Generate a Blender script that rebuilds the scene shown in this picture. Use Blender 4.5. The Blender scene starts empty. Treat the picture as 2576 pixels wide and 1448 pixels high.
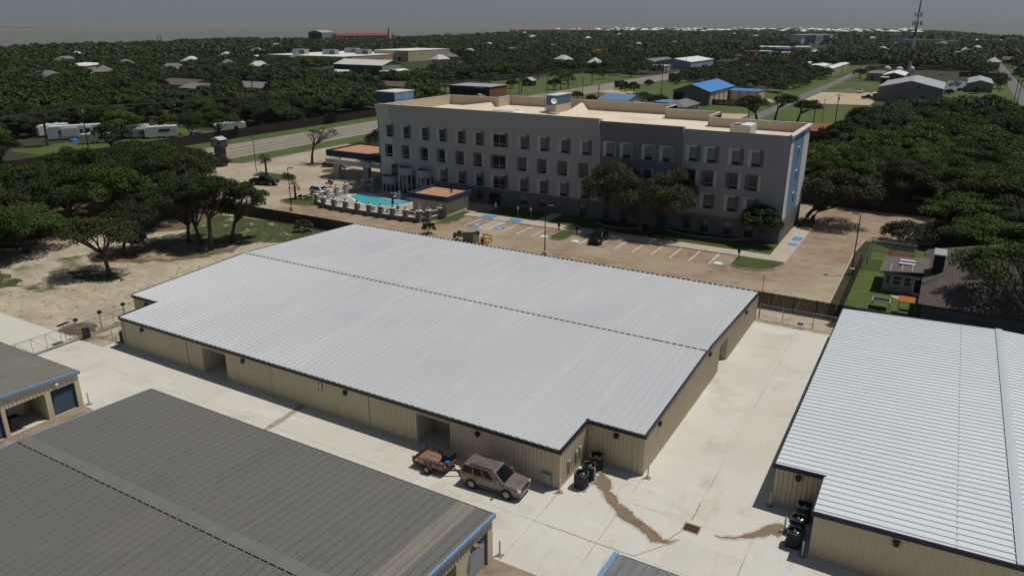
import bpy, math, random
import numpy as np
from mathutils import Vector, Matrix
R = math.radians
scene = bpy.context.scene
COL = scene.collection
random.seed(7)

# ------------------------------------------------------------------ camera
CAMP = Vector((19.11, -39.91, 30.44))
AZ, PITCH, ROLL = -0.5215, 0.3406, 0.0032
_fw = Vector((math.sin(AZ) * math.cos(PITCH), math.cos(AZ) * math.cos(PITCH), -math.sin(PITCH)))
_rt = Vector((math.cos(AZ), -math.sin(AZ), 0))
_up = _rt.cross(_fw)
_rr = _rt * math.cos(ROLL) + _up * math.sin(ROLL)
_uu = _up * math.cos(ROLL) - _rt * math.sin(ROLL)
cam_data = bpy.data.cameras.new('camera')
cam = bpy.data.objects.new('camera', cam_data)
COL.objects.link(cam)
m = Matrix((_rr, _uu, -_fw)).transposed().to_4x4()
m.translation = CAMP
cam.matrix_world = m
cam_data.sensor_width = 36
cam_data.lens = 36 * 1874.5 / 2576
cam_data.clip_start = 0.5
cam_data.clip_end = 200000
scene.camera = cam

# ------------------------------------------------------------------ world, sun, exposure
SUNV = Vector((0.27, 0.30, 1.0)).normalized()
world = bpy.data.worlds.new('World')
scene.world = world
world.use_nodes = True
wt = world.node_tree
wt.nodes.clear()
wo = wt.nodes.new('ShaderNodeOutputWorld')
wb = wt.nodes.new('ShaderNodeBackground')
sky = wt.nodes.new('ShaderNodeTexSky')
sky.sky_type = 'NISHITA'
sky.sun_disc = False
sky.sun_elevation = math.asin(SUNV.z)
sky.sun_rotation = math.atan2(SUNV.x, SUNV.y)
sky.altitude = 0
sky.air_density = 1.2
sky.dust_density = 0.6
sky.ozone_density = 2.0
hs = wt.nodes.new('ShaderNodeHueSaturation')
hs.inputs['Saturation'].default_value = 0.42
wt.links.new(sky.outputs[0], hs.inputs['Color'])
tn = wt.nodes.new('ShaderNodeMix'); tn.data_type = 'RGBA'; tn.blend_type = 'MULTIPLY'
tn.inputs[0].default_value = 1.0
tn.inputs[7].default_value = (0.85, 1.01, 1.28, 1)
wt.links.new(hs.outputs[0], tn.inputs[6])
wt.links.new(tn.outputs[2], wb.inputs['Color'])
wb.inputs['Strength'].default_value = 0.05
wt.links.new(wb.outputs[0], wo.inputs['Surface'])
sun_data = bpy.data.lights.new('sun', 'SUN')
sun_data.energy = 5.0
sun_data.angle = R(0.53)
sun_data.color = (1.0, 0.965, 0.90)
sun = bpy.data.objects.new('sun', sun_data)
COL.objects.link(sun)
sun.rotation_euler = SUNV.to_track_quat('Z', 'Y').to_euler()
sun.location = (60, 60, 120)
vs = scene.view_settings
vs.view_transform = 'Standard'
vs.look = 'None'
vs.exposure = -0.58
vs.gamma = 1
vs.use_curve_mapping = False
scene.cycles.max_bounces = 6
scene.cycles.diffuse_bounces = 3
scene.cycles.glossy_bounces = 3
scene.cycles.transparent_max_bounces = 8
scene.cycles.use_denoising = True

# ------------------------------------------------------------------ materials
_M = {}
def mat(name, c, rough=0.8, metal=0.0, spec=0.3, layers=(), bump=0.0, bscale=8.0, rnd=0.0, brick=None, wave=None):
    """principled material; layers = (colour, noise scale, lo, hi, stretch) mixed over the base in object space"""
    if name in _M: return _M[name]
    M = bpy.data.materials.new(name); M.use_nodes = True
    nt = M.node_tree; N = nt.nodes; L = nt.links
    p = N['Principled BSDF']
    p.inputs['Roughness'].default_value = rough
    p.inputs['Metallic'].default_value = metal
    p.inputs['Specular IOR Level'].default_value = spec
    co = N.new('ShaderNodeTexCoord').outputs['Object']
    cur = None
    def mix(fac, a, b):
        n = N.new('ShaderNodeMix'); n.data_type = 'RGBA'
        for s, v in ((0, fac), (6, a), (7, b)):
            if isinstance(v, (tuple, list)): n.inputs[s].default_value = (*v[:3], 1)
            elif isinstance(v, float): n.inputs[s].default_value = v
            else: L.new(v, n.inputs[s])
        return n.outputs[2]
    cur = tuple(c)
    if brick:
        b = N.new('ShaderNodeTexBrick')
        mp = N.new('ShaderNodeMapping'); L.new(co, mp.inputs[0])
        mp.inputs['Location'].default_value = brick.get('loc', (0, 0, 0))
        mp.inputs['Rotation'].default_value = brick.get('rot', (0, 0, 0))
        L.new(mp.outputs[0], b.inputs['Vector'])
        b.offset = brick.get('off', 0.0)
        b.inputs['Scale'].default_value = 1.0
        b.inputs['Brick Width'].default_value = brick['w']
        b.inputs['Row Height'].default_value = brick['h']
        b.inputs['Mortar Size'].default_value = brick.get('m', 0.02)
        b.inputs['Mortar Smooth'].default_value = 0.0
        b.inputs['Color1'].default_value = (*brick['c1'], 1)
        b.inputs['Color2'].default_value = (*brick['c2'], 1)
        b.inputs['Mortar'].default_value = (*brick['cm'], 1)
        cur = b.outputs['Color']
    for i, ly in enumerate(layers):
        lc, sc, lo, hi = ly[:4]; st = ly[4] if len(ly) > 4 else (1, 1, 1)
        mp = N.new('ShaderNodeMapping'); L.new(co, mp.inputs[0])
        mp.inputs['Scale'].default_value = st
        mp.inputs['Location'].default_value = (i * 13.7, i * 5.1, i * 2.3)
        nz = N.new('ShaderNodeTexNoise'); L.new(mp.outputs[0], nz.inputs['Vector'])
        nz.inputs['Scale'].default_value = sc; nz.inputs['Detail'].default_value = 6; nz.inputs['Roughness'].default_value = 0.62
        mr = N.new('ShaderNodeMapRange'); L.new(nz.outputs[0], mr.inputs[0])
        mr.inputs[1].default_value = lo; mr.inputs[2].default_value = hi
        cur = mix(mr.outputs[0], cur, lc)
    if rnd:
        oi = N.new('ShaderNodeObjectInfo')
        h = N.new('ShaderNodeHueSaturation')
        mr = N.new('ShaderNodeMapRange'); L.new(oi.outputs['Random'], mr.inputs[0])
        mr.inputs[3].default_value = 1 - rnd; mr.inputs[4].default_value = 1 + rnd
        L.new(mr.outputs[0], h.inputs['Value'])
        ml = N.new('ShaderNodeMath'); ml.operation = 'MULTIPLY'; ml.inputs[1].default_value = 7.31
        L.new(oi.outputs['Random'], ml.inputs[0])
        fr = N.new('ShaderNodeMath'); fr.operation = 'FRACT'; L.new(ml.outputs[0], fr.inputs[0])
        m2 = N.new('ShaderNodeMapRange'); L.new(fr.outputs[0], m2.inputs[0])
        m2.inputs[3].default_value = 0.5 - rnd * 0.04; m2.inputs[4].default_value = 0.5 + rnd * 0.03
        L.new(m2.outputs[0], h.inputs['Hue'])
        if isinstance(cur, tuple): h.inputs['Color'].default_value = (*cur, 1)
        else: L.new(cur, h.inputs['Color'])
        cur = h.outputs[0]
    if isinstance(cur, tuple): p.inputs['Base Color'].default_value = (*cur, 1)
    else: L.new(cur, p.inputs['Base Color'])
    if bump:
        nz = N.new('ShaderNodeTexNoise'); L.new(co, nz.inputs['Vector'])
        nz.inputs['Scale'].default_value = bscale; nz.inputs['Detail'].default_value = 3
        bp = N.new('ShaderNodeBump'); bp.inputs['Strength'].default_value = bump; bp.inputs['Distance'].default_value = 0.1
        L.new(nz.outputs[0], bp.inputs['Height']); L.new(bp.outputs[0], p.inputs['Normal'])
    _M[name] = M
    return M

def hx(s, k=1.0):
    """sRGB hex of a sunlit look -> linear"""
    v = [int(s[i:i + 2], 16) / 255 for i in (0, 2, 4)]
    return tuple(k * (x / 12.92 if x <= 0.04045 else ((x + 0.055) / 1.055) ** 2.4) for x in v)

# ------------------------------------------------------------------ mesh builder
class MB:
    def __init__(s): s.v = []; s.f = []; s.m = []; s.k = 0
    def mt(s, k): s.k = k; return s
    def add(s, vs, fs):
        b = len(s.v); s.v += [tuple(v) for v in vs]
        s.f += [tuple(i + b for i in f) for f in fs]; s.m += [s.k] * len(fs); return s
    def box(s, x0, y0, z0, x1, y1, z1):
        vs = [(x, y, z) for z in (z0, z1) for y in (y0, y1) for x in (x0, x1)]
        return s.add(vs, [(0, 2, 3, 1), (4, 5, 7, 6), (0, 1, 5, 4), (2, 6, 7, 3), (0, 4, 6, 2), (1, 3, 7, 5)])
    def cbox(s, c, d, rz=0.0):
        cs, sn = math.cos(rz), math.sin(rz); vs = []
        for z in (-1, 1):
            for y in (-1, 1):
                for x in (-1, 1):
                    a, b = x * d[0] / 2, y * d[1] / 2
                    vs.append((c[0] + a * cs - b * sn, c[1] + a * sn + b * cs, c[2] + z * d[2] / 2))
        return s.add(vs, [(0, 2, 3, 1), (4, 5, 7, 6), (0, 1, 5, 4), (2, 6, 7, 3), (0, 4, 6, 2), (1, 3, 7, 5)])
    def quad(s, *p): return s.add(p, [tuple(range(len(p)))])
    def prism(s, pts, z0, z1):
        n = len(pts)
        a = sum(pts[i][0] * pts[(i + 1) % n][1] - pts[(i + 1) % n][0] * pts[i][1] for i in range(n))
        if a < 0: pts = pts[::-1]
        vs = [(x, y, z0) for x, y in pts] + [(x, y, z1) for x, y in pts]
        return s.add(vs, [tuple(range(n))[::-1], tuple(range(n, 2 * n))] + [(i, (i + 1) % n, n + (i + 1) % n, n + i) for i in range(n)])
    def sheet(s, pts, z):
        n = len(pts)
        a = sum(pts[i][0] * pts[(i + 1) % n][1] - pts[(i + 1) % n][0] * pts[i][1] for i in range(n))
        if a < 0: pts = pts[::-1]
        return s.add([(x, y, z) for x, y in pts], [tuple(range(n))])
    def tube(s, p, q, r0, r1=None, n=8, cap=True):
        return s.path([p, q], [r0, r0 if r1 is None else r1], n, cap)
    def path(s, pts, rad, n=6, cap=True):
        P = [Vector(p) for p in pts]; vs = []; fs = []
        if not isinstance(rad, (list, tuple)): rad = [rad] * len(P)
        for i, p in enumerate(P):
            d = (P[min(i + 1, len(P) - 1)] - P[max(i - 1, 0)]).normalized()
            u = d.cross(Vector((0, 0, 1)) if abs(d.z) < 0.9 else Vector((1, 0, 0))).normalized(); w = d.cross(u)
            for k in range(n):
                t = 2 * math.pi * k / n
                vs.append(p + (u * math.cos(t) + w * math.sin(t)) * rad[i])
        for i in range(len(P) - 1):
            for k in range(n):
                a, b = i * n + k, i * n + (k + 1) % n
                fs.append((a, a + n, b + n, b))
        if cap:
            fs.append(tuple(range(n))); fs.append(tuple(range((len(P) - 1) * n, len(P) * n))[::-1])
        return s.add(vs, fs)
    def lathe(s, c, prof, n=12):
        vs = []; fs = []
        for r, z in prof:
            for k in range(n):
                t = 2 * math.pi * k / n; vs.append((c[0] + r * math.cos(t), c[1] + r * math.sin(t), c[2] + z))
        for i in range(len(prof) - 1):
            for k in range(n):
                a, b = i * n + k, i * n + (k + 1) % n
                fs.append((a, b, b + n, a + n))
        fs.append(tuple(range(n))[::-1]); fs.append(tuple(range((len(prof) - 1) * n, len(prof) * n)))
        return s.add(vs, fs)
    def ribbed(s, P0, U, V, N, pitch=0.61, rw=0.11, rh=0.06, start=None, mi=None):
        """metal sheet: trapezoid ribs repeated along U, running along V"""
        P0, U, V, N = Vector(P0), Vector(U), Vector(V), Vector(N).normalized()
        L = U.length; u = U / L
        t = pitch / 2 if start is None else start
        pr = [(0, 0)]
        while t < L - rw:
            if t > rw * 0.6:
                pr += [(t - rw / 2, 0), (t - rw / 4, rh), (t + rw / 4, rh), (t + rw / 2, 0)]
            t += pitch
        pr.append((L, 0)); n = len(pr)
        vs = [P0 + u * a + N * h for a, h in pr] + [P0 + V + u * a + N * h for a, h in pr]
        return s.add(vs, [(i, i + 1, n + i + 1, n + i) for i in range(n - 1)])
    def build(s, name, mats, parent=None, smooth=False, org=None):
        me = bpy.data.meshes.new(name)
        vs = s.v
        q = parent
        while q is not None and org is None:
            org = ORG.get(q.name); q = q.parent
        if org is not None and any(org): vs = [(x - org[0], y - org[1], z - org[2]) for x, y, z in vs]
        me.from_pydata([tuple(v) for v in vs], [], s.f)
        ms = mats if isinstance(mats, (list, tuple)) else [mats]
        for M in ms: me.materials.append(M)
        if len(ms) > 1: me.polygons.foreach_set('material_index', s.m)
        if smooth: me.polygons.foreach_set('use_smooth', [True] * len(me.polygons))
        me.update()
        o = bpy.data.objects.new(name, me); COL.objects.link(o)
        if parent is not None: o.parent = parent
        return o

ORG = {}
def tag(o, label=None, cat=None, group=None, kind=None):
    if label: o['label'] = label
    if cat: o['category'] = cat
    if group: o['group'] = group
    if kind: o['kind'] = kind
    return o
def thing(name, label, cat, loc=(0, 0, 0), rz=0.0, group=None):
    o = bpy.data.objects.new(name, None); COL.objects.link(o)
    o.location = loc; o.rotation_euler = (0, 0, rz); o.empty_display_size = 0.2
    return tag(o, label, cat, group)
def place(name, label, cat, x, y, group=None, z=0.0):
    """thing whose parts are written in world coordinates"""
    o = thing(name, label, cat, (x, y, z), 0, group); ORG[o.name] = (x, y, z); return o
def struct(name, b, M): return tag(b.build(name, M), kind='structure')
def dup(root, loc, rz=0.0, label=None, sc=None, group=None):
    r = root.copy(); COL.objects.link(r); r.location = loc; r.rotation_euler = (0, 0, rz)
    if label: r['label'] = label
    if group: r['group'] = group
    if sc: r.scale = sc if isinstance(sc, tuple) else (sc, sc, sc)
    for ch in root.children:
        c = ch.copy(); COL.objects.link(c); c.parent = r
        for g in ch.children:
            d = g.copy(); COL.objects.link(d); d.parent = c
    return r
# ------------------------------------------------------------------ palette
GRASS = mat('grass', (.050, .078, .013), .95, layers=[((.085, .088, .025), .35, .45, .75), ((.030, .052, .008), 2.5, .4, .75)], bump=.5, bscale=14)
GRASS2 = mat('grass_dry', (.062, .090, .018), .95, layers=[((.125, .115, .045), .16, .50, .74), ((.085, .115, .022), .05, .4, .65), ((.035, .055, .01), 1.6, .45, .75)], bump=.5, bscale=10)
FLOOR = mat('woodland_floor', (.036, .038, .016), .95, layers=[((.085, .066, .036), .05, .55, .78), ((.022, .032, .010), .3, .45, .65)])
SAND = mat('sandy_soil', (.41, .35, .25), .95, layers=[((.25, .205, .14), .18, .42, .72), ((.48, .425, .32), .5, .5, .75), ((.30, .235, .16), 1.1, .52, .75, (.5, 1.6, 1)),
     ((.055, .068, .018), .16, .56, .68), ((.07, .078, .024), 1.3, .585, .66), ((.20, .16, .11), 5, .58, .75)], bump=.5, bscale=3)
YARD = mat('yard_concrete', (0.512, 0.480, 0.403), .85, brick=dict(w=4.45, h=4.6, loc=(0.382, 0.981, 0.000), m=.014, c1=(0.545, 0.521, 0.456), c2=(0.496, 0.471, 0.409), cm=(0.436, 0.409, 0.349)),
     layers=[((.54, .525, .475), .10, .48, .70), ((.40, .355, .28), .28, .56, .80), ((.43, .375, .30), 1.2, .58, .80, (1, .25, 1)), ((.57, .565, .53), .35, .58, .68, (.3, 1.5, 1)), ((.41, .385, .33), 7, .55, .85)])
LOT = mat('parking_concrete', (.30, .235, .16), .88, brick=dict(w=4.6, h=4.6, loc=(.2, .6, 0), m=.025, c1=(.315, .25, .172), c2=(.285, .215, .145), cm=(.19, .145, .10)),
     layers=[((.225, .142, .092), .085, .44, .60), ((.36, .305, .205), .06, .50, .66), ((.16, .105, .072), .35, .52, .78, (.6, 1.4, 1)), ((.33, .265, .18), .9, .5, .75), ((.13, .10, .075), 2.6, .60, .78), ((.24, .18, .125), 7, .5, .8)])
LOT2 = mat('parking_pale', (.38, .325, .23), .88, brick=dict(w=4.6, h=4.6, loc=(.2, .6, 0), m=.025, c1=(.385, .33, .235), c2=(.34, .285, .195), cm=(.24, .20, .14)),
     layers=[((.29, .215, .15), .07, .48, .66), ((.41, .365, .275), .3, .5, .75), ((.21, .165, .12), 1.3, .56, .78)])
HWY = mat('highway_asphalt', (.215, .19, .16), .9, layers=[((.30, .255, .20), .35, .4, .62, (1, .03, 1)), ((.13, .115, .10), .55, .52, .70, (1, .015, 1)), ((.075, .066, .056), 1.6, .60, .70, (1, .02, 1)), ((.18, .16, .135), 3, .5, .8)])
STREET = mat('street_asphalt', (.13, .125, .118), .9, layers=[((.17, .16, .15), .2, .4, .7), ((.09, .088, .085), 2, .5, .8)])
WALK = mat('sidewalk', (.42, .37, .29), .85, layers=[((.32, .27, .21), .6, .45, .75), ((.26, .23, .19), 4, .55, .8)])
KERB = mat('kerb', (.40, .34, .26), .85, layers=[((.28, .23, .17), 2, .4, .7)])
KERBR = mat('kerb_red', (.42, .26, .21), .85, layers=[((.40, .34, .27), 1.2, .42, .6)])
PAINT = mat('marking_paint', (.72, .70, .64), .7, layers=[((.45, .38, .30), 3, .55, .72)])
PBLUE = mat('blue_paint', (.07, .20, .42), .7, layers=[((.15, .22, .34), 1.5, .5, .75)])
PGREEN = mat('green_paint', (.16, .30, .20), .8)
TANLOT = mat('tan_slab', (.42, .335, .22), .9, layers=[((.36, .26, .17), .15, .45, .7), ((.20, .18, .15), .12, .66, .72)])
MULCH = mat('mulch', (.035, .026, .018), .95)
WATER = mat('bay_water', (.130, .127, .104), .45, spec=.12, layers=[((.112, .110, .092), .002, .4, .65, (1, 4, 1)), ((.145, .141, .116), .02, .45, .7, (1, 3, 1))])
STAIN = mat('wet_concrete', (.195, .135, .088), .55, layers=[((.135, .11, .055), .55, .5, .66), ((.23, .17, .12), 2, .5, .7)])
STAIN2 = mat('damp_concrete', (.33, .28, .21), .75, layers=[((.26, .21, .15), 3, .4, .7)])
OLDC = mat('old_concrete', (.25, .195, .14), .88, layers=[((.17, .125, .085), .35, .45, .66), ((.33, .275, .20), .9, .5, .75), ((.12, .10, .06), 1.6, .6, .75)])

# ------------------------------------------------------------------ ground
LAND = [(-400, -260), (-700, 180), (-760, 330), (-810, 385), (-865, 470), (-890, 560), (-935, 690), (-1000, 830), (-905, 890), (-865, 1051), (-870, 1233), (-950, 1486),
        (-1128, 1980), (-1330, 2500), (-1500, 3200), (-1450, 4200), (-900, 4900), (-300, 4700), (-60, 3600), (40, 2700), (80, 2150), (240, 1720), (900, 1500), (1200, 400), (900, -260)]
struct('water', MB().sheet([(-90000, -3000), (90000, -3000), (90000, 120000), (-90000, 120000)], -0.6), WATER)
struct('ground', MB().prism(LAND, -1.2, -0.03), FLOOR)
YD = [(-95, -75), (60, -75), (60, 6.4), (13.2, 6.4), (13.2, 38.4), (-50, 38.4), (-50, -1.35), (-95, -1.35)]
struct('yard_pavement', MB().prism(YD, -.15, 0.0), YARD)
struct('sandy_lot', MB().sheet([(-118, -1.6), (-50, -1.6), (-50, 38), (13, 38), (13, 43.5), (-118, 43.5)], -0.012), SAND)
g = MB()
for pts in ([(-33, 33.2), (-85, 30), (-85, 43.4), (-56, 43.4)], [(-118, -1.6), (-78, -1.6), (-77, 2), (-80, 5), (-86, 8), (-118, 12)]): pass
struct('parking_lot', MB().sheet([(-84, 43.5), (10.8, 43.5), (10.8, 72), (11.4, 79.5), (20, 82), (20, 101), (-84, 101)], 0.004), LOT)
struct('driveway', MB().sheet([(-119.8, 50), (-84, 50), (-84, 108), (-119, 112)], 0.004), LOT2)
struct('highway', MB().sheet([(-145.3, -250), (-127.2, -250), (-127.2, 1000), (-145.3, 1000)], 0.0), HWY)
struct('highway_entrance', MB().sheet([(-127.3, 56), (-119, 54), (-119, 78), (-127.3, 74)], 0.008), LOT2)
hm = MB()
for y in range(-40, 700, 12):
    for x in (-131.7, -140.9): hm.box(x - .07, y, .006, x + .07, y + 3, .010)
for x in (-134.6, -138.0):
    hm.box(x - .06, -200, .006, x + .06, 800, .010)
ht = MB()
for x, w in ((-134.9, .30), (-134.3, .14), (-137.7, .30), (-138.4, .16), (-130.9, .10), (-141.8, .12)):
    y = -150.0
    while y < 700:
        l = 18 + 22 * random.random(); ht.box(x - w, y, .003, x + w * random.random(), y + l, .0045); y += l + 6 * random.random()
struct('tyre_track', ht, mat('tyre_track', (.085, .075, .064), .9, layers=[((.17, .145, .12), .5, .45, .6, (1, .1, 1))]))
struct('turn_lane', MB().sheet([(-137.5, -200), (-135.1, -200), (-135.1, 800), (-137.5, 800)], .0025), mat('turn_lane', (.30, .225, .165), .9, layers=[((.22, .175, .135), .4, .45, .65, (1, .08, 1))]))
struct('road_marking', hm, mat('faded_road_paint', (.32, .27, .19), .85, layers=[((.22, .19, .15), .4, .35, .6)]))
struct('street', MB().sheet([(-42.3, 112), (-36.8, 112), (-36.6, 420), (-38.6, 640), (-44.8, 640), (-41.4, 420)], 0.0), STREET)
struct('east_road', MB().sheet([(43.0, 180), (49.6, 180), (49.6, 430), (50.6, 800), (45.4, 800), (43.2, 430)], 0.0), STREET)
struct('side_street', MB().sheet([(-126, 205), (-42, 209), (-42, 214), (-126, 211)], -.004), STREET)
lawn = MB()
for pts in ([(-126.9, 78), (-120, 78), (-119, 160), (-126.9, 160)], [(-126.9, -60), (-119.5, -60), (-119.5, 53), (-126.9, 55)],
            [(-153, -60), (-145.5, -60), (-145.5, 260), (-153, 260)], [(-36.6, 214), (-8, 214), (-8, 292), (-36.6, 292)], [(-42.3, 214), (-72, 218), (-72, 268), (-42.3, 268)],
            [(-36.6, 353), (-12, 364), (-12, 440), (-36.6, 440)], [(-36.6, 444), (-29, 448), (-29, 520), (-38, 600)], [(-54, 480), (-45, 480), (-45, 640), (-54, 640)],
            [(-62, 300), (-41.6, 300), (-41.6, 470), (-58, 470)], [(-215, 258), (-145.6, 256), (-145.6, 425), (-190, 420)], [(-127, 215), (-73, 222), (-73, 330), (-127, 410)],
            [(-305, 285), (-255, 285), (-255, 366), (-305, 366)], [(15.6, 345), (43, 345), (43, 620), (26, 620), (24, 440), (15.6, 470)], [(50, 300), (64, 300), (64, 700), (51, 700)],
            [(12.3, 44), (42, 44), (42, 80), (12.3, 80)], [(-185, 60), (-153.5, 60), (-153.5, 110), (-185, 110)], [(-235, 180), (-190, 180), (-190, 262), (-235, 262)]):
    lawn.sheet(pts, -0.008)
tag(lawn.build('lawn', GRASS2), kind='structure')
pg = MB()
for pts in ([(-77, 10.5), (-72, 9.6), (-68, 11), (-67.2, 12.6), (-70, 13.6), (-75, 12.8)], [(-80, 29), (-70, 30), (-62, 36), (-58, 42), (-64, 43), (-84, 42)], [(-92, 0), (-80, -.6), (-76.5, .6), (-77.5, 2.6), (-75.8, 4.6), (-79, 6.2), (-84, 6.6), (-92, 6.5)]):
    P = []
    for i, (x, y) in enumerate(pts):
        x2, y2 = pts[(i + 1) % len(pts)]
        for k in range(5):
            t = k / 5; P.append((x + (x2 - x) * t + random.uniform(-.5, .5), y + (y2 - y) * t + random.uniform(-.5, .5)))
    pg.sheet(P, -.006)
struct('grass_patch', pg, mat('sparse_grass', (.040, .058, .014), .95, layers=[((.33, .275, .19), .38, .57, .64), ((.30, .25, .17), 1.6, .60, .66), ((.065, .078, .022), 2, .45, .7)], bump=.6, bscale=6))
lt = MB()
for pts in ([(-119, 3), (-104, 4), (-96, 9), (-93, 15), (-95, 22), (-86, 27), (-80, 34), (-84, 43), (-119, 43)], [(-80, 16.5), (-74, 16.0), (-70, 20), (-66, 24), (-65.5, 29), (-70, 33), (-78, 29), (-82, 22)]):
    P = []
    for i, (x, y) in enumerate(pts):
        x2, y2 = pts[(i + 1) % len(pts)]
        for k in range(4): P.append((x + (x2 - x) * k / 4 + random.uniform(-.8, .8), y + (y2 - y) * k / 4 + random.uniform(-.8, .8)))
    lt.sheet(P, -.009)
struct('leaf_litter', lt, mat('leaf_litter', (.15, .105, .058), .95, layers=[((.33, .275, .195), .22, .52, .62), ((.085, .062, .034), .6, .45, .65), ((.06, .07, .022), .35, .56, .66), ((.26, .21, .15), 2.2, .58, .7)], bump=.5, bscale=6))
sl = MB()
for pts in ([(-36.4, 292), (-9.2, 297), (-9.2, 330), (-15, 362), (-36, 352)], [(-61, 236.5), (-53, 223), (-43, 220.5), (-43, 240)], [(-71.5, 286), (-62, 268), (-48, 270), (-44, 300), (-52, 303), (-66, 297)],
            [(15.5, 337), (23.5, 336), (24, 344), (15.5, 345)], [(-127, 296), (-108, 292), (-112, 306), (-127, 312)]):
    sl.sheet(pts, 0.0)
struct('tan_pavement', sl, TANLOT)
struct('gravel_yard', MB().sheet([(15, 398), (24.5, 398), (24.5, 470), (15, 475)], 0.0), STREET)

# raised islands, pavements and kerbs of the hotel lot
def kerb(b, pts, w=.16, h=.14):
    for (x0, y0), (x1, y1) in zip(pts, pts[1:]):
        d = math.hypot(x1 - x0, y1 - y0)
        b.cbox(((x0 + x1) / 2, (y0 + y1) / 2, h / 2), (d + w * .9, w, h), math.atan2(y1 - y0, x1 - x0))
def arc(cx, cy, r, a0, a1, n=6): return [(cx + r * math.cos(R(a0 + (a1 - a0) * i / n)), cy + r * math.sin(R(a0 + (a1 - a0) * i / n))) for i in range(n + 1)]
midI = [(-30.3, 61.85)] + [(-30.3, 58)] + arc(-28.9, 57.9, 1.4, 180, 360, 8) + [(-27.5, 61.85)]
rightI = [(-3.1, 61.9), (-3.1, 58.0)] + arc(-1.7, 57.9, 1.4, 180, 265, 4) + [(1.0, 56.8), (2.4, 58.2), (3.2, 60.6), (3.25, 61.9)]
poolI = [(-83.9, 54.6), (-82.6, 53.6), (-80.2, 53.0), (-77, 53.6), (-75.0, 54.5), (-75.6, 56.5), (-78.7, 58.0), (-83.0, 57.0)]
rPool = [(-51.6, 54.6), (-50.0, 54.9), (-48.0, 56.2), (-47.5, 58.2), (-48.2, 63.6), (-50.1, 66.5)]
isl2 = [(-95.0, 69.6), (-94.9, 68.6), (-97.5, 67.5), (-107.2, 69.6), (-108, 72.0), (-97.5, 72.2)]
canI = [(-98, 80), (-96, 78.6), (-93, 79.4), (-93, 82.8), (-97, 84)]
bendI = [(-107.2, 84.2), (-105, 82.8), (-94, 91), (-80, 97), (-80, 98.4), (-96, 94)]
gi = MB()
for pts in (midI, rightI, poolI, rPool + [(-50.1, 54.9)], isl2, canI, bendI): gi.prism(pts, 0, .11)
gi.prism([(-46.5, 64.7), (3.3, 64.7), (.6, 64.8), (.6, 71.2), (-46.5, 71.2)], 0, .11)
gi.prism([(-43.5, 64.6), (.6, 64.6), (.6, 71.2), (-43.5, 71.2)], 0, .115)
gi.prism([(.6, 83.2), (3.2, 83.2), (3.2, 88), (.6, 88)], 0, .115)
struct('hotel_lawn', gi, GRASS)
kb = MB()
for pts in (midI, poolI + poolI[:1], rPool, isl2 + isl2[:1], canI + canI[:1], bendI + bendI[:1]): kerb(kb, pts)
kerb(kb, [(-119.9, 78), (-119, 112)]); kerb(kb, [(-16, 69.8), (-13.5, 68.9), (-11, 68.6), (-6.1, 69.3), (-3.4, 71.2)], .18, .26)
kerb(kb, [(-27.5, 68.6), (-26, 67.5), (-23.5, 67.2), (-21, 67.8), (-20, 69)], .18, .26)
struct('kerb', kb, KERB)
kr = MB(); kerb(kr, [(3.3, 86.5), (3.3, 62)] + rightI[::-1][1:]); kerb(kr, [(10.75, 45), (10.75, 72.2), (11.4, 79.5)]); kerb(kr, [(20, 82), (12, 81.8), (11.3, 79.3), (10.8, 76.5)])
struct('red_kerb', kr, KERBR)
sw = MB()
sw.box(-49.0, 61.95, 0, 3.2, 64.55, .125); sw.box(.65, 64.55, 0, 3.2, 83.0, .122); sw.box(-52.5, 64.55, 0, -48.4, 71, .12); sw.box(-36.6, 64.55, 0, -34.6, 71, .12)
struct('sidewalk', sw, WALK)
mu = MB(); mu.prism([(-16, 69.9), (-13.5, 69.0), (-11, 68.7), (-6.1, 69.4), (-3.4, 71.3), (-16, 71.3)], .1, .16); mu.prism([(-27.4, 68.8), (-26, 67.6), (-23.5, 67.3), (-21, 67.9), (-20, 69.2), (-20, 71.2), (-27.4, 71.2)], .1, .16)
struct('mulch_bed', mu, MULCH)
pm = MB()
for x in [-45.1, -38.1, -35.45, -32.8] + [-24.8 + 2.735 * i for i in range(8)]: pm.box(x - .06, 56.35, .006, x + .06, 61.8, .011)
for i in range(16):
    x = -33.3 + 2.735 * i; pm.box(x - .06, 43.9, .006, x + .06, 48.5, .011)
for x in (-42.55, -40.65): pm.box(x - .06, 56.5, .006, x + .06, 62, .011)
pm.box(-42.5, 56.5, .006, -40.7, 56.62, .011); pm.box(-42.5, 61.88, .006, -40.7, 62, .011)
for i in range(6):
    y = 57 + i * .88; pm.quad((-42.5, y, .011), (-42.5, y - .16, .011), (-40.7, y + .5, .011), (-40.7, y + .66, .011))
for i in range(7): pm.box(-119 + 0, 84 + i * 2.8, .006, -113.6, 84.12 + i * 2.8, .011)
for i in range(4): pm.box(-100 + i * 2.8, 60, .006, -99.88 + i * 2.8, 65, .011)
pm.box(-93.5, 60, .006, -93.38, 65, .011); pm.box(-84.5, 59.5, .006, -84.38, 64.5, .011); pm.box(-79.5, 59, .006, -79.38, 61.3, .011)
struct('parking_marking', pm, PAINT)
pb = MB()
pb.box(-44.45, 57.4, .006, -42.95, 58.9, .012); pb.box(-40.3, 57.4, .006, -38.8, 58.9, .012)
struct('blue_marking', pb, PBLUE)
pd = MB()
pd.box(-45.8, 62.2, .128, -43.4, 64.0, .134); pd.box(-40.7, 62.2, .128, -38.3, 64.0, .134)
pd.box(1.75, 73.9, .126, 3.08, 76.3, .132); pd.box(1.75, 70.8, .126, 3.08, 72.3, .132)
struct('blue_ramp_marking', pd, mat('bright_blue_paint', (.055, .215, .46), .7, layers=[((.11, .24, .42), 1.2, .5, .75)]))
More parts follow.
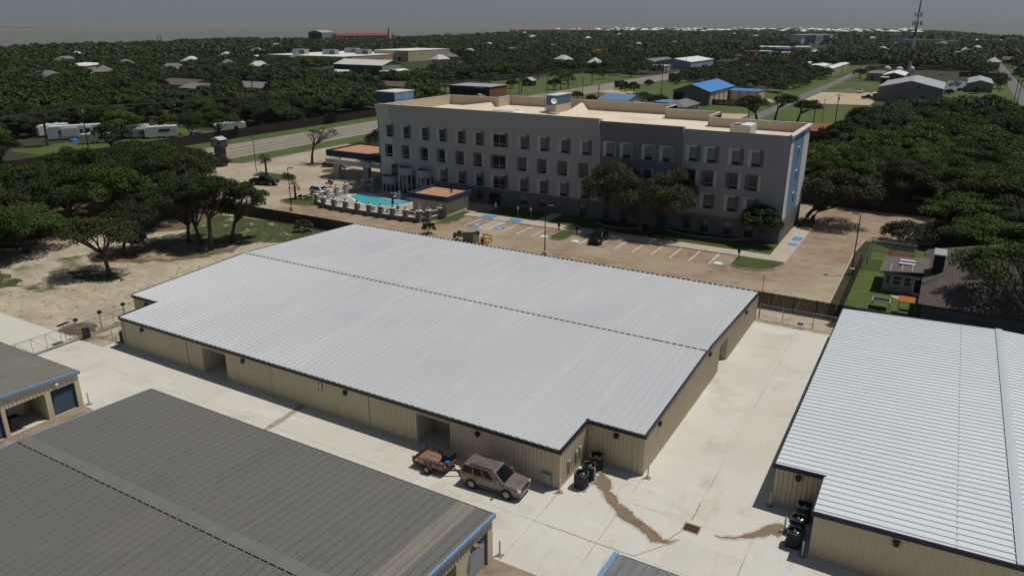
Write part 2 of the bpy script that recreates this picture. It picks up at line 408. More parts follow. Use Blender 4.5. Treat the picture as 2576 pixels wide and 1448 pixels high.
ws = MB()   # wheelchair emblems and the car stencils
for cx, cy in ((-43.7, 58.15), (-39.55, 58.15)):
    ws.path([(cx + .30 * math.cos(t), cy - .18 + .30 * math.sin(t), .016) for t in [math.pi * (.75 + i * .19) for i in range(8)]], .05, 4)
    ws.cbox((cx - .05, cy + .18, .016), (.1, .5, .008)); ws.cbox((cx + .12, cy - .02, .016), (.34, .09, .008)); ws.cbox((cx + .28, cy - .22, .016), (.09, .36, .008), .2); ws.lathe((cx - .05, cy + .52, .012), [(.1, 0), (.1, .006)], 8)
for cx in (-31.2, -25.9, -4.6):
    cy = 57.6
    ws.box(cx - .62, cy - .55, .013, cx + .62, cy - .1, .017); ws.box(cx - .45, cy - .1, .013, cx + .3, cy + .32, .017); ws.lathe((cx - .35, cy - .6, .013), [(.14, 0), (.14, .005)], 8); ws.lathe((cx + .35, cy - .6, .013), [(.14, 0), (.14, .005)], 8)
struct('stencil_marking', ws, PAINT)
pgm = MB()
for cx in (-31.2, -25.9, -4.6): pgm.box(cx - .8, 56.8, .006, cx + .8, 58.1, .012)
struct('green_marking', pgm, PGREEN)

# yard: damp trails, the old apron in front of the roll-up doors
st1 = [(1.5, 1.9), (1.7, 2.8), (1.5, 3.6), (2.2, 3.1), (2.8, 2.6), (3.1, 1.9), (3.05, 1.55), (3.7, 1.25), (4.2, .6), (4.9, .35), (5.3, .15), (5.8, -.3), (6.7, -.7), (7.5, -1.1), (8.0, -1.5), (8.5, -1.4), (8.9, -1.1), (8.6, -1.5), (8.4, -1.75), (7.4, -2.1), (6.9, -1.6), (6.1, -1.2), (5.1, -.9), (4.6, -.7), (4.1, -.1), (3.3, .5), (2.6, 1.3), (2.0, 1.7)]
st2 = [(10.7, .45), (11.7, .85), (12.3, 1.5), (12.9, 2.3), (13.4, 3.2), (13.8, 3.7), (14.2, 3.8), (14.6, 3.2), (14.2, 2.3), (13.8, 2.45), (13.3, 1.8), (12.7, 1.35), (11.8, .72), (11.0, .42)]
st3 = [(-24.5, -.1), (-23.9, -.1), (-23.75, -.9), (-23.6, -2.4), (-23.5, -3.8), (-23.65, -4.65), (-22.4, -4.85), (-23.6, -4.95), (-24.6, -5.0), (-23.95, -4.7), (-24.15, -3.4), (-24.1, -2.3), (-24.3, -1.2)]
def rough(pts, a=.06, n=4):
    rn = random.Random(3); P = []
    for i, (x, y) in enumerate(pts):
        x2, y2 = pts[(i + 1) % len(pts)]
        for k in range(n): P.append((x + (x2 - x) * k / n + rn.uniform(-a, a), y + (y2 - y) * k / n + rn.uniform(-a, a)))
    return P
sb = MB()
for s_ in (st1, st2): sb.sheet(rough(s_), .007)
struct('wet_trail', sb, STAIN)
sb = MB()
for s_ in (st1, st2):
    n_ = len(s_); a_ = sum(s_[i][0] * s_[(i + 1) % n_][1] - s_[(i + 1) % n_][0] * s_[i][1] for i in range(n_)); H_ = []
    for i in range(n_):
        tx, ty = s_[(i + 1) % n_][0] - s_[i - 1][0], s_[(i + 1) % n_][1] - s_[i - 1][1]; l_ = math.hypot(tx, ty) or 1; k_ = .16 if a_ > 0 else -.16
        H_.append((s_[i][0] + ty / l_ * k_, s_[i][1] - tx / l_ * k_))
    sb.sheet(rough(H_, .04, 3), .0042)
struct('damp_halo', sb, mat('damp_halo', (.40, .355, .285), .8, layers=[((.50, .47, .41), 1.6, .46, .56), ((.33, .28, .21), 3, .55, .7)]))
sb = MB(); sb.sheet(rough(st3, .05), .005)
sb.sheet(rough([(-50.2, -.15), (-51.6, .2), (-50.9, .35), (-49.4, .3)], .05), .005)
for pts, w in (([(9.0, 1.3), (9.02, 2.2), (8.96, 3.4)], .10), ([(8.6, -1.6), (7.2, -3.6), (7.0, -3.85)], .07), ([(7.0, -3.9), (4, -3.95), (2.2, -3.9), (1.0, -3.95)], .09), ([(8.8, -.1), (8.5, -.8), (8.3, -1.4)], .08), ([(-36, -5.4), (-30, -5.2), (-26, -5.3), (-20, -5.1)], .14), ([(-14, -5.5), (-8, -5.3), (-3, -5.6)], .08)):
    for (a, b), (c, d) in zip(pts, pts[1:]): sb.cbox(((a + c) / 2, (b + d) / 2, .004), (math.hypot(c - a, d - b), w, .004), math.atan2(d - b, c - a))
struct('damp_stain', sb, STAIN2)
jt = MB()
for x, y0, y1 in ((9.0, 1.4, 38), (4.55, -8.3, 4), (.15, -8.3, -.2), (12.9, -20, 1)): jt.box(x - .03, y0, .001, x + .03, y1, .005)
for y, x0, x1 in ((-3.92, -52, 12), (1.02, 4.6, 13), (-1.3, -90, -54)): jt.box(x0, y - .025, .001, x1, y + .025, .005)
struct('pavement_joint', jt, mat('joint', (.47, .44, .38), .9, layers=[((.30, .245, .18), .25, .48, .62), ((.54, .52, .46), .4, .55, .65)]))
oc = MB()
oc.sheet([(-40.2, -40), (-40.2, -9.4), (-38.0, -9.5), (-37.6, -14), (-35, -30), (-35, -40)], .006)
oc.sheet([(-.4, -8.35), (7.6, -8.35), (7.6, -60), (-.4, -60)], .006)
struct('old_apron', oc, OLDC)
# ------------------------------------------------------------------ storage buildings
def ribwall(b, p0, p1, n, z0, top, pitch=.305, rw=.12, rh=.042):
    """vertical ribbed wall from p0 to p1 (xy), outward normal n, top z = top(x, y)"""
    dx, dy = p1[0] - p0[0], p1[1] - p0[1]; L = math.hypot(dx, dy); t = pitch / 2; pr = [(0, 0)]
    while t < L - rw:
        pr += [(t - rw / 2, 0), (t - rw / 4, rh), (t + rw / 4, rh), (t + rw / 2, 0)]; t += pitch
    pr.append((L, 0)); lo = []; hi = []
    for a, h in pr:
        x = p0[0] + dx * a / L + n[0] * h; y = p0[1] + dy * a / L + n[1] * h
        lo.append((x, y, z0)); hi.append((x, y, top(x, y)))
    k = len(pr)
    b.add(lo + hi, [(i, i + 1, k + i + 1, k + i) for i in range(k - 1)])
def trims(name, M, par, *L_):
    for p, q, w, h in L_: b = MB(); bar(b, p, q, w, h); b.build(name, M, par)
def bar(b, p, q, w, h, off=(0, 0, 0)):
    """beam of width w (horizontal) and height h between p and q"""
    P, Q = Vector(p) + Vector(off), Vector(q) + Vector(off)
    d = (Q - P).normalized(); u = d.cross(Vector((0, 0, 1))).normalized() * w / 2; v = u.cross(d).normalized() * h / 2
    if v.z < 0: v = -v
    vs = [P - u - v, P + u - v, P + u + v, P - u + v, Q - u - v, Q + u - v, Q + u + v, Q - u + v]
    b.add(vs, [(0, 1, 2, 3), (7, 6, 5, 4), (0, 4, 5, 1), (1, 5, 6, 2), (2, 6, 7, 3), (3, 7, 4, 0)])

GALV = mat('galvalume_roof', (0.517, 0.523, 0.523), .45, metal=.18, spec=.4, layers=[((0.458, 0.468, 0.478), .06, .4, .7), ((0.548, 0.557, 0.557), .25, .5, .75, (3, .3, 1)), ((0.438, 0.438, 0.438), 6, .66, .82)], bump=.06, bscale=.6)
GALV2 = mat('bright_metal_roof', (0.602, 0.635, 0.638), .45, metal=.1, spec=.4, layers=[((0.561, 0.597, 0.602), .06, .4, .7), ((0.633, 0.659, 0.664), .6, .5, .75, (.12, 4, 1)), ((0.571, 0.581, 0.581), 5, .64, .82)], bump=.08, bscale=.7)
OLDR = mat('weathered_metal_roof', (.140, .135, .122), .6, metal=.1, layers=[((.155, .143, .126), .09, .42, .66), ((.122, .119, .11), .7, .45, .75, (2.5, .15, 1)), ((.17, .16, .145), 2.4, .62, .80), ((.105, .101, .095), 8, .55, .8)])
OLDR2 = mat('pale_roof_panel', (.21, .185, .155), .6, layers=[((.165, .15, .13), .8, .45, .7, (3, .2, 1))])
OLDR3 = mat('olive_metal_roof', (.175, .165, .135), .6, layers=[((.15, .14, .115), .12, .4, .7), ((.20, .19, .155), 1, .5, .75)])
TAN = mat('tan_metal_wall', (.55, .475, .335), .6, layers=[((.51, .44, .305), .25, .4, .7), ((.58, .505, .365), 2.5, .5, .75, (1, 1, .15)), ((.45, .385, .265), .9, .62, .85, (1, 1, .4))])
TANTRIM = mat('tan_trim', (.56, .48, .34), .55)
NAVY = mat('navy_trim', (.018, .020, .040), .45)
BLACKT = mat('dark_trim', (.022, .022, .026), .5)
BLUET = mat('blue_trim', (.16, .27, .40), .5, layers=[((.12, .20, .31), 2, .5, .75)])
BLK = mat('black_metal', (.016, .016, .018), .5)
DARKGAP = mat('shadow_gap', (.02, .02, .02), .9)  # shade of ridge cap gaps and open bays, put into the colour
WHITE = mat('white_paint', (.70, .70, .68), .55, layers=[((.60, .59, .56), 1.5, .5, .8)])
STEEL = mat('galvanised_steel', (.38, .385, .38), .45, metal=.5, layers=[((.30, .30, .30), 5, .45, .7)])
GREYBOX = mat('grey_box', (.30, .31, .31), .5)
GLASS = mat('window_glass', (.020, .026, .030), .12, spec=.5, rnd=.5)
HX0, HX1, HXL, HXR, HYL, HYR, HRY, HYB = -48.4, 0.0, -52.6, 4.42, 4.3, 4.5, 19.6, 39.3
def hz(y): return 3.06 + .0428 * (y if y < HRY else 2 * HRY - y)
Hb = thing('storage_building', 'large storage building with pale silver ribbed roof, tan walls and a white letter H', 'storage building', (0, 0, 0))
rf = MB(); e = .14
for x0, x1, ys in ((HXL - .08, HX0 + .0, HYL), (HX0 - .0, HX1 + .0, 0), (HX1, HXR + .08, HYR)):
    st = (math.ceil((x0 + .05) / .61) * .61) - x0
    rf.ribbed((x0, ys - e, hz(ys - e) + .05), (x1 - x0, 0, 0), (0, HRY - ys + e, hz(HRY) - hz(ys - e)), (0, 0, 1), .61, .24, .072, start=st)
x0, x1 = HXL - .08, HXR + .08; st = (math.ceil((x0 + .05) / .61) * .61) - x0
rf.ribbed((x0, HRY, hz(HRY) + .05), (x1 - x0, 0, 0), (0, HYB + e - HRY, hz(HYB + e) - hz(HRY)), (0, 0, 1), .61, .24, .072, start=st)
rf.sheet([(HX0, .02), (HX1, .02), (HX1, HYR), (HXR, HYR), (HXR, HYB), (HXL, HYB), (HXL, HYL), (HX0, HYL)], 2.98)
rf.build('roof', GALV, Hb)
rc = MB(); zz = hz(HRY) + .055
rc.add([(x0, HRY - .26, zz + .075), (x1, HRY - .26, zz + .075), (x1, HRY, zz + .10), (x0, HRY, zz + .10), (x0, HRY + .30, zz + .07), (x1, HRY + .30, zz + .07)], [(0, 1, 2, 3), (3, 2, 5, 4)])
rc.box(x0 + .02, HRY - .255, zz + .01, x1 - .02, HRY - .22, zz + .073)
rc.build('ridge_cap', GALV, Hb)
fl = MB(); fl.box(x0 + .05, HRY - .275, zz - .04, x1 - .05, HRY - .258, zz + .046)
fl.build('ridge_gap_shade', DARKGAP, Hb)  # near-black strip stands in for the shaded gap below the cap
# walls
w = MB(); D1 = [(-36.6, -33.4), (-12.2, -9.1)]
xs = HX0; T = lambda x, y: hz(y) - .05
for a, c in D1:
    ribwall(w, (xs, 0), (a, 0), (0, -1), 0, T); ribwall(w, (a, 0), (c, 0), (0, -1), 2.62, T); xs = c
ribwall(w, (xs, 0), (HX1, 0), (0, -1), 0, T)
ribwall(w, (HX1, 0), (HX1, HYR), (1, 0), 0, T); ribwall(w, (HX1, HYR), (HXR, HYR), (0, -1), 0, T)
ribwall(w, (HXR, HYR), (HXR, 24.0), (1, 0), 0, T); ribwall(w, (HXR, 24.0), (HXR, 27.1), (1, 0), 2.55, T); ribwall(w, (HXR, 27.1), (HXR, HYB), (1, 0), 0, T)
ribwall(w, (HXR, HYB), (HXL, HYB), (0, 1), 0, T); ribwall(w, (HXL, HYB), (HXL, HYL), (-1, 0), 0, T)
ribwall(w, (HXL, HYL), (HX0, HYL), (0, -1), 0, T); ribwall(w, (HX0, HYL), (HX0, 0), (-1, 0), 0, T)
w.build('wall', TAN, Hb)
for a, c in D1:
    rec = MB()
    ribwall(rec, (a, 0), (a, 2.6), (1, 0), 0, lambda x, y: 2.9); ribwall(rec, (c, 2.6), (c, 0), (-1, 0), 0, lambda x, y: 2.9); ribwall(rec, (a, 2.6), (c, 2.6), (0, -1), 0, lambda x, y: 2.9)
    rec.box(a, -.05, 2.56, c, .03, 2.64)
    rec.build('entry_recess', TAN, Hb)
    d = MB(); d.box(c - .06, .9, .02, c - .035, 1.95, 2.12); d.build('door', WHITE, Hb)
rec = MB(); ribwall(rec, (HXR, 27.1), (HXR - 2.2, 27.1), (0, -1), 0, lambda x, y: 3.2); ribwall(rec, (HXR - 2.2, 24.0), (HXR, 24.0), (0, 1), 0, lambda x, y: 3.2); ribwall(rec, (HXR - 2.2, 27.1), (HXR - 2.2, 24), (1, 0), 0, lambda x, y: 3.2)
rec.build('entry_recess', TAN, Hb)
fa = MB()
for (ax, ay), (bx_, by_) in (((HX0, 0), (HX1, 0)), ((HX1, HYR), (HXR, HYR)), ((HXL, HYL), (HX0, HYL)), ((HXL, HYB), (HXR, HYB))):
    o = -.10 if ay < 30 else .10
    fa = MB(); fa.box(ax - .12, min(ay, ay + o) - .02, hz(ay) - .24, bx_ + .12, max(ay, ay + o) - .02, hz(ay) + .075)
    fa.build('gutter', BLACKT, Hb)
tr = MB()
for x, ya, yb, sgn in ((HXR, HYR, HRY, 1), (HXR, HRY, HYB, 1), (HXL, HYL, HRY, -1), (HXL, HRY, HYB, -1), (HX1, -.1, HYR, 1), (HX0, -.1, HYL, -1)):
    tr = MB(); bar(tr, (x + sgn * .07, ya, hz(ya)), (x + sgn * .07, yb, hz(yb)), .13, .26, (0, 0, .0)); tr.build('gable_trim', NAVY, Hb)
for x in (-48.1, -38.7, -27.8, -16.9, -.35): ds = MB(); ds.box(x - .06, -.12, .08, x + .06, -.03, 2.83); ds.build('downspout', TANTRIM, Hb)
ds = MB(); ds.box(3.75, 4.36, .08, 3.87, 4.46, 3.0); ds.build('downspout', TANTRIM, Hb)
cn = MB()
for x, y in ((HXR, HYR), (HX1, 0), (HX0, 0), (HXR, HYB)): cn = MB(); cn.box(x - .03, y - .03, 0, x + .035, y + .06, hz(y) - .24); cn.build('corner_trim', TANTRIM, Hb)
for x, y, sx, sy in ((-45, -.12, 0, 1), (-31, -.12, 0, 1), (-19.2, -.12, 0, 1), (-6.6, -.12, 0, 1), (2.3, 4.38, 0, 1), (-50.4, 4.18, 0, 1), (HXR + .12, 7.4, 1, 0), (HXR + .12, 20.3, 1, 0), (HXR + .12, 33.6, 1, 0)):
    l = MB(); zl = hz(y) - .62
    l.cbox((x, y, zl + .06), (.34 if sy else .2, .2 if sy else .34, .26)); l.cbox((x, y - .06 * sy, zl - .10), (.26 if sy else .12, .1 if sy else .26, .10))
    l.build('wall_light', BLK, Hb)
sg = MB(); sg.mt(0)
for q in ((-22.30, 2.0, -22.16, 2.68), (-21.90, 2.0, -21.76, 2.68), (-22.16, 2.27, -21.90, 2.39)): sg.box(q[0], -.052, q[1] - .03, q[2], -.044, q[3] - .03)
sg.mt(1)
sg.box(-22.36, -.058, 2.02, -22.24, -.047, 2.68); sg.box(-21.96, -.058, 2.02, -21.84, -.047, 2.68); sg.box(-22.24, -.058, 2.29, -21.96, -.047, 2.41)
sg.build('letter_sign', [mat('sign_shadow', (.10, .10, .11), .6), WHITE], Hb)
ub = MB(); ub.cbox((-.95, -.16, .75), (.75, .22, .62)); ub.cbox((-.95, -.10, .25), (.5, .08, .4)); ub.build('utility_box', GREYBOX, Hb)
for y, z in ((1.4, 1.35), (2.6, 1.5), (3.2, 1.55)): mtb = MB(); mtb.cbox((.09, y, z), (.14, .28, .42)); mtb.cbox((.08, y, z - .5), (.05, .05, .7)); mtb.build('disconnect_box', GREYBOX, Hb)

def gable_store(name, label, x0, x1, y0, y1, eave, ridge, axis, roofm, trimm, wallm=TAN, pitch=.61, rh=.07, panels=()):
    """storage building with ridge along axis; returns root"""
    b = thing(name, label, 'storage building', (0, 0, 0))
    r = MB()
    if axis == 'x':
        ym = (y0 + y1) / 2; Z = lambda x, y: eave + (ridge - eave) * (1 - abs(y - ym) / (ym - y0))
        segs = [(x0 - .1, x1 + .1, 0)]
        if panels: segs = [(x0 - .1, panels[0], 0), (panels[0], panels[1], 1), (panels[1], x1 + .1, 0)]
        for a, c, k in segs:
            st = (math.ceil((a + .05) / pitch) * pitch) - a
            r.mt(k if k else 0)
            r.ribbed((a, y0 - .1, eave + .05), (c - a, 0, 0), (0, ym - y0 + .1, ridge - eave), (0, 0, 1), pitch, .17, rh, start=st)
            r.ribbed((a, ym, ridge + .05), (c - a, 0, 0), (0, y1 - ym + .1, eave - ridge), (0, 0, 1), pitch, .17, rh, start=st)
    else:
        xm = (x0 + x1) / 2; Z = lambda x, y: eave + (ridge - eave) * (1 - abs(x - xm) / (xm - x0))
        st = (math.ceil((y0 - .1 + .05) / pitch) * pitch) - (y0 - .1)
        r.ribbed((x0 - .1, y0 - .1, eave + .05), (0, y1 - y0 + .2, 0), (xm - x0 + .1, 0, ridge - eave), (0, 0, 1), pitch, .11, rh, start=st)
        r.ribbed((xm, y0 - .1, ridge + .05), (0, y1 - y0 + .2, 0), (x1 - xm + .1, 0, eave - ridge), (0, 0, 1), pitch, .11, rh, start=st)
    r.build('roof', [roofm, OLDR2], b)
    return b, Z
# front left, dark weathered roof
A, Z = gable_store('storage_building', 'storage building with dark weathered ribbed roof and blue trim nearest the camera at lower left', -31.8, -.25, -27.8, -8.45, 3.15, 3.65, 'x', OLDR, BLUET, panels=(-2.7, -1.5))
rc = MB(); ym = -18.125
rc.add([(-31.9, ym - .3, 3.755), (-.15, ym - .3, 3.755), (-.15, ym, 3.785), (-31.9, ym, 3.785), (-31.9, ym + .55, 3.75), (-.15, ym + .55, 3.75)], [(0, 1, 2, 3), (3, 2, 5, 4)])
rc.build('ridge_cap', mat('old_ridge_cap', (.155, .15, .14), .6, layers=[((.125, .12, .112), .8, .4, .7), ((.45, .44, .41), 1.3, .70, .74)]), A)
fl = MB(); fl.box(-31.8, ym - .325, 3.6, -.25, ym - .305, 3.735)
fl.build('ridge_gap_shade', DARKGAP, A)
w = MB(); T = lambda x, y: Z(x, y) - .02
dy = [(-10.9, -9.0), (-14.2, -12.3), (-17.5, -15.6), (-20.8, -18.9)]; ys = -8.45
w.box(-.36, -27.8, 2.425, -.27, -8.5, 3.05)
ribwall(w, (-.25, -27.8), (-.25, -8.45), (1, 0), 2.42, T)
for a, c in dy: w.box(-.36, c, 0, -.24, ys, 2.42); ys = a
w.box(-.36, -27.8, 0, -.24, ys, 2.42)
ribwall(w, (-31.8, -8.45), (-.25, -8.45), (0, 1), 0, T, pitch=.61); ribwall(w, (-31.8, -27.8), (-31.8, -8.45), (-1, 0), 0, T)
w.build('wall', TAN, A)
ROLL = mat('grey_roll_up_door', (.22, .23, .24), .5); ROLLT = mat('teal_roll_up_door', (.035, .075, .105), .5, layers=[((.05, .10, .14), .8, .4, .7)])
def rolldoor(M, parent, x, ya, yb, zt, nrm=1):
    d = MB(); z = .02
    while z < zt: d.add([(x, ya, z), (x, yb, z), (x + .035 * nrm, ya, z + .045), (x + .035 * nrm, yb, z + .045), (x, ya, z + .09), (x, yb, z + .09)], [(0, 1, 3, 2), (2, 3, 5, 4)]); z += .09
    return d.build('roll_up_door', M, parent)
for i, (a, c) in enumerate(dy):
    if i == 1:
        rec = MB(); rec.box(-2.5, a, 0, -2.45, c, 2.5); rec.box(-2.45, c, 0, -.36, c + .05, 2.5); rec.box(-2.45, a - .05, 0, -.36, a, 2.5); rec.build('entry_recess', TAN, A)
    else: rolldoor(ROLL, A, -.42, a, c, 2.42)
trims('gable_trim', BLUET, A, ((-.13, -27.9, 3.17), (-.13, ym, 3.68), .16, .26), ((-.13, ym, 3.68), (-.13, -8.35, 3.17), .16, .26), ((-31.9, ym, 3.64), (-31.9, -8.35, 3.13), .12, .2), ((-31.9, -27.9, 3.13), (-31.9, ym, 3.64), .12, .2))
gu = MB(); gu.box(-31.95, -8.40, 2.98, -.2, -8.22, 3.16); gu.build('gutter', BLACKT, A)
l = MB(); l.cbox((.05, -10.7, 2.62), (.25, .3, .16)); l.lathe((.25, -10.55, 2.52), [(.05, 0), (.16, .1), (.1, .16)], 10); l.build('wall_light', mat('old_lamp_housing', (.20, .17, .13), .6), A)
# far left
B, Z = gable_store('storage_building', 'storage building with olive grey roof and dark teal roll-up doors at the left edge', -95, -40.15, -36, -9.35, 3.02, 3.7, 'x', OLDR3, BLUET)
w = MB(); T = lambda x, y: Z(x, y) - .02
by = [(-11.75, -9.75), (-18.2, -15.5), (-21, -18.6), (-24, -21.4)]; ys = -9.35
ribwall(w, (-40.15, -36), (-40.15, -9.35), (1, 0), 2.3, T)
w.box(-40.2, -36, 2.3, -40.16, -9.4, 3.0)
for a, c in by[:1] + [(-15.2, -12.2)] + by[1:]: w.box(-40.3, c, 0, -40.12, ys, 2.3); ys = a
w.box(-40.3, -36, 0, -40.12, ys, 2.3)
ribwall(w, (-95, -9.35), (-40.15, -9.35), (0, 1), 0, T, pitch=.61)
w.build('wall', TAN, B)
for a, c in by: rolldoor(ROLLT, B, -40.34, a, c, 2.3)
rec = MB(); rec.box(-43, -15.2, 0, -42.95, -12.2, 2.6); rec.box(-42.95, -12.2, 0, -40.3, -12.15, 2.6); rec.box(-42.95, -15.25, 0, -40.3, -15.2, 2.6); rec.build('entry_recess', TAN, B)
d = MB(); d.box(-42.94, -13.9, .02, -42.9, -12.6, 2.1); d.build('door', WHITE, B)
trims('gable_trim', BLUET, B, ((-40.05, -36, 3.05), (-40.05, -22.675, 3.74), .14, .24), ((-40.05, -22.675, 3.74), (-40.05, -9.25, 3.05), .14, .24))
gu = MB(); gu.box(-95, -9.3, 2.86, -40.1, -9.13, 3.04); gu.build('gutter', BLACKT, B)
l = MB(); l.cbox((-40.0, -11.2, 2.75), (.2, .25, .14)); l.build('wall_light', WHITE, B)
# bottom corner
C, Z = gable_store('storage_building', 'corner of a grey ribbed roof with pale blue edge at the bottom of the picture', 7.45, 34, -27.6, -7.95, 3.05, 3.6, 'x', mat('grey_metal_roof', (.19, .19, .195), .55, metal=.15, layers=[((.15, .15, .155), 1, .4, .7, (3, .2, 1)), ((.11, .11, .115), .3, .5, .7)]), BLUET)
w = MB(); T = lambda x, y: Z(x, y) - .02
ribwall(w, (7.45, -27.6), (7.45, -7.95), (-1, 0), 0, T); ribwall(w, (7.45, -7.95), (34, -7.95), (0, 1), 0, T, pitch=.61); w.build('wall', TAN, C)
trims('gable_trim', BLUET, C, ((7.36, -27.7, 3.08), (7.36, -17.775, 3.63), .30, .26), ((7.36, -17.775, 3.63), (7.36, -7.85, 3.08), .30, .26))
gu = MB(); gu.box(7.6, -7.9, 2.9, 34, -7.74, 3.06); gu.build('gutter', BLACKT, C)
# right building
DX0, DX1, DY0, DYN, DXN, DYB = 13.12, 39.9, 1.55, 5.85, 16.18, 38.8
Dm = (DX0 + DX1) / 2
def dz(x): return 2.98 + .0375 * (x - DX0 if x < Dm else DX1 - x)
Db = thing('storage_building', 'storage building with bright white ribbed roof and navy eaves at lower right', 'storage building', (0, 0, 0))
r = MB(); P = .61
def dst(y): return (math.ceil((y + .05) / P) * P) - y
for xa, ya, yb in ((DX0 - .1, DYN - .1, DYB + .1), (DXN - .1, DY0 - .1, DYN - .1)):
    r.ribbed((xa, ya, dz(xa) + .05), (0, yb - ya, 0), (Dm - xa, 0, dz(Dm) - dz(xa)), (0, 0, 1), P, .20, .066, start=dst(ya))
r.ribbed((Dm, DY0 - .1, dz(Dm) + .05), (0, DYB - DY0 + .2, 0), (DX1 - Dm, 0, dz(DX1) - dz(Dm)), (0, 0, 1), P, .20, .066, start=dst(DY0 - .1))
r.build('roof', GALV2, Db)
rc = MB(); z = dz(Dm) + .055
rc.add([(Dm - .28, DY0 - .1, z + .08), (Dm - .28, DYB + .1, z + .08), (Dm, DYB + .1, z + .11), (Dm, DY0 - .1, z + .11), (Dm + .28, DYB + .1, z + .08), (Dm + .28, DY0 - .1, z + .08)], [(0, 3, 2, 1), (3, 5, 4, 2)])
rc.build('ridge_cap', mat('blue_grey_cap', (.42, .48, .50), .5), Db)
fl = MB(); fl.box(Dm - .30, DY0, z - .05, Dm - .282, DYB, z + .055)
fl.build('ridge_gap_shade', DARKGAP, Db)
sm = MB(); xs = 23.46; y = DY0 - .05
while y < DYB: sm.box(xs - .025, y, dz(xs) + .052, xs + .025, min(y + .46, DYB), dz(xs) + .058); y += .61
sm.build('panel_seam', mat('seam_sealant', (.20, .17, .16), .8), Db)
w = MB(); T = lambda x, y: dz(x) - .03
ribwall(w, (DXN, DY0), (DX1, DY0), (0, -1), 0, T); ribwall(w, (DXN, DYN), (DXN, DY0), (-1, 0), 0, T); ribwall(w, (DX0, DYN), (DXN, DYN), (0, -1), 0, T)
ribwall(w, (DX0, DYB), (DX0, DYN), (-1, 0), 0, T); ribwall(w, (DX1, DYB), (DX0, DYB), (0, 1), 0, T)
w.build('wall', TAN, Db)
gu = MB(); gu.box(DX0 - .22, DYN - .1, dz(DX0) - .2, DX0 - .08, DYB + .1, dz(DX0) + .04); gu.build('gutter', BLACKT, Db)
gu = MB(); gu.box(DXN - .2, DY0 - .1, dz(DXN) - .2, DXN - .08, DYN - .12, dz(DXN) + .04); gu.build('gutter', BLACKT, Db)
trims('gable_trim', NAVY, Db, ((DXN - .2, DY0 - .16, dz(DXN - .2) - .02), (Dm, DY0 - .16, dz(Dm) - .02), .12, .30), ((Dm, DY0 - .16, dz(Dm) - .02), (DX1, DY0 - .16, dz(DX1) - .02), .12, .30), ((DX0 - .22, DYN - .16, dz(DX0) - .02), (DXN, DYN - .16, dz(DXN) - .02), .12, .30), ((DX0 - .2, DYB + .14, dz(DX0)), (Dm, DYB + .14, dz(Dm)), .1, .24))
for x, y in ((14.55, DYN - .12), (20.6, DY0 - .12)):
    l = MB(); l.cbox((x, y, dz(x) - .55), (.34, .2, .26)); l.cbox((x, y - .06, dz(x) - .70), (.26, .1, .1)); l.build('wall_light', BLK, Db)

# ------------------------------------------------------------------ yard things
ACB = mat('condenser_black', (.020, .021, .022), .45, layers=[((.035, .035, .036), 3, .5, .75)])
def make_ac(label, x, y):
    t = thing('air_conditioner', label, 'air conditioner', (x, y, 0), 0, 'air conditioning condensers')
    b = MB(); n = 28
    rr = lambda a: .40 / max(abs(math.cos(a)), abs(math.sin(a))) ** .72
    for z0, z1 in ((.06, .94),):
        vs = []
        for z in (z0, z1):
            for i in range(4 * n):
                a = 2 * math.pi * i / (4 * n); r = min(rr(a), .50) - (.012 if i % 2 else 0)
                vs.append((r * math.cos(a), r * math.sin(a), z))
        m_ = 4 * n; b.add(vs, [(i, (i + 1) % m_, m_ + (i + 1) % m_, m_ + i) for i in range(m_)])
    b.build('casing', ACB, t)
    b = MB(); b.box(-.46, -.46, 0, .46, .46, .06); b.build('base_pad', GREYBOX, t)
    b = MB(); vs = []; m_ = 40
    for r_, z in ((None, .94), (None, 1.0), (.36, 1.01), (.34, .95)):
        for i in range(m_):
            a = 2 * math.pi * i / m_; r = r_ if r_ else min(rr(a), .50) + .012
            vs.append((r * math.cos(a), r * math.sin(a), z))
    b.add(vs, [(k * m_ + i, k * m_ + (i + 1) % m_, (k + 1) * m_ + (i + 1) % m_, (k + 1) * m_ + i) for k in range(3) for i in range(m_)])
    b.build('top_rim', mat('condenser_rim', (.045, .046, .048), .35), t)
    b = MB()
    for k in range(5):
        a = k * 2 * math.pi / 5; c, s_ = math.cos(a), math.sin(a)
        b.add([(.07 * c, .07 * s_, .84), (.30 * c - .1 * s_, .30 * s_ + .1 * c, .88), (.31 * c + .03 * s_, .31 * s_ - .03 * c, .82), (.08 * c + .03 * s_, .08 * s_ - .03 * c, .80)], [(0, 1, 2, 3)])
    b.lathe((0, 0, .78), [(.09, 0), (.09, .13)], 10)
    b.build('fan', mat('fan_metal', (.25, .25, .25), .3, metal=.6), t)
    b = MB(); b.lathe((0, 0, .55), [(.345, 0), (.345, .02)], 24); b.build('fan_well', BLK, t)
    b = MB()
    for k in range(4): a = k * math.pi / 2 + .5; b.tube((.02, 0, 1.005), (.35 * math.cos(a), .35 * math.sin(a), 1.005), .008, n=4)
    b.build('grille', BLK, t)
    return t
ac0 = make_ac('black air conditioner nearest the camera of three beside tan wall under the navy gable', 1.2, 1.05)
ac0.scale = (1.13, 1.13, 1.13)
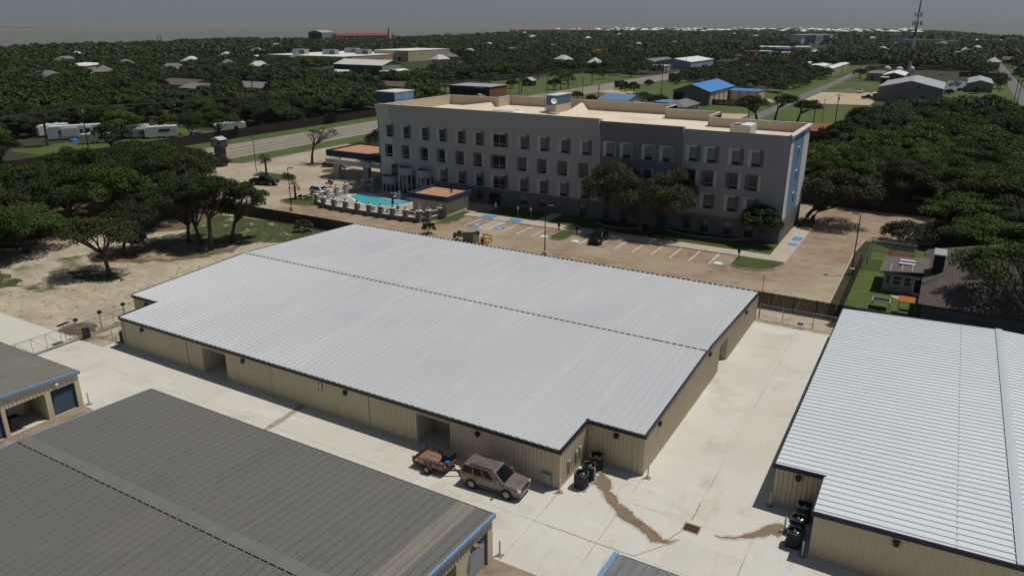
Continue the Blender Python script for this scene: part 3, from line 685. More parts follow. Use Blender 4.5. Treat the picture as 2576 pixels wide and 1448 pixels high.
for x, y, z_, lb in ((1.22, 2.25, 1, 'middle black air conditioner of three in the corner of the silver roofed building'), (1.15, 3.65, 1, 'black air conditioner deepest in the corner notch of the silver roofed building'),
                     (15.2, 2.0, 1, 'black air conditioner nearest the camera beside the white roofed building'), (15.15, 3.45, 1, 'middle black air conditioner of three beside the white roofed building'), (15.25, 5.0, 1, 'black air conditioner farthest back in the notch of the white roofed building'),
                     (-49.3, .75, 1, 'black air conditioner at the left corner of the silver roofed building near the gate'), (-40.9, -14.5, 1, 'dark air conditioner in the recess between teal roll-up doors')): dup(ac0, (x, y, 0), random.choice((0, .1, 1.57)), lb, 1.13)
POST = mat('bollard_grey', (.56, .54, .49), .6, layers=[((.30, .27, .22), 3, .5, .75)])
def make_bollard(label, x, y):
    t = thing('bollard', label, 'bollard', (x, y, 0), 0, 'steel pipe bollards')
    b = MB(); b.lathe((0, 0, 0), [(.055, 0), (.055, 1.05), (.045, 1.09), (.0, 1.11)], 10); b.build('post', POST, t)
    b = MB(); b.cbox((0, 0, .012), (.42, .42, .03), .6); b.build('footing', OLDC, t); return t
bo = make_bollard('pale pipe bollard at the front corner beside the parked suv', .2, -.3)
for x, y, lb in ((1.72, 2.1, 'pipe bollard standing in front of the three condensers of the silver roofed building'), (4.85, 4.4, 'pipe bollard at the right front corner of the silver roofed building'), (13.05, 5.45, 'pipe bollard at the left corner of the white roofed building'),
                 (14.45, 3.15, 'pipe bollard beside the damp stain and condensers of the white roofed building'), (15.85, 1.25, 'pipe bollard at the front corner below the white roofed building'), (-.05, -7.95, 'pipe bollard at the corner of the dark weathered roof'),
                 (-39.85, -9.05, 'pipe bollard at the corner of the teal door building'), (-50.8, .3, 'pipe bollard next to the chain link gate'), (-48.85, -.55, 'pipe bollard at the left front corner of the silver roofed building')): dup(bo, (x, y, 0), random.uniform(0, 1.5), lb)
gr = place('drain_grate', 'rusty square drain grate set in the pale concrete yard', 'drain grate', 9.25, .45)
b = MB()
for q in ((8.68, -.03, 9.82, .07), (8.68, .83, 9.82, .93), (8.68, .07, 8.78, .83), (9.72, .07, 9.82, .83)): b.box(q[0], q[1], .002, q[2], q[3], .016)
b.build('frame', mat('grate_frame', (.40, .35, .27), .8, layers=[((.20, .13, .08), 3, .5, .7)]), gr)
b = MB(); b.box(8.78, .07, .001, 9.72, .83, .006)
for i in range(23): b.box(8.79 + i * .04, .07, .006, 8.805 + i * .04, .83, .02)
for x in (9.09, 9.41): b.box(x, .07, .006, x + .025, .83, .024)
b.build('bars', mat('rusty_iron', (.060, .030, .018), .85), gr)
gr = place('drain_box', 'concrete drain box with dark grate by the chain link fence', 'drain box', 9, 39.8)
b = MB(); b.mt(0).prism([(8.3, 40.7), (9.4, 41.2), (9.7, 38.9), (8.5, 38.7)], -.05, .08); b.mt(1).box(8.7, 39.7, .08, 9.3, 40.4, .095); b.build('box', [WALK, BLK], gr)

# sliding gate
LINK = mat('chain_link', (.24, .25, .245), .5, metal=.4)
def linkmesh(b, x, y0, y1, z0, z1, s=.16, r=.0035, ax='y'):
    n = int((y1 - y0 + z1 - z0) / s)
    for i in range(n):
        a = y0 - (z1 - z0) + i * s
        for sg in (1, -1):
            p0, p1 = a, a + (z1 - z0); q0, q1 = (z0, z1) if sg > 0 else (z1, z0)
            c0, c1 = max(p0, y0), min(p1, y1)
            if c1 - c0 < .05: continue
            f = lambda c: q0 + (q1 - q0) * (c - p0) / (p1 - p0)
            P, Q = ((x, c0, f(c0)), (x, c1, f(c1))) if ax == 'y' else ((c0, x, f(c0)), (c1, x, f(c1)))
            b.tube(P, Q, r, n=3, cap=False)
ga = place('sliding_gate', 'long galvanised chain link sliding gate across the driveway at left', 'gate', -53.9, -3)
b = MB(); X = -53.85
for z in (.18, 1.72): b.tube((X, -11.5, z), (X, 3.9, z), .035, n=6)
for i in range(12):
    y = -11.5 + i * 1.4; b.tube((X, y, .18), (X, y, 1.72), .025, n=5)
    if y < -1.5: b.tube((X, y, 1.72), (X, y + 1.4, .18), .018, n=5)
b.build('frame', STEEL, ga)
b = MB(); linkmesh(b, X, -11.5, 3.9, .2, 1.7); b.build('mesh', LINK, ga)
b = MB(); b.box(-54.05, -12, .005, -53.7, 4, .02); b.build('track', OLDC, ga)
gp = place('gate_guide', 'row of gate guide posts with black roller caps beside the sliding gate', 'gate post', -54.2, 1.2)
for y in (-1.2, 1.35, 4.0):
    b = MB(); b.tube((-54.25, y, 0), (-54.25, y, 2.0), .05, n=8); o = b.build('post', STEEL, gp); c = MB(); c.cbox((-54.2, y, 2.02), (.3, .34, .26)); c.build('roller_cap', BLK, o)
b = MB()
for z in (1.0, 1.95): b.tube((-54.25, -1.2, z), (-54.25, 6.5, z), .03, n=6)
b.tube((-54.25, 1.35, .1), (-54.25, 4.0, .12), .03, n=6); b.build('rail', STEEL, gp)
go = place('gate_operator', 'dark gate operator cabinet at the end of the sliding gate', 'gate motor', -53.4, -.9)
b = MB(); b.cbox((-53.35, -.85, .62), (.5, .55, 1.05)); b.cbox((-53.35, -.85, 1.17), (.44, .48, .08)); b.build('cabinet', mat('operator_cover', (.03, .03, .028), .5), go)
b = MB(); b.box(-53.75, -1.3, 0, -52.95, -.4, .1); b.build('plinth', OLDC, go)
sp = place('solar_panel', 'small black solar panel on a post by the gate', 'solar panel', -54.3, -2.6)
b = MB(); b.add([(-54.6, -3.0, 1.9), (-53.9, -3.0, 2.0), (-53.9, -1.9, 2.1), (-54.6, -1.9, 2.0), (-54.6, -3.0, 1.86), (-53.9, -3.0, 1.96), (-53.9, -1.9, 2.06), (-54.6, -1.9, 1.96)], [(0, 1, 2, 3), (7, 6, 5, 4), (0, 4, 5, 1), (1, 5, 6, 2), (2, 6, 7, 3), (3, 7, 4, 0)]); b.build('panel', mat('solar_cells', (.012, .014, .024), .25), sp)
b = MB(); b.tube((-54.3, -2.4, 0), (-54.3, -2.4, 1.95), .035, n=6); b.build('post', STEEL, sp)
mo = place('soil_heap', 'brown heap of soil beside the gate and sandy lot', 'soil heap', -56.7, -.4)
b = MB(); rn = random.Random(2); vs = [(-56.8, .2, .55)]; fs = []
for r_, z in ((.7, .38), (1.5, .12), (2.1, -.03)):
    for k in range(12): a = k * math.pi / 6; vs.append((-56.8 + r_ * math.cos(a) * rn.uniform(.85, 1.15), .2 + r_ * .8 * math.sin(a) * rn.uniform(.85, 1.15), z + rn.uniform(-.04, .06)))
for k in range(12): fs.append((0, 1 + k, 1 + (k + 1) % 12)); fs += [(1 + j * 12 + k, 13 + j * 12 + k, 13 + j * 12 + (k + 1) % 12, 1 + j * 12 + (k + 1) % 12) for j in range(2)]
b.add(vs, fs); b.build('heap', mat('dug_soil', (.13, .085, .055), .95, layers=[((.08, .055, .03), 2, .4, .7)]), mo)
# ------------------------------------------------------------------ vehicles
TYRE = mat('tyre_rubber', (.012, .012, .012), .85)
RIM = mat('alloy_rim', (.30, .30, .31), .3, metal=.7)
CGL = mat('car_glass', (.006, .008, .009), .10, spec=.35)
LAMP = mat('headlamp', (.55, .56, .56), .15)
TAIL = mat('tail_lamp', (.28, .02, .015), .25)
CHROME = mat('chrome', (.55, .55, .55), .2, metal=.8)
def paint(name, c): return mat(name, c, .28, metal=.35, spec=.5)
KIND = {  # stations (x, z_bottom, z_top, half width); cabin base/top x, roof z, half widths ; wheels ; rear bed
    'suv': dict(st=[(2.56, .48, .82, .80), (2.50, .34, .98, .92), (2.2, .30, 1.08, .985), (1.3, .30, 1.17, 1.0), (.9, .28, 1.20, 1.0), (-1.2, .28, 1.22, 1.0), (-2.3, .34, 1.22, .99), (-2.52, .42, 1.18, .94)],
                cb=(1.32, -2.48), ct=(.42, -2.28), zr=1.90, wb=.955, wt=.79, wx=(1.50, -1.46), wr=.40, L=2.56),
    'pickup': dict(st=[(2.85, .50, .85, .82), (2.78, .36, 1.00, .93), (2.4, .32, 1.10, .99), (1.5, .32, 1.18, 1.0), (1.1, .30, 1.18, 1.0), (-.78, .30, 1.18, 1.0), (-.80, .30, .72, 1.0), (-2.8, .40, .72, .98)],
                   cb=(1.48, -.82), ct=(.62, -.66), zr=1.88, wb=.94, wt=.76, wx=(1.78, -1.75), wr=.41, L=2.85),
    'car': dict(st=[(2.30, .40, .62, .74), (2.22, .26, .76, .86), (1.8, .24, .86, .90), (.95, .24, .96, .91), (-1.2, .24, .98, .91), (-2.0, .28, 1.0, .88), (-2.30, .42, .92, .78)],
                cb=(1.05, -1.95), ct=(.2, -1.25), zr=1.45, wb=.85, wt=.66, wx=(1.40, -1.32), wr=.33, L=2.3),
    'crossover': dict(st=[(2.33, .45, .75, .76), (2.25, .30, .88, .88), (1.9, .27, .98, .93), (1.05, .27, 1.06, .94), (-1.2, .27, 1.10, .94), (-2.1, .30, 1.12, .91), (-2.33, .45, 1.06, .82)],
                      cb=(1.12, -2.22), ct=(.3, -1.85), zr=1.70, wb=.88, wt=.70, wx=(1.40, -1.38), wr=.36, L=2.33)}
def make_car(name, kind, label, cat, M, loc, rz, detail=True, group=None):
    K = KIND[kind]; t = thing(name, label, cat, loc, rz, group)
    b = MB(); vs = []; n = 9
    for x, zb, zt, w in K['st']:
        sec = [(-w * .9, zb), (-w, zb + (zt - zb) * .35), (-w * .99, zb + (zt - zb) * .78), (-w * .93, zt - .02), (0, zt + .025), (w * .93, zt - .02), (w * .99, zb + (zt - zb) * .78), (w, zb + (zt - zb) * .35), (w * .9, zb)]
        vs += [(x, y, z) for y, z in sec]
    S = len(K['st']); fs = [(i * n + k, i * n + (k + 1) % n, (i + 1) * n + (k + 1) % n, (i + 1) * n + k) for i in range(S - 1) for k in range(n)]
    fs += [tuple(range(n))[::-1], tuple(range((S - 1) * n, S * n))]
    b.add(vs, fs)
    c0, c1 = K['cb']; t0, t1 = K['ct']; zr, wb, wt_ = K['zr'], K['wb'], K['wt']
    def belt(x):
        st = sorted(K['st']); 
        for (xa, _, za, _), (xb, _, zb_, _) in zip(st, st[1:]):
            if xa <= x <= xb: return za + (zb_ - za) * (x - xa) / max(xb - xa, 1e-6)
        return st[0][2]
    z0, z1 = belt(c0) - .03, (belt(c1 + .1) if kind != 'pickup' else 1.16) - .03
    ring = lambda x0, x1, za, zb_, w: [(x0, -w, za), (x0, w, za), (x1, w, zb_), (x1, -w, zb_)]
    cab = ring(c0, c1, z0, z1, wb) + ring(t0, t1, zr - .05, zr - .06, wt_) + ring(t0 - .12, t1 + .14, zr, zr, wt_ * .86)
    b.add(cab, [(k * 4 + i, k * 4 + (i + 1) % 4, k * 4 + 4 + (i + 1) % 4, k * 4 + 4 + i) for k in range(2) for i in range(4)] + [(8, 9, 10, 11)])
    if kind == 'pickup':
        b.box(-2.8, -.98, .7, -.84, -.88, 1.16); b.box(-2.8, .88, .7, -.84, .98, 1.16); b.box(-2.82, -.97, .7, -2.74, .97, 1.14); b.box(-.9, -.88, .7, -.82, .88, 1.16)
    o = b.build('body', M, t)
    bv = o.modifiers.new('bevel', 'BEVEL'); bv.width = .10; bv.segments = 3; bv.angle_limit = R(20)
    o.data.polygons.foreach_set('use_smooth', [True] * len(o.data.polygons))
    wn = o.modifiers.new('wn', 'WEIGHTED_NORMAL'); wn.keep_sharp = False
    # glass on the cabin faces
    def lerp3(p, q, a): return tuple(p[i] + (q[i] - p[i]) * a for i in range(3))
    def panel(bl, br, tr_, tl, u0, u1, v0, v1, off):
        f = lambda u, v: lerp3(lerp3(bl, br, u), lerp3(tl, tr_, u), v)
        return [tuple(a + o_ for a, o_ in zip(f(u, v), off)) for u, v in ((u0, v0), (u1, v0), (u1, v1), (u0, v1))]
    g = MB(); g.add(panel(cab[0], cab[1], cab[5], cab[4], .06, .94, .10, .95, (.012, 0, .012)), [(0, 1, 2, 3)]); g.build('windshield', CGL, t)
    g = MB(); g.add(panel(cab[2], cab[3], cab[7], cab[6], .08, .92, .25, .92, (-.014, 0, .006)), [(0, 1, 2, 3)]); g.build('rear_window', CGL, t)
    cuts = {'suv': [(.215, .43), (.46, .68), (.715, .955)], 'pickup': [(.33, .62), (.65, .93)], 'car': [(.22, .52), (.55, .83)], 'crossover': [(.20, .45), (.48, .70), (.73, .92)]}[kind]
    for s in (-1, 1):
        bl, br, tr_, tl = ((cab[0], cab[3], cab[7], cab[4]) if s < 0 else (cab[1], cab[2], cab[6], cab[5]))
        for i, (u0, u1) in enumerate(cuts):
            q = panel(bl, br, tr_, tl, u0, u1, .14, .90, (0, s * .012, .004))
            if i == 0: q[3] = lerp3(q[3], q[2], .12)
            g = MB(); g.add(q, [(0, 1, 2, 3)]); g.build('side_window', CGL, t)
    r, W = K['wr'], K['st'][3][3]
    for x in K['wx']:
        for s in (-1, 1):
            y = s * (W - .10)
            a = MB(); a.tube((x, s * (W - .32), r + .02), (x, s * (W + .004), r + .02), r + .085, n=20); a.build('wheel_arch', BLK, t)
            wl = MB(); wl.path([(x, y - s * .12, r), (x, y - s * .12 + s * .02, r), (x, y + s * .10, r), (x, y + s * .125, r)], [r * .9, r, r, r * .9], 20); wo_ = wl.build('wheel', TYRE, t)
            rm = MB(); rm.tube((x, y + s * .10, r), (x, y + s * .128, r), r * .64, n=16)
            ro = rm.build('rim', RIM, wo_)
            if detail:
                h = MB()
                for k in range(6):
                    a_ = k * math.pi / 3 + .3; h.cbox((x + r * .42 * math.cos(a_), y + s * .130, r + r * .42 * math.sin(a_)), (.07, .012, .07))
                h.build('rim_gap', BLK, wo_)
    x, zb, zt, w = K['st'][1]
    for s in (-1, 1):
        h = MB(); h.cbox((x - .03, s * (w - .13), zt - .12), (.16, .30, .17)); h.build('headlight', LAMP, t)
        xr, _, zt2, w2 = K['st'][-1]; zz = .98 if kind == 'pickup' else zt2 - .18
        h = MB(); h.cbox((xr + .03, s * (w2 - .03), zz), (.12, .14, .42 if kind != 'car' else .2)); h.build('taillight', TAIL, t)
        h = MB(); h.cbox((c0 - .42, s * (wb + .14), belt(c0) + .12), (.16, .22, .17)); h.build('mirror', M, t)
    h = MB(); h.cbox((x + .045, 0, zt - .17), (.05, w * 1.25, .2)); h.build('grille', BLK, t)
    h = MB(); h.cbox((x + .03, 0, zb + .12), (.14, w * 1.9, .20)); h.build('bumper', CHROME if kind == 'pickup' else M, t)
    if detail and kind == 'suv':
        for s in (-1, 1):
            h = MB(); h.path([(.25, s * .68, zr - .02), (.1, s * .69, zr + .05), (-1.6, s * .69, zr + .05), (-1.75, s * .68, zr - .02)], .028, 6); h.build('roof_rail', BLK, t)
            h = MB(); h.cbox((.15, s * 1.005, .56), (2.1, .02, .10)); h.build('side_moulding', BLK, t)
            for xh in (.28, -.75): h = MB(); h.cbox((xh, s * .995, 1.02), (.2, .03, .045)); h.build('door_handle', CHROME, t)
        h = MB(); h.cbox((2.47, 0, .93), (.03, 1.3, .03)); h.build('grille_bar', CHROME, t)
        for k in range(7): h = MB(); h.cbox((-.95, -.48 + k * .16, zr + .006), (2.2, .03, .012)); h.build('roof_rib', M, t)
        h = MB(); h.cbox((2.55, 0, .52), (.02, .5, .14)); h.build('number_plate', WHITE, t)
    return t
BRONZE = mat('bronze_paint', (.235, .195, .168), .28, metal=.35, spec=.5, layers=[((.145, .116, .098), 1.5, .4, .7)])
make_car('parked_suv', 'suv', 'bronze grey suv with roof rails hitched to a small rusty trailer', 'suv', BRONZE, (-4.0, -2.02, 0), .045).scale = (.925, .93, .92)
BLKP, WHTP, REDP, SILP, GRYP, BLUP = paint('black_paint', (.010, .010, .011)), paint('white_car_paint', (.62, .62, .62)), paint('red_paint', (.12, .012, .010)), paint('silver_paint', (.34, .35, .36)), paint('dark_grey_paint', (.06, .062, .065)), paint('dark_blue_paint', (.02, .03, .07))
make_car('pickup_truck', 'pickup', 'black pickup truck parked by the palm island left of the pool', 'pickup', BLKP, (-97.0, 63.0, 0), .35)
make_car('parked_suv', 'crossover', 'white suv with dark windows parked behind the pool fence', 'suv', WHTP, (-80.7, 61.8, 0), -.02)
make_car('parked_suv', 'crossover', 'black suv parked in the shade of the wispy tree beside the hotel', 'suv', BLKP, (-22.9, 58.9, 0), -1.48)
make_car('parked_car', 'car', 'dark red car parked behind the entrance canopy column', 'car', REDP, (-99.2, 84.9, 0), .55)
make_car('pickup_truck', 'pickup', 'black pickup parked among the oak trunks on the sandy lot', 'pickup', BLKP, (-83.4, 24.2, 0), .1)

# trailer with its load
RUST = mat('rusty_frame', (.085, .035, .020), .85, layers=[((.045, .022, .014), 3, .4, .7)])
PLY = mat('weathered_planks', (.22, .135, .080), .85, layers=[((.16, .085, .045), 1.2, .45, .68, (.6, 4, 1)), ((.33, .21, .13), 3, .5, .7, (.5, 4, 1))])
tl = place('utility_trailer', 'small rusty utility trailer with plank deck behind the bronze suv', 'trailer', -9.1, -1.95)
TX0, TX1, TY0, TY1 = -10.45, -7.75, -2.85, -1.05
b = MB()
for i in range(9): y = TY0 + .05 + i * .19; b.box(TX0 + .05, y, .50, TX1 - .05, y + .18, .55)
b.build('deck', PLY, tl)
b = MB()
for y in (TY0, TY1): b.box(TX0, y - .04, .40, TX1, y + .04, .54)
for x in (TX0, TX1): b.box(x - .04, TY0, .40, x + .04, TY1, .54)
b.build('frame', RUST, tl)
b = MB()
for y in (TY0, TY1):
    b.box(TX0, y - .03, .88, TX1, y + .03, .94)
    for k in range(6): x = TX0 + k * (TX1 - TX0) / 5; b.box(x - .025, y - .025, .5, x + .025, y + .025, .9)
b.box(TX0 - .03, TY0, .54, TX0 + .03, TY1, .78)
b.build('side_rail', RUST, tl)
for s, y in ((-1, TY0 - .17), (1, TY1 + .17)):
    w_ = MB(); w_.path([(-9.05, y - .1, .33), (-9.05, y - .08, .33), (-9.05, y + .08, .33), (-9.05, y + .1, .33)], [.29, .33, .33, .29], 18); wo_ = w_.build('wheel', TYRE, tl)
    w_ = MB(); w_.tube((-9.05, y + s * .09, .33), (-9.05, y + s * .108, .33), .19, n=14); w_.build('rim', mat('cream_rim', (.40, .34, .25), .6), wo_)
    f = MB()
    P = [(-9.05 + .42 * math.cos(R(a)), .33 + .42 * math.sin(R(a))) for a in range(10, 171, 20)]
    for (xa, za), (xb, zb) in zip(P, P[1:]): f.add([(xa, y - .14, za), (xa, y + .14, za), (xb, y + .14, zb), (xb, y - .14, zb)], [(0, 1, 2, 3)])
    f.build('mudguard', RUST, tl)
b = MB()
for y in (TY0 + .25, TY1 - .25): bar(b, (TX1, y, .45), (-6.6, -1.95, .45), .09, .10)
b.box(-6.85, -2.02, .40, -6.38, -1.88, .50); b.tube((-6.75, -1.95, .3), (-6.75, -1.95, .95), .03, n=6); b.build('tongue', RUST, tl)
ld = place('ladder', 'grey aluminium step ladder lying on the near side of the trailer deck', 'ladder', -9, -2.5, z=.55)
b = MB()
for y in (-2.68, -2.30): bar(b, (-9.9, y, .66), (-7.7, y + .06, .66), .05, .09)
for k in range(6): x = -9.7 + k * .36; b.box(x, -2.68, .63, x + .06, -2.28, .69)
b.build('ladder', mat('aluminium', (.33, .33, .33), .4, metal=.5), ld)
tb = place('tool_chest', 'black tool chest across the front of the trailer', 'tool box', -8.0, -1.6, z=.55)
b = MB(); b.box(-8.55, -1.95, .55, -7.85, -1.1, 1.12); b.box(-8.58, -1.98, 1.06, -7.82, -1.08, 1.16); o = b.build('chest', BLK, tb); o.modifiers.new('bevel', 'BEVEL').width = .03
jc = place('blue_crate', 'bright blue crate at the front of the rusty trailer', 'crate', -7.75, -2.1, z=.55)
b = MB(); b.box(-8.0, -2.3, .55, -7.72, -2.0, .86); b.box(-8.02, -2.32, .82, -7.70, -1.98, .88); b.build('crate', mat('blue_plastic', (.03, .12, .34), .5), jc)

# ------------------------------------------------------------------ hotel
HW = mat('hotel_light_stucco', (.345, .345, .35), .9, layers=[((.315, .315, .32), .35, .4, .7), ((.36, .36, .36), 6, .45, .75)], bump=.25, bscale=3)
HWL = mat('hotel_pale_stucco', (.47, .47, .46), .9, layers=[((.44, .44, .435), .4, .4, .7)])
HWD = mat('hotel_grey_stucco', (.165, .165, .172), .9, layers=[((.15, .15, .156), .35, .4, .7), ((.18, .18, .185), 6, .45, .75)], bump=.25, bscale=3)
HWM = mat('hotel_mid_stucco', (.29, .29, .30), .9, layers=[((.265, .265, .275), .35, .4, .7), ((.305, .305, .312), 6, .45, .75)], bump=.25, bscale=3)
STONE = mat('hotel_stone_base', (.15, .14, .13), .9, brick=dict(w=.62, h=.22, m=.012, off=.5, rot=(R(90), 0, 0), c1=(.19, .18, .165), c2=(.115, .108, .10), cm=(.09, .085, .08)), layers=[((.13, .125, .115), 1.3, .45, .7)])
CREAM = mat('roof_membrane', (.68, .60, .47), .8, layers=[((.56, .46, .33), .1, .4, .7), ((.66, .58, .45), .7, .5, .75), ((.48, .41, .30), 1.5, .6, .8)])
CREAM2 = mat('parapet_cream', (.53, .44, .31), .85, layers=[((.50, .39, .29), .12, .45, .65), ((.46, .39, .28), 1.2, .5, .75, (1, 1, .2))])
CAP = mat('parapet_cap', (.60, .57, .50), .6); DCAP = mat('dark_cap', (.035, .034, .03), .6)
HBLUE = mat('hotel_blue_panel', (.115, .235, .38), .7, layers=[((.16, .29, .43), .35, .45, .65), ((.09, .19, .32), 1.4, .5, .75, (1, 1, .25))])
HDBLUE = mat('hotel_dark_blue', (.075, .14, .22), .7, layers=[((.06, .115, .185), .6, .4, .7)])
HT = place('hotel', 'long four storey grey hotel with dark windows, stone base and cream flat roof', 'hotel', -37, 79)
XL, XA, XB, XR = -73.6, -28.4, -14.9, .45
def lean2(z): return -.16 * max(0, z - 12.95)
def lean1(z): return lean2(z) - .14 * max(0, z - 12.9)
SEC = [(XL, XA, 16.35, lean1, HW), (XA, XB, 15.95, lean2, HWD), (XB, XR, 15.6, lambda z: 0, HWM)]
YF = 71.0
BACK = [(XL, -62, 95), (-62, -25.6, 100.2), (-25.6, -15.6, 94.2), (-15.6, XR, 87.0)]
for xa, xb, zt, ln, M in SEC:
    w = MB(); zs = [3.05, 12.95, zt]
    if xa == XL:
        for x0, x1, mm in ((xa, -70.6, 1), (-70.6, xb, 0)):
            w.mt(mm)
            for za, zb in zip(zs, zs[1:]): w.quad((x0, YF + ln(za), za), (x1, YF + ln(za), za), (x1, YF + ln(zb) , zb), (x0, YF + ln(zb), zb))
    else:
        w.mt(0)
        for za, zb in zip(zs, zs[1:]): w.quad((xa, YF + ln(za), za), (xb, YF + ln(za), za), (xb, YF + ln(zb), zb), (xa, YF + ln(zb), zb))
    w.mt(2)   # returns and the inner face of the parapet
    for za, zb in zip(zs, zs[1:]):
        w.quad((xb, YF + ln(za), za), (xb, YF + .45, za), (xb, YF + .45, zb), (xb, YF + ln(zb), zb))
        w.quad((xa, YF + .45, za), (xa, YF + ln(za), za), (xa, YF + ln(zb), zb), (xa, YF + .45, zb))
    w.mt(3); w.quad((xb, YF + .45, 14), (xa, YF + .45, 14), (xa, YF + .45, zt), (xb, YF + .45, zt)); w.quad((xa, YF + ln(zt), zt), (xb, YF + ln(zt), zt), (xb, YF + .45, zt), (xa, YF + .45, zt))
    w.build('front_wall', [M, HWL, HWL, CREAM2], HT)
    c = MB(); c.box(xa, YF + ln(zt) - .05, zt + .003, xb, YF + ln(zt) + .40, zt + .06); c.build('parapet_cap', DCAP, HT)
w = MB(); w.box(XL, YF - .04, 0, XR, YF + .3, 3.05); w.box(XR - .2, YF + .3, 0, XR + .03, 87, 3.35)
w.build('stone_base', STONE, HT)
c = MB(); c.box(XL, YF - .09, 3.052, XR, YF - .002, 3.17); c.build('stone_sill', HWM, HT)
w = MB()   # end wall at the right: white, blue, white
for y0, y1, k in ((YF, 74.0, 1), (74.0, 82.2, 0), (82.2, 87.0, 1)):
    w.mt(k); w.quad((XR, y0, 3.3), (XR, y1, 3.3), (XR, y1, 15.6), (XR, y0, 15.6))
w.build('end_wall', [HBLUE, mat('hotel_white_panel', (.60, .58, .52), .8)], HT)
w = MB()
pts = [(XL, YF + .45)]
for xa, xb, yb in BACK: pts += [(xa, yb), (xb, yb)]
pts.append((XR, YF + .45))
for (xa, ya), (xb, yb) in zip(pts, pts[1:]):
    ztp = 15.6 if xa > -16 else 16.1
    if xa == XR and xb == XR: continue
    w.mt(0); w.quad((xa, ya, 0), (xb, yb, 0), (xb, yb, ztp), (xa, ya, ztp))
w.build('rear_wall', HWM, HT)
w = MB(); cp = MB()
for i, ((xa, ya), (xb, yb)) in enumerate(zip(pts, pts[1:])):
    if xa == XR and xb == XR: xa = xb = XR - .012
    ztp = 15.75 if max(xa, xb) > -15 else (15.95 if max(xa, xb) > -25 else 16.1)
    d = Vector((xb - xa, yb - ya)).normalized(); nx, ny = d.y * .3, -d.x * .3
    w.add([(xa, ya, 13.9), (xb, yb, 13.9), (xb + nx, yb + ny, 13.9), (xa + nx, ya + ny, 13.9), (xa, ya, ztp), (xb, yb, ztp), (xb + nx, yb + ny, ztp), (xa + nx, ya + ny, ztp)], [(0, 1, 5, 4), (3, 7, 6, 2), (0, 4, 7, 3), (1, 2, 6, 5)])
    bar(cp, (xa, ya, ztp + .04), (xb, yb, ztp + .04), .36, .07, (nx / 2, ny / 2, 0))
w.build('parapet', CREAM2, HT); cp.build('parapet_cap', CAP, HT)
w = MB(); w.sheet([(x, y) for x, y in pts], 14.25)
w.mt(1); w.box(-55.9, 80, 14.26, -54.9, 92, 14.30)
w.build('roof', [CREAM, mat('walkway_pad', (.20, .155, .115), .9)], HT)
sl_ = MB()   # sloped crickets against the back parapet
sl_.add([(-45.6, 98.5, 14.26), (-44, 88, 14.26), (-43.5, 99.9, 14.26), (-45.0, 99.5, 15.7)], [(0, 1, 3), (1, 2, 3), (0, 3, 2)])
sl_.add([(-70, 94, 14.26), (-62.2, 94.5, 14.26), (-62.4, 84, 14.26), (-63, 94.2, 15.2)], [(0, 2, 3), (2, 1, 3)])
sl_.build('roof_cricket', CREAM, HT)
tw = MB(); tw.mt(0).box(-78.6, 76.6, 0, -74.0, 82.6, 17.85); tw.mt(1).box(-78.7, 76.5, 17.85, -73.9, 82.7, 18.0); tw.build('entrance_tower', [HBLUE, CAP], HT)
tw = MB(); tw.mt(0).box(-78.62, 76.57, 14.6, -74.0, 76.6 - .001, 17.84); tw.build('tower_panel', mat('tower_navy', (.045, .085, .14), .7), HT)
tw = MB(); tw.mt(0).box(-48.5, 90.5, 14.26, -46.3, 97.2, 15.75); tw.mt(1).box(-48.4, 90.6, 15.75, -46.4, 97.1, 17.5); tw.mt(2).box(-48.5, 90.5, 17.5, -46.3, 97.2, 17.62); tw.build('stair_tower', [CREAM2, HDBLUE, CAP], HT)
w = MB(); w.box(XR + .0, YF + .1, 15.5, XR + .28, 87.1, 15.75); w.build('end_cap', CAP, HT)
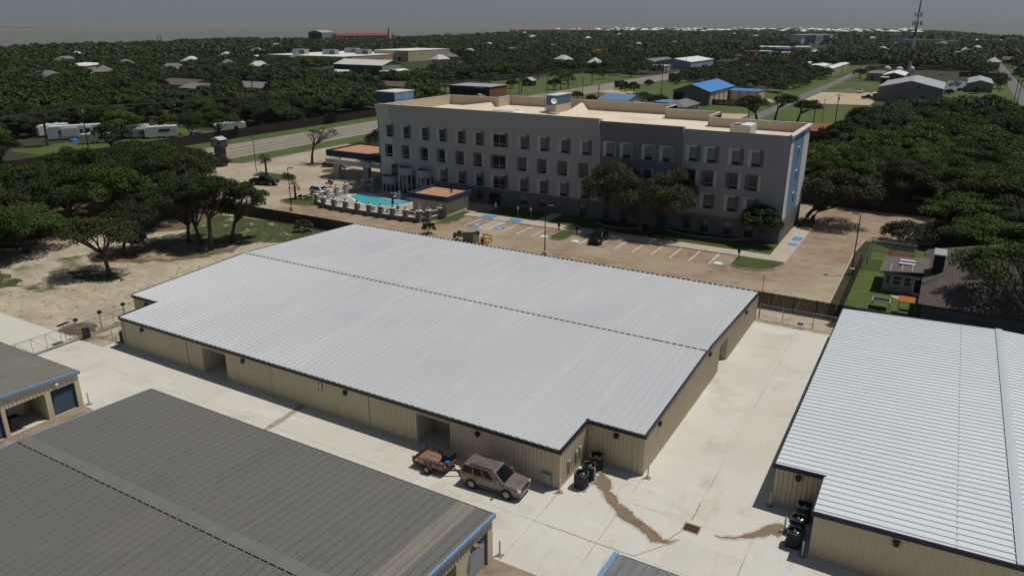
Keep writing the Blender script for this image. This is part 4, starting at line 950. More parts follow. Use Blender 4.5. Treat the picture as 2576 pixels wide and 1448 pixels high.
# windows: (x, z) lower-left of a 1.15 x 2.1 m opening, light/dark surround panels
WF = mat('window_frame', (.36, .36, .35), .5); ACC_L = mat('accent_light', (.45, .44, .41), .85); ACC_D = mat('accent_dark', (.115, .115, .12), .85); ACC_M = mat('accent_grey', (.24, .24, .25), .85)
GRI = mat('vent_grille', (.012, .012, .012), .7)
GL = [mat('window_glass_a', (.016, .020, .022), .10, spec=.6), mat('window_glass_b', (.035, .062, .066), .10, spec=.6), mat('window_glass_c', (.060, .068, .068), .12, spec=.6)]
def hwin(x, z, w, h, ln, style, gl, dark=False):
    def fin(b, nm, M, par):   # the wall leans: shear the piece onto it
        b.v = [(vx, vy + YF - .02 + ln(vz), vz) for vx, vy, vz in b.v]; return b.build(nm, M, par)
    f = MB(); f.box(x, -.03, z, x + w, .02, z + h); fo = fin(f, 'window', BLK, HT)
    n = 2 if w > 1.6 else 1; bar_ = MB(); bar_.box(x, -.06, z + .50, x + w, -.031, z + .57)
    for k in range(n):
        a = x + .05 + k * w / n; c = a + w / n - .1
        p = MB(); p.quad((a, -.036, z + .62), (c, -.036, z + .62), (c, -.036, z + h - .05), (a, -.036, z + h - .05)); fin(p, 'pane', gl, fo)
        p = MB(); p.box(a, -.045, z + .05, c, -.031, z + .46); fin(p, 'vent_grille', GRI, fo)
    if n == 2: bar_.box(x + w / 2 - .04, -.05, z, x + w / 2 + .04, -.031, z + h)
    fin(bar_, 'mullion', WF, fo)
    def pan(M, *q):
        a = MB()
        for x0, z0, x1, z1 in q: a.box(x0, -.028, z0, x1, .01, z1)
        fin(a, 'surround', M, fo)
    Da = ACC_M if dark else ACC_D
    if style == 1: pan(ACC_L, (x - .62, z, x - .001, z + h + .26), (x, z + h + .001, x + w - .15, z + h + .26)); pan(Da, (x + w + .001, z - .02, x + w + .46, z + h + .30), (x + w - .15, z + h + .002, x + w + .001, z + h + .30))
    else: pan(Da, (x - .62, z, x - .001, z + h + .26), (x, z + h + .001, x + w - .001, z + h + .26)); pan(ACC_L, (x + w + .001, z - .02, x + w + .42, z + h + .22))
rw_ = random.Random(5)
cols1 = [-73.4, -69.4, -65.1, -61.2, -57.1, -53.25, None, -44.1, -40.2, -36.3, -32.4]
fx = lambda x: x + 2 * (19 - x) / 113
for ri, (z73, st) in enumerate(((10.05, 1), (6.3, 2), (2.88, 1))):
    z = z73 + .35
    for ci, x in enumerate(cols1):
        if x is None: hwin(fx(-49.6), z, 2.45, 2.12, lean1, st, GL[0]); continue
        if ri == 2 and x < -62 and x > -70: continue
        if ri == 2 and x < -72: x = -72.7
        hwin(fx(x), z, 1.17, 2.12, lean1, st, rw_.choice(GL))
for ri, (z, st) in enumerate(((10.55, 1), (6.9, 2), (3.5, 1))):
    for x in (-28.2, -25.3, -21.6, -18.7): hwin(fx(x) + .05, z, 1.2, 2.1, lean2, st, rw_.choice(GL[1:]), True)
for ri, (z, st) in enumerate(((11.0, 1), (7.45, 2), (4.05, 1))):
    for x in (-14.45, -11.65, -7.95, -5.05): hwin(fx(x), z, 1.2, 2.1, SEC[2][3], st, rw_.choice(GL[1:] if ri != 1 else GL[:2]))
for x, z, h in ((-44, .95, 1.35), (-40.2, .95, 1.35), (-32.5, .3, 1.95), (-28.2, .3, 1.95), (-25.2, .3, 1.95), (-18.7, .3, 1.95), (-14.6, .6, 1.95), (-11.8, .5, 1.95), (-8.1, .5, 1.95), (-5.0, .5, 1.95), (-53.2, .9, 1.4)):
    f = MB(); xx = fx(x); f.box(xx, YF - .075, z, xx + 1.2, YF - .03, z + h); fo = f.build('window', BLK, HT)
    p = MB(); p.box(xx + .06, YF - .085, z + .5, xx + 1.14, YF - .076, z + h - .06); p.build('pane', GL[1] if x > -20 else GL[2], fo)
d = MB(); d.box(fx(-50.5), YF - .08, .05, fx(-50.5) + 2.3, YF - .045, 2.3); do = d.build('door', BLK, HT); p = MB(); p.box(fx(-50.5) + .1, YF - .09, .3, fx(-50.5) + 2.2, YF - .081, 2.15); p.build('pane', GL[0], do)
d = MB(); d.box(fx(-36.3), YF - .07, .05, fx(-36.3) + 1.1, YF - .045, 2.3); d.build('door', ACC_D, HT)
for y, z in ((77.6, 11.2), (77.6, 7.7), (77.6, 4.3)):
    f = MB(); f.box(XR - .01, y, z, XR + .06, y + 1.5, z + 2.1); fo = f.build('window', WHITE, HT); p = MB(); p.box(XR + .061, y + .15, z + .55, XR + .066, y + 1.35, z + 1.95); p.build('pane', GL[1], fo); p = MB(); p.box(XR + .061, y + .15, z + .1, XR + .068, y + 1.35, z + .45); p.build('vent_grille', GRI, fo)
for cx, zt in ((-71.4, 3.1), (-67.4, 5.1), (-63.1, 5.0)):   # rounded glazed bays by the pool
    r_ = 1.75; bw = MB(); A_ = [180 + 30 * k for k in range(7)]
    P = [(cx + r_ * math.cos(R(a)), YF - .05 + r_ * .85 * math.sin(R(a))) for a in A_]
    bw.prism(P, zt - 1.35, zt); bw.prism(P, 0, .25)
    for x, y in P: bw.box(x - .13, y - .02, .25, x + .13, y + .2, zt - 1.35)
    bo_ = bw.build('bay_window', HW, HT)
    P2 = [(cx + (x - cx) * .96, YF - .05 + (y - YF + .05) * .96) for x, y in P]
    for i in range(6): g = MB(); g.quad((*P2[i], .25), (*P2[i + 1], .25), (*P2[i + 1], zt - 1.35), (*P2[i], zt - 1.35)); g.build('pane', GL[0], bo_)
    rp = MB(); rp.prism([(cx + (x - cx) * .9, YF - .05 + (y - YF + .05) * .9) for x, y in P], zt + .002, zt + .03); rp.build('bay_roof', mat('bay_membrane', (.05, .05, .05), .9), bo_)
for x, y, w_, d_, h in ((-9.1, 78.2, 2.6, 3.2, 1.35), (-43.2, 83, 3.6, 2.4, .9)): pass
def rooftop(name, label, cat, fn, x, y, z):
    t = place(name, label, cat, x, y, z=z); fn(t); return t
def fa_(t):
    b = MB(); b.box(-9.6, 76.6, 14.5, -6.5, 80.6, 15.95); b.build('casing', mat('beige_unit', (.50, .47, .40), .6), t); b = MB(); b.box(-9.4, 76.9, 15.95, -8.2, 79.2, 15.97); b.build('fan_well', BLK, t); b = MB(); b.box(-8.0, 76.7, 15.95, -6.6, 80.5, 16.1); b.build('lid', WHITE, t)
    b = MB(); b.box(-9.5, 76.8, 14.25, -6.6, 80.4, 14.5); b.build('kerb', CREAM2, t)
rooftop('rooftop_unit', 'beige rooftop air unit at the right end of the hotel roof', 'rooftop unit', fa_, -8, 78, 14.25)
def fb_(t):
    b = MB(); b.box(-52.6, 77.5, 14.4, -48.2, 79.8, 15.7); b.build('casing', mat('beige_unit2', (.52, .50, .44), .6), t)
    b = MB(); b.add([(-48.2, 77.3, 15.7), (-46.6, 77.3, 15.1), (-46.6, 80, 15.1), (-48.2, 80, 15.7)], [(0, 1, 2, 3)]); b.add([(-48.2, 77.3, 15.68), (-46.6, 77.3, 15.08), (-46.6, 80, 15.08), (-48.2, 80, 15.68)], [(3, 2, 1, 0)]); b.build('hood', WHITE, t)
rooftop('rooftop_unit', 'low beige rooftop unit with white sloped hood in the middle of the hotel roof', 'rooftop unit', fb_, -50, 78.5, 14.25)
def fc_(t):
    b = MB(); b.tube((-49.5, 92, 14.25), (-49.5, 92, 17.8), .05, n=6); b.cbox((-49.5, 92, 17.2), (.8, .06, .06)); b.build('mast', GREYBOX, t)
    b = MB(); b.box(-50.2, 91.3, 14.25, -48.8, 92.7, 14.4); b.build('base', CREAM2, t)
    b = MB()
    b.path([(-49.9, 92, 16.4), (-49.9, 92, 17.9)], .07, 6); b.build('antenna', WHITE, t)
rooftop('antenna_mast', 'thin grey antenna mast on the cream hotel roof', 'antenna', fc_, -49.5, 92, 14.25)
def fd_(t):
    b = MB(); b.tube((-46.2, 89.5, 14.25), (-46.2, 89.5, 16.2), .06, n=6); b.build('post', GREYBOX, t)
    b = MB(); d = Vector((.6, -.6, .5)).normalized(); c = Vector((-46.2, 89.4, 16.6)); u = d.cross(Vector((0, 0, 1))).normalized(); v = d.cross(u); P = [c]
    vs = [c]; fs = []
    for r_, o in ((.3, .03), (.6, .14)):
        for k in range(14): a = 2 * math.pi * k / 14; vs.append(c + u * r_ * math.cos(a) + v * r_ * math.sin(a) + d * o)
    for k in range(14): fs += [(0, 1 + k, 1 + (k + 1) % 14), (1 + k, 15 + k, 15 + (k + 1) % 14, 1 + (k + 1) % 14)]
    b.add(vs, fs); b.build('dish', WHITE, t)
    b = MB(); b.box(-47, 88.8, 14.25, -45.4, 90.2, 14.55); b.build('base', CREAM2, t)
rooftop('satellite_dish', 'white satellite dish beside the small blue roof tower of the hotel', 'satellite dish', fd_, -46.2, 89.5, 14.25)
# entrance canopy: part of the hotel
FASC = mat('navy_fascia', (.022, .034, .052), .6); RED = mat('terracotta_membrane', (.40, .215, .125), .9, layers=[((.33, .18, .105), .25, .42, .7), ((.20, .11, .07), .9, .56, .7, (.5, 2, 1)), ((.46, .28, .18), 2, .5, .75)])
cv = MB(); cv.mt(0)
for q in ((-92.4, 76.0, 4.3, -74.5, 76.25, 5.6), (-92.4, 86.3, 4.3, -78.7, 86.55, 5.6), (-92.4, 76.25, 4.3, -92.15, 86.3, 5.6)): cv.box(*q)
cv.mt(1).box(-92.15, 76.25, 5.0, -74.5, 86.3, 5.3); cv.mt(2).box(-92.1, 76.3, 4.3, -74.5, 86.2, 4.4)
cv.build('entrance_canopy', [FASC, RED, WHITE], HT)
cv = MB(); cv.box(-91.4, 74.6, 3.1, -79.5, 75.0, 4.15); cv.box(-91.4, 75.0, 3.1, -91.0, 76.0, 4.15); cv.box(-84, 75.0, 3.5, -83.8, 76, 4.15); cv.mt(1).box(-79.5, 74.7, 3.2, -73.8, 75.1, 3.95)
cv.build('canopy_sign_band', [HWL, HW], HT)
for x, y in ((-88.9, 75.4), (-81.0, 75.4), (-88.9, 84.6), (-81.0, 84.6)): c = MB(); c.box(x - .65, y - .5, 0, x + .65, y + .5, 4.3); c.build('canopy_column', HWM, HT)
cs = MB()
for k in range(5): cs.cbox((-90.4 + k * .36, 74.59, 3.66), (.26, .012, .16))
for k in range(4): cs.cbox((-82 + k * .36, 74.59, 3.62), (.26, .012, .16))
cs.build('sign_lettering', ACC_D, HT)

# ------------------------------------------------------------------ pool court
PG = mat('pool_wall_shaded', (.17, .165, .155), .85, layers=[((.14, .135, .13), 1, .4, .7)])  # front row: pillar grey with the shade painted in
PGL = mat('pool_wall_lit', (.38, .36, .32), .85, layers=[((.33, .31, .27), 1, .4, .7)])  # back row: sunlit copy of the same pillar grey
front = [(-75.7, 55.4), (-73.0, 54.3), (-70.3, 54.0), (-67.6, 53.9), (-65.0, 53.9), (-62.4, 53.9), (-60.0, 54.0), (-57.5, 54.0), (-55.0, 54.2), (-52.6, 54.6), (-51.5, 55.7), (-50.9, 58.2)]
backc = [(-75.7, 55.4), (-76.5, 57.2), (-77.0, 59.5), (-77.1, 62.0), (-77.2, 64.6), (-77.2, 67.2), (-77.0, 69.6), (-76.4, 71.6)]
deckp = front + [(-50.3, 59), (-50.3, 71), (-76.4, 71)] + backc[::-1][1:-1]
struct('pool_deck', MB().prism(deckp, 0, .10), mat('pool_deck', (.36, .29, .22), .85, layers=[((.31, .245, .18), .4, .45, .7), ((.40, .34, .27), 1.5, .5, .75)]))
pool0 = [(-75.2, 63.6), (-74.9, 64.8), (-74.0, 65.5), (-72.0, 65.6), (-69.8, 65.1), (-67.7, 64.7), (-66, 64.6), (-64.4, 64.7), (-62.4, 65.1), (-61.8, 64.4), (-62.2, 62.6), (-63.0, 60.9), (-64.3, 59.8), (-65.9, 59.3), (-67.4, 59.2), (-69.0, 59.6), (-71, 60.6), (-73.0, 61.9), (-74.6, 62.7)]
def smoothp(P, n=4):
    out = []
    for i in range(len(P)):
        p0, p1, p2, p3 = [Vector(P[(i + k) % len(P)]) for k in (-1, 0, 1, 2)]
        for k in range(n):
            t = k / n; out.append(tuple(.5 * ((2 * p1) + (-p0 + p2) * t + (2 * p0 - 5 * p1 + 4 * p2 - p3) * t * t + (-p0 + 3 * p1 - 3 * p2 + p3) * t ** 3)))
    return out
def offs(P, d):
    o = []; n = len(P)
    for i in range(n):
        t = (Vector(P[(i + 1) % n]) - Vector(P[i - 1])).normalized(); o.append((P[i][0] - t.y * d, P[i][1] + t.x * d))
    return o
PW = mat('pool_water', (.07, .44, .46), .06, spec=.5, layers=[((.045, .36, .40), .3, .4, .7), ((.10, .50, .52), 1.2, .5, .8)], bump=.15, bscale=2.5)
pp = smoothp(pool0)
pl = place('swimming_pool', 'kidney shaped turquoise swimming pool with white rim', 'swimming pool', -68, 62)
b = MB(); b.sheet(pp, .108); b.build('water', PW, pl)
def ring(b, P, w, z0, z1):
    Q = offs(P, -w) if sum(P[i][0] * P[(i + 1) % len(P)][1] - P[(i + 1) % len(P)][0] * P[i][1] for i in range(len(P))) > 0 else offs(P, w); n = len(P)
    b.add([(*p, z0) for p in P] + [(*p, z1) for p in P] + [(*p, z1) for p in Q] + [(*p, z0) for p in Q], [(k * n + i, k * n + (i + 1) % n, (k + 1) * n + (i + 1) % n, (k + 1) * n + i) for k in range(3) for i in range(n)])
b = MB(); ring(b, pp, .38, .09, .20); b.build('coping', WHITE, pl)
b = MB()
for o in (0, .6): b.path([(-62.2 + o, 65.3, .1), (-62.2 + o, 65.3, .95), (-62.5 + o, 64.6, .9), (-62.7 + o, 64.0, .15)], .03, 6)
b.build('handrail', CHROME, pl)
spa = smoothp([(-75.2, 57.6), (-74.6, 59.0), (-73.3, 59.4), (-72.0, 58.8), (-71.7, 57.5), (-72.6, 56.4), (-74.2, 56.4)])
sq = place('spa_pool', 'small round spa pool with white rim next to the swimming pool', 'spa pool', -73.4, 57.8)
b = MB(); b.sheet(spa, .108); b.build('water', mat('spa_water', (.17, .30, .31), .08, spec=.5), sq)
b = MB(); ring(b, spa, .4, .09, .24); b.build('coping', WHITE, sq)
b = MB()
for o in (0, .5): b.path([(-73.8 + o, 59.9, .1), (-73.8 + o, 59.9, .95), (-73.7 + o, 59.2, .8), (-73.6 + o, 58.9, .15)], .03, 6)
b.build('handrail', CHROME, sq)
pf = place('pool_fence', 'ring of grey pillars with white caps and glass globes round the pool', 'pool fence', -64, 60)
GLOBE = mat('globe_lamp', (.30, .25, .18), .2)
for i, (x, y) in enumerate(front + backc[1:]):
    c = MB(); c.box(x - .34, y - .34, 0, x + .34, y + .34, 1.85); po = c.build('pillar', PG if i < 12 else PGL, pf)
    c = MB(); c.box(x - .43, y - .43, 1.85, x + .43, y + .43, 1.98); c.build('cap', WHITE, po)
    c = MB(); c.lathe((x, y, 1.98), [(.10, 0), (.20, .12), (.24, .24), (.20, .36), (.08, .44)], 10); c.build('globe', GLOBE, po)
def seg(b, p, q, w, z0, z1, trim=.34):
    d = Vector((q[0] - p[0], q[1] - p[1])); L = d.length - 2 * trim; c = ((p[0] + q[0]) / 2, (p[1] + q[1]) / 2, (z0 + z1) / 2)
    b.cbox(c, (L, w, z1 - z0), math.atan2(d.y, d.x))
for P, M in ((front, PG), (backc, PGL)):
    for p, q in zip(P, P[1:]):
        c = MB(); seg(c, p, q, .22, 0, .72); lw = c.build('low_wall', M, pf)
        c = MB(); seg(c, p, q, .30, .72, .80); seg(c, p, q, .12, 1.62, 1.72); c.build('rail', WHITE, lw)
ph = place('pool_house', 'small cream pool house with navy fascia and terracotta flat roof', 'pool house', -53.8, 62)
b = MB(); b.box(-57.3, 59.2, 0, -50.3, 65.8, 2.75); b.build('wall', mat('pool_house_cream', (.54, .49, .39), .85, layers=[((.49, .44, .34), .8, .4, .7)]), ph)
b = MB(); b.mt(0)
for q in ((-57.9, 58.6, 2.78, -49.7, 58.85, 3.65), (-57.9, 66.15, 2.78, -49.7, 66.4, 3.65), (-57.9, 58.85, 2.78, -57.65, 66.15, 3.65), (-49.95, 58.85, 2.78, -49.7, 66.15, 3.65)): b.box(*q)
b.build('fascia', mat('pool_house_fascia', (.030, .045, .075), .6), ph)
b = MB(); b.box(-57.65, 58.85, 2.76, -49.95, 66.15, 3.25); b.build('roof', RED, ph)
b = MB(); b.tube((-52.5, 63.8, 3.25), (-52.5, 63.8, 3.7), .12, n=8); b.cbox((-52.5, 63.8, 3.74), (.5, .5, .1)); b.build('vent', BLK, ph)
b = MB(); b.box(-56.3, 59.15, .12, -55.2, 59.19, 2.2); b.build('door', WHITE, ph)
for x in (-56, -53.5): b = MB(); b.cbox((x, 59.1, 2.45), (.4, .2, .2)); b.build('wall_light', WHITE, ph)
lf = place('pool_lift', 'white pool lift chair at the far edge of the swimming pool', 'pool lift', -65.6, 65.6)
b = MB(); b.box(-65.9, 65.6, .1, -65.3, 66.2, .5); b.box(-65.75, 66.0, .5, -65.4, 66.3, 1.6); b.build('mast', WHITE, lf); b = MB(); b.cbox((-65.9, 65.2, .75), (.5, .5, .08)); b.cbox((-65.9, 65.45, 1.05), (.5, .08, .6)); b.build('seat', WHITE, lf); b = MB(); bar(b, (-65.6, 66.1, 1.4), (-66.9, 65.2, 1.2), .1, .1); b.build('arm', WHITE, lf)
um = place('patio_umbrella', 'closed dark teal patio umbrella standing by the near pool edge', 'umbrella', -61.5, 59.0)
b = MB(); b.lathe((-61.5, 59.0, .1), [(.05, .9), (.22, 1.0), (.20, 1.5), (.09, 2.3), (.02, 2.45)], 8); b.build('canopy', mat('teal_cloth', (.008, .028, .034), .9), um); b = MB(); b.tube((-61.5, 59, .1), (-61.5, 59, 1.1), .03, n=6); b.lathe((-61.5, 59, .1), [(.28, 0), (.28, .08), (.06, .12)], 10); b.build('pole', GREYBOX, um)
LN = mat('lounger_grey', (.10, .105, .11), .8); LNF = mat('lounger_frame', (.35, .35, .34), .5)
ln0 = thing('sun_lounger', 'grey pool lounger behind the front pool fence, left of the closed umbrella', 'sun lounger', (-63.6, 55.9, .1), .15, 'pool loungers')
b = MB(); b.box(-.3, -.95, .26, .3, .3, .34); b.add([(-.3, .3, .3), (.3, .3, .3), (.3, .95, .72), (-.3, .95, .72), (-.3, .3, .36), (.3, .3, .36), (.3, .93, .78), (-.3, .93, .78)], [(0, 3, 2, 1), (4, 5, 6, 7), (0, 1, 5, 4), (2, 3, 7, 6), (0, 4, 7, 3), (1, 2, 6, 5)]); b.build('cushion', LN, ln0)
b = MB()
for x in (-.28, .28):
    for y in (-.85, .25): b.tube((x, y, 0), (x, y, .27), .03, n=5)
b.build('frame', LNF, ln0)
for x, y, rz, lb in ((-62.2, 56.0, .2, 'second grey pool lounger behind the front pool fence'), (-60.6, 55.9, -.1, 'third grey pool lounger behind the front pool fence'), (-59.4, 56.4, .1, 'grey pool lounger closest to the person on the pool deck'), (-54.6, 57.0, 1.4, 'lounger with raised back beside the pool house'), (-74.8, 68.3, .5, 'lounger in the shaded back corner of the pool deck'), (-73.4, 68.5, .4, 'second lounger in the shaded back corner of the pool deck')): dup(ln0, (x, y, .1), rz, lb)
# ------------------------------------------------------------------ person on the pool deck
pe = thing('person', 'person in a dark purple shirt and shorts walking on the pool deck', 'person', (-58.6, 56.7, .1), .4)
SKIN = mat('skin', (.38, .22, .15), .6); SHIRT = mat('purple_shirt', (.045, .022, .042), .9); SHORTS = mat('dark_shorts', (.04, .04, .045), .9); HAIR = mat('brown_hair', (.04, .022, .012), .7)
def skin(name, pts, edges, rad, M, parent, root=0, sub=1):
    me = bpy.data.meshes.new(name); me.from_pydata(pts, edges, []); o = bpy.data.objects.new(name, me); COL.objects.link(o); o.parent = parent
    md = o.modifiers.new('skin', 'SKIN'); md.use_smooth_shade = True
    for i, r_ in enumerate(rad): me.skin_vertices[0].data[i].radius = (r_, r_)
    me.skin_vertices[0].data[root].use_root = True
    if sub: s = o.modifiers.new('sub', 'SUBSURF'); s.levels = sub; s.render_levels = sub
    me.materials.append(M); return o
pts = [(0, 0, .95), (0, 0, 1.15), (0, 0, 1.38), (0, 0, 1.50), (0, 0, 1.60), (0, .01, 1.70),
       (-.10, 0, .90), (-.12, .12, .50), (-.12, .02, .09), (-.12, .16, .04), (.10, 0, .90), (.12, -.12, .50), (.12, -.26, .12), (.12, -.14, .04),
       (-.19, 0, 1.40), (-.26, -.08, 1.14), (-.27, .03, .92), (-.27, .06, .82), (.19, 0, 1.40), (.26, .08, 1.14), (.27, .18, .93), (.27, .22, .84)]
ed = [(0, 1), (1, 2), (2, 3), (3, 4), (4, 5), (0, 6), (6, 7), (7, 8), (8, 9), (0, 10), (10, 11), (11, 12), (12, 13), (2, 14), (14, 15), (15, 16), (16, 17), (2, 18), (18, 19), (19, 20), (20, 21)]
skin('body', pts, ed, [.13, .12, .14, .05, .08, .085, .085, .055, .04, .035, .085, .055, .04, .035, .055, .04, .03, .03, .055, .04, .03, .03], SKIN, pe)
skin('shirt', [(0, 0, .93), (0, 0, 1.15), (0, 0, 1.40), (-.2, 0, 1.40), (-.255, -.07, 1.2), (.2, 0, 1.40), (.255, .07, 1.2)], [(0, 1), (1, 2), (2, 3), (3, 4), (2, 5), (5, 6)], [.155, .145, .15, .075, .06, .075, .06], SHIRT, pe)
skin('shorts', [(0, 0, .95), (-.11, .02, .82), (-.125, .10, .56), (.11, -.02, .82), (.125, -.10, .56)], [(0, 1), (1, 2), (0, 3), (3, 4)], [.15, .105, .09, .105, .09], SHORTS, pe)
b = MB(); b.lathe((0, -.01, 1.66), [(.098, 0), (.108, .06), (.085, .12), (.03, .15)], 10); b.build('hair', HAIR, pe, smooth=True)
b = MB()
for sx in (-.035, .035): b.cbox((sx, .093, 1.66), (.02, .012, .014))
b.build('eyes', BLK, pe); b = MB(); b.add([(0, .12, 1.62), (-.015, .09, 1.62), (.015, .09, 1.62), (0, .09, 1.66)], [(0, 1, 2), (0, 3, 1), (0, 2, 3)]); b.build('nose', SKIN, pe)

# ------------------------------------------------------------------ lamps, signs, poles, fences
LPM = mat('lamp_bronze', (.030, .024, .020), .5)
def lamp_post(label, x, y, h, rz, ped=True, arms=1):
    t = thing('street_lamp', label, 'street lamp', (x, y, 0), rz, 'parking lot lamps')
    b = MB(); b.tube((0, 0, .7 if ped else 0), (0, 0, h), .085, .06, 8); b.build('pole', LPM, t)
    if ped: b = MB(); b.lathe((0, 0, 0), [(.34, 0), (.34, .78), (.30, .82)], 14); b.build('pedestal', mat('lamp_pedestal', (.42, .36, .28), .85), t)
    for k in range(arms):
        s = 1 if k == 0 else -1
        b = MB(); b.tube((0, 0, h - .1), (s * .55, 0, h), .04, n=6); b.box(min(s * .4, s * 1.15), -.2, h - .04, max(s * .4, s * 1.15), .2, h + .09); b.build('lamp_head', mat('lamp_head', (.10, .095, .09), .5), t)
    return t
lamp_post('tall dark lamp post at the fence left of the pool court', -76.0, 49.6, 7.5, 0)
lamp_post('tall lamp post rising behind the silver roof in the middle of the parking rows', -26.2, 48.0, 7.2, .6)
lamp_post('tall lamp post on a pedestal at the right kerb of the parking lot', 11.55, 61.4, 7.9, 2.6)
lamp_post('thin lamp post near the highway entrance left of the canopy', -109.1, 71.8, 7.4, 3.6, False)
lamp_post('dark street lamp behind the hotel beside the terracotta roofed house', -12.7, 196, 10, 1.6, False)
def sign_post(name, label, x, y, h, w, hh, M, rz=0.0, cat='sign'):
    t = place(name, label, cat, x, y); b = MB(); b.tube((x, y, 0), (x, y, h), .03, n=6); b.build('post', GREYBOX, t)
    b = MB(); b.cbox((x, y - .04, h - hh / 2), (w, .02, hh), rz); b.build('plate', M, t); return t
HCB = mat('sign_white', (.62, .63, .65), .5)
for x, y, lb in ((-44.7, 65.6, 'white accessible parking sign beside the hotel door path'), (-40.3, 65.4, 'white accessible parking sign at the second blue ramp'), (-38.0, 65.7, 'small accessible parking sign next to the third parking line')): sign_post('parking_sign', lb, x, y, 1.9, .32, .5, HCB)
def charger(label, x, y):
    t = place('charging_post', label, 'charging post', x, y); b = MB(); b.cbox((x, y, .45), (.14, .14, .9)); b.build('post', BLK, t); b = MB(); b.cbox((x, y, 1.15), (.34, .26, .62)); o = b.build('head', BLK, t); o.modifiers.new('bevel', 'BEVEL').width = .03
charger('black charging post at the left side of the small grass island', -30.4, 60.8); charger('black charging post at the right side of the small grass island', -27.2, 60.6); charger('black charging post on the right hand grass island', -2.8, 61.0)
t = place('waste_bin', 'black waste bin under the oak at the hotel end wall', 'waste bin', 1.4, 82.6); b = MB(); b.lathe((1.4, 82.6, .11), [(.3, 0), (.34, .9), (.2, 1.05)], 12); b.build('bin', BLK, t)
# pylon sign
py = place('pylon_sign', 'dark grey pylon sign with pitched top by the highway entrance', 'sign', -121.0, 72.6)
PYM = mat('pylon_grey', (.050, .052, .058), .6, layers=[((.06, .062, .068), .8, .4, .7)])
b = MB(); b.box(-122.1, 71.9, 0, -119.9, 73.3, 5.0); b.build('shaft', PYM, py)
b = MB(); b.box(-122.5, 71.6, 4.3, -119.5, 73.6, 6.0); b.build('cabinet', PYM, py)
b = MB(); b.add([(-122.6, 71.5, 6.0), (-119.4, 71.5, 6.0), (-119.4, 73.7, 6.0), (-122.6, 73.7, 6.0), (-121, 71.5, 6.6), (-121, 73.7, 6.6)], [(0, 3, 2, 1), (0, 1, 4), (2, 3, 5), (1, 2, 5, 4), (3, 0, 4, 5)]); b.build('cap', mat('pylon_cap', (.42, .44, .46), .5), py)
b = MB()
for z, n_, x0 in ((5.55, 5, -122.2), (5.15, 4, -122.2), (4.8, 6, -122.3)):
    for k in range(n_): b.cbox((x0 + .25 + k * .42, 71.58, z), (.32, .03, .20))
b.build('lettering', mat('sign_letter_grey', (.30, .30, .32), .6), py)
# wooden fences
WOOD = mat('fence_boards', (.070, .052, .038), .9, layers=[((.045, .034, .025), 1.1, .42, .7), ((.11, .085, .06), 2.2, .55, .78, (1, 1, .2))])
WOODD = mat('dark_fence_boards', (.028, .023, .020), .9, layers=[((.045, .036, .028), 1.3, .45, .7)])
def board_fence(label, x0, y0, x1, y1, h, M=WOOD, s=.15, ref=None, name='wooden_fence'):
    t = place(name, label, 'fence', (x0 + x1) / 2, (y0 + y1) / 2)
    d = Vector((x1 - x0, y1 - y0)); L = d.length; d /= L; a = math.atan2(d.y, d.x); rn = random.Random(int(L)); b = MB(); n = int(L / s)
    for i in range(n):
        c = (i + .5) * s; hh = h + rn.uniform(-.03, .03); b.cbox((x0 + d.x * c, y0 + d.y * c, hh / 2), (s * .92, .025, hh), a + rn.uniform(-.02, .02))
    b.build('boards', M, t)
    b = MB()
    for z in (.35, h - .3): b.cbox(((x0 + x1) / 2 - d.y * .06, (y0 + y1) / 2 + d.x * .06, z), (L, .05, .09), a)
    b.build('rail', M, t); b = MB()
    for i in range(int(L / 2.4) + 1): b.cbox((x0 + d.x * i * 2.4 - d.y * .12, y0 + d.y * i * 2.4 + d.x * .12, h / 2), (.1, .1, h), a)
    b.build('posts', M, t)
board_fence('brown board fence between the silver roof and the hotel parking lot', -98, 43.35, 12.1, 43.35, 1.85)
board_fence('dark board fence between the parking drive and the house garden', 12.25, 43.5, 12.25, 65.5, 1.8, WOODD)
board_fence('dark board fence at the back of the garden above the white roof', 12.3, 43.2, 44, 43.2, 1.9, WOODD)
board_fence('long dark board fence along the far side of the highway', -153.2, -60, -153.2, 232, 2.5, WOODD, .3)
board_fence('dark board fence under the oaks at the rear of the parking lot', -3, 101.2, 46, 101.2, 2.1, WOODD, .2)
board_fence('black fence in front of the blue roofed warehouse', -69, 265.5, -49, 265.5, 2.2, WOODD, .3)
board_fence('dark fence along the lawn of the green warehouse', -268, 270, -238, 325, 2.6, WOODD, .35)
board_fence('second dark fence beside the green warehouse lawn', -310, 285, -266, 268, 2.4, WOODD, .35)
board_fence('dark fence behind the grey warehouse lawn', 20, 520, 44, 516, 3.0, WOODD, .35)
board_fence('dark fence in front of the terracotta roofed house', -37, 178, -2, 178, 2.0, WOODD, .3)
cf = place('chain_link_fence', 'galvanised chain link fence at the back edge of the pale yard', 'fence', 8.8, 39.5)
b = MB()
for x in (4.7, 7.2, 10.3, 12.8): b.tube((x, 39.5, 0), (x, 39.5, 1.75), .04, n=6)
b.tube((4.7, 39.5, 1.72), (12.8, 39.5, 1.72), .03, n=6); b.build('frame', STEEL, cf); b = MB(); linkmesh(b, 39.5, 4.7, 12.8, .05, 1.7, ax='x'); b.build('mesh', LINK, cf)
mp = place('antenna_pole', 'thin pole at the back right corner of the silver roof', 'pole', 4.7, 39.9); b = MB(); b.tube((4.7, 39.9, 0), (4.7, 39.9, 4.9), .035, n=6); b.build('pole', LPM, mp)
mp = place('flag_pole', 'thin grey pole standing in front of the left oak grove', 'pole', -80, 33); b = MB(); b.tube((-80, 33, 0), (-80, 33, 9.0), .06, n=6); b.build('pole', GREYBOX, mp)
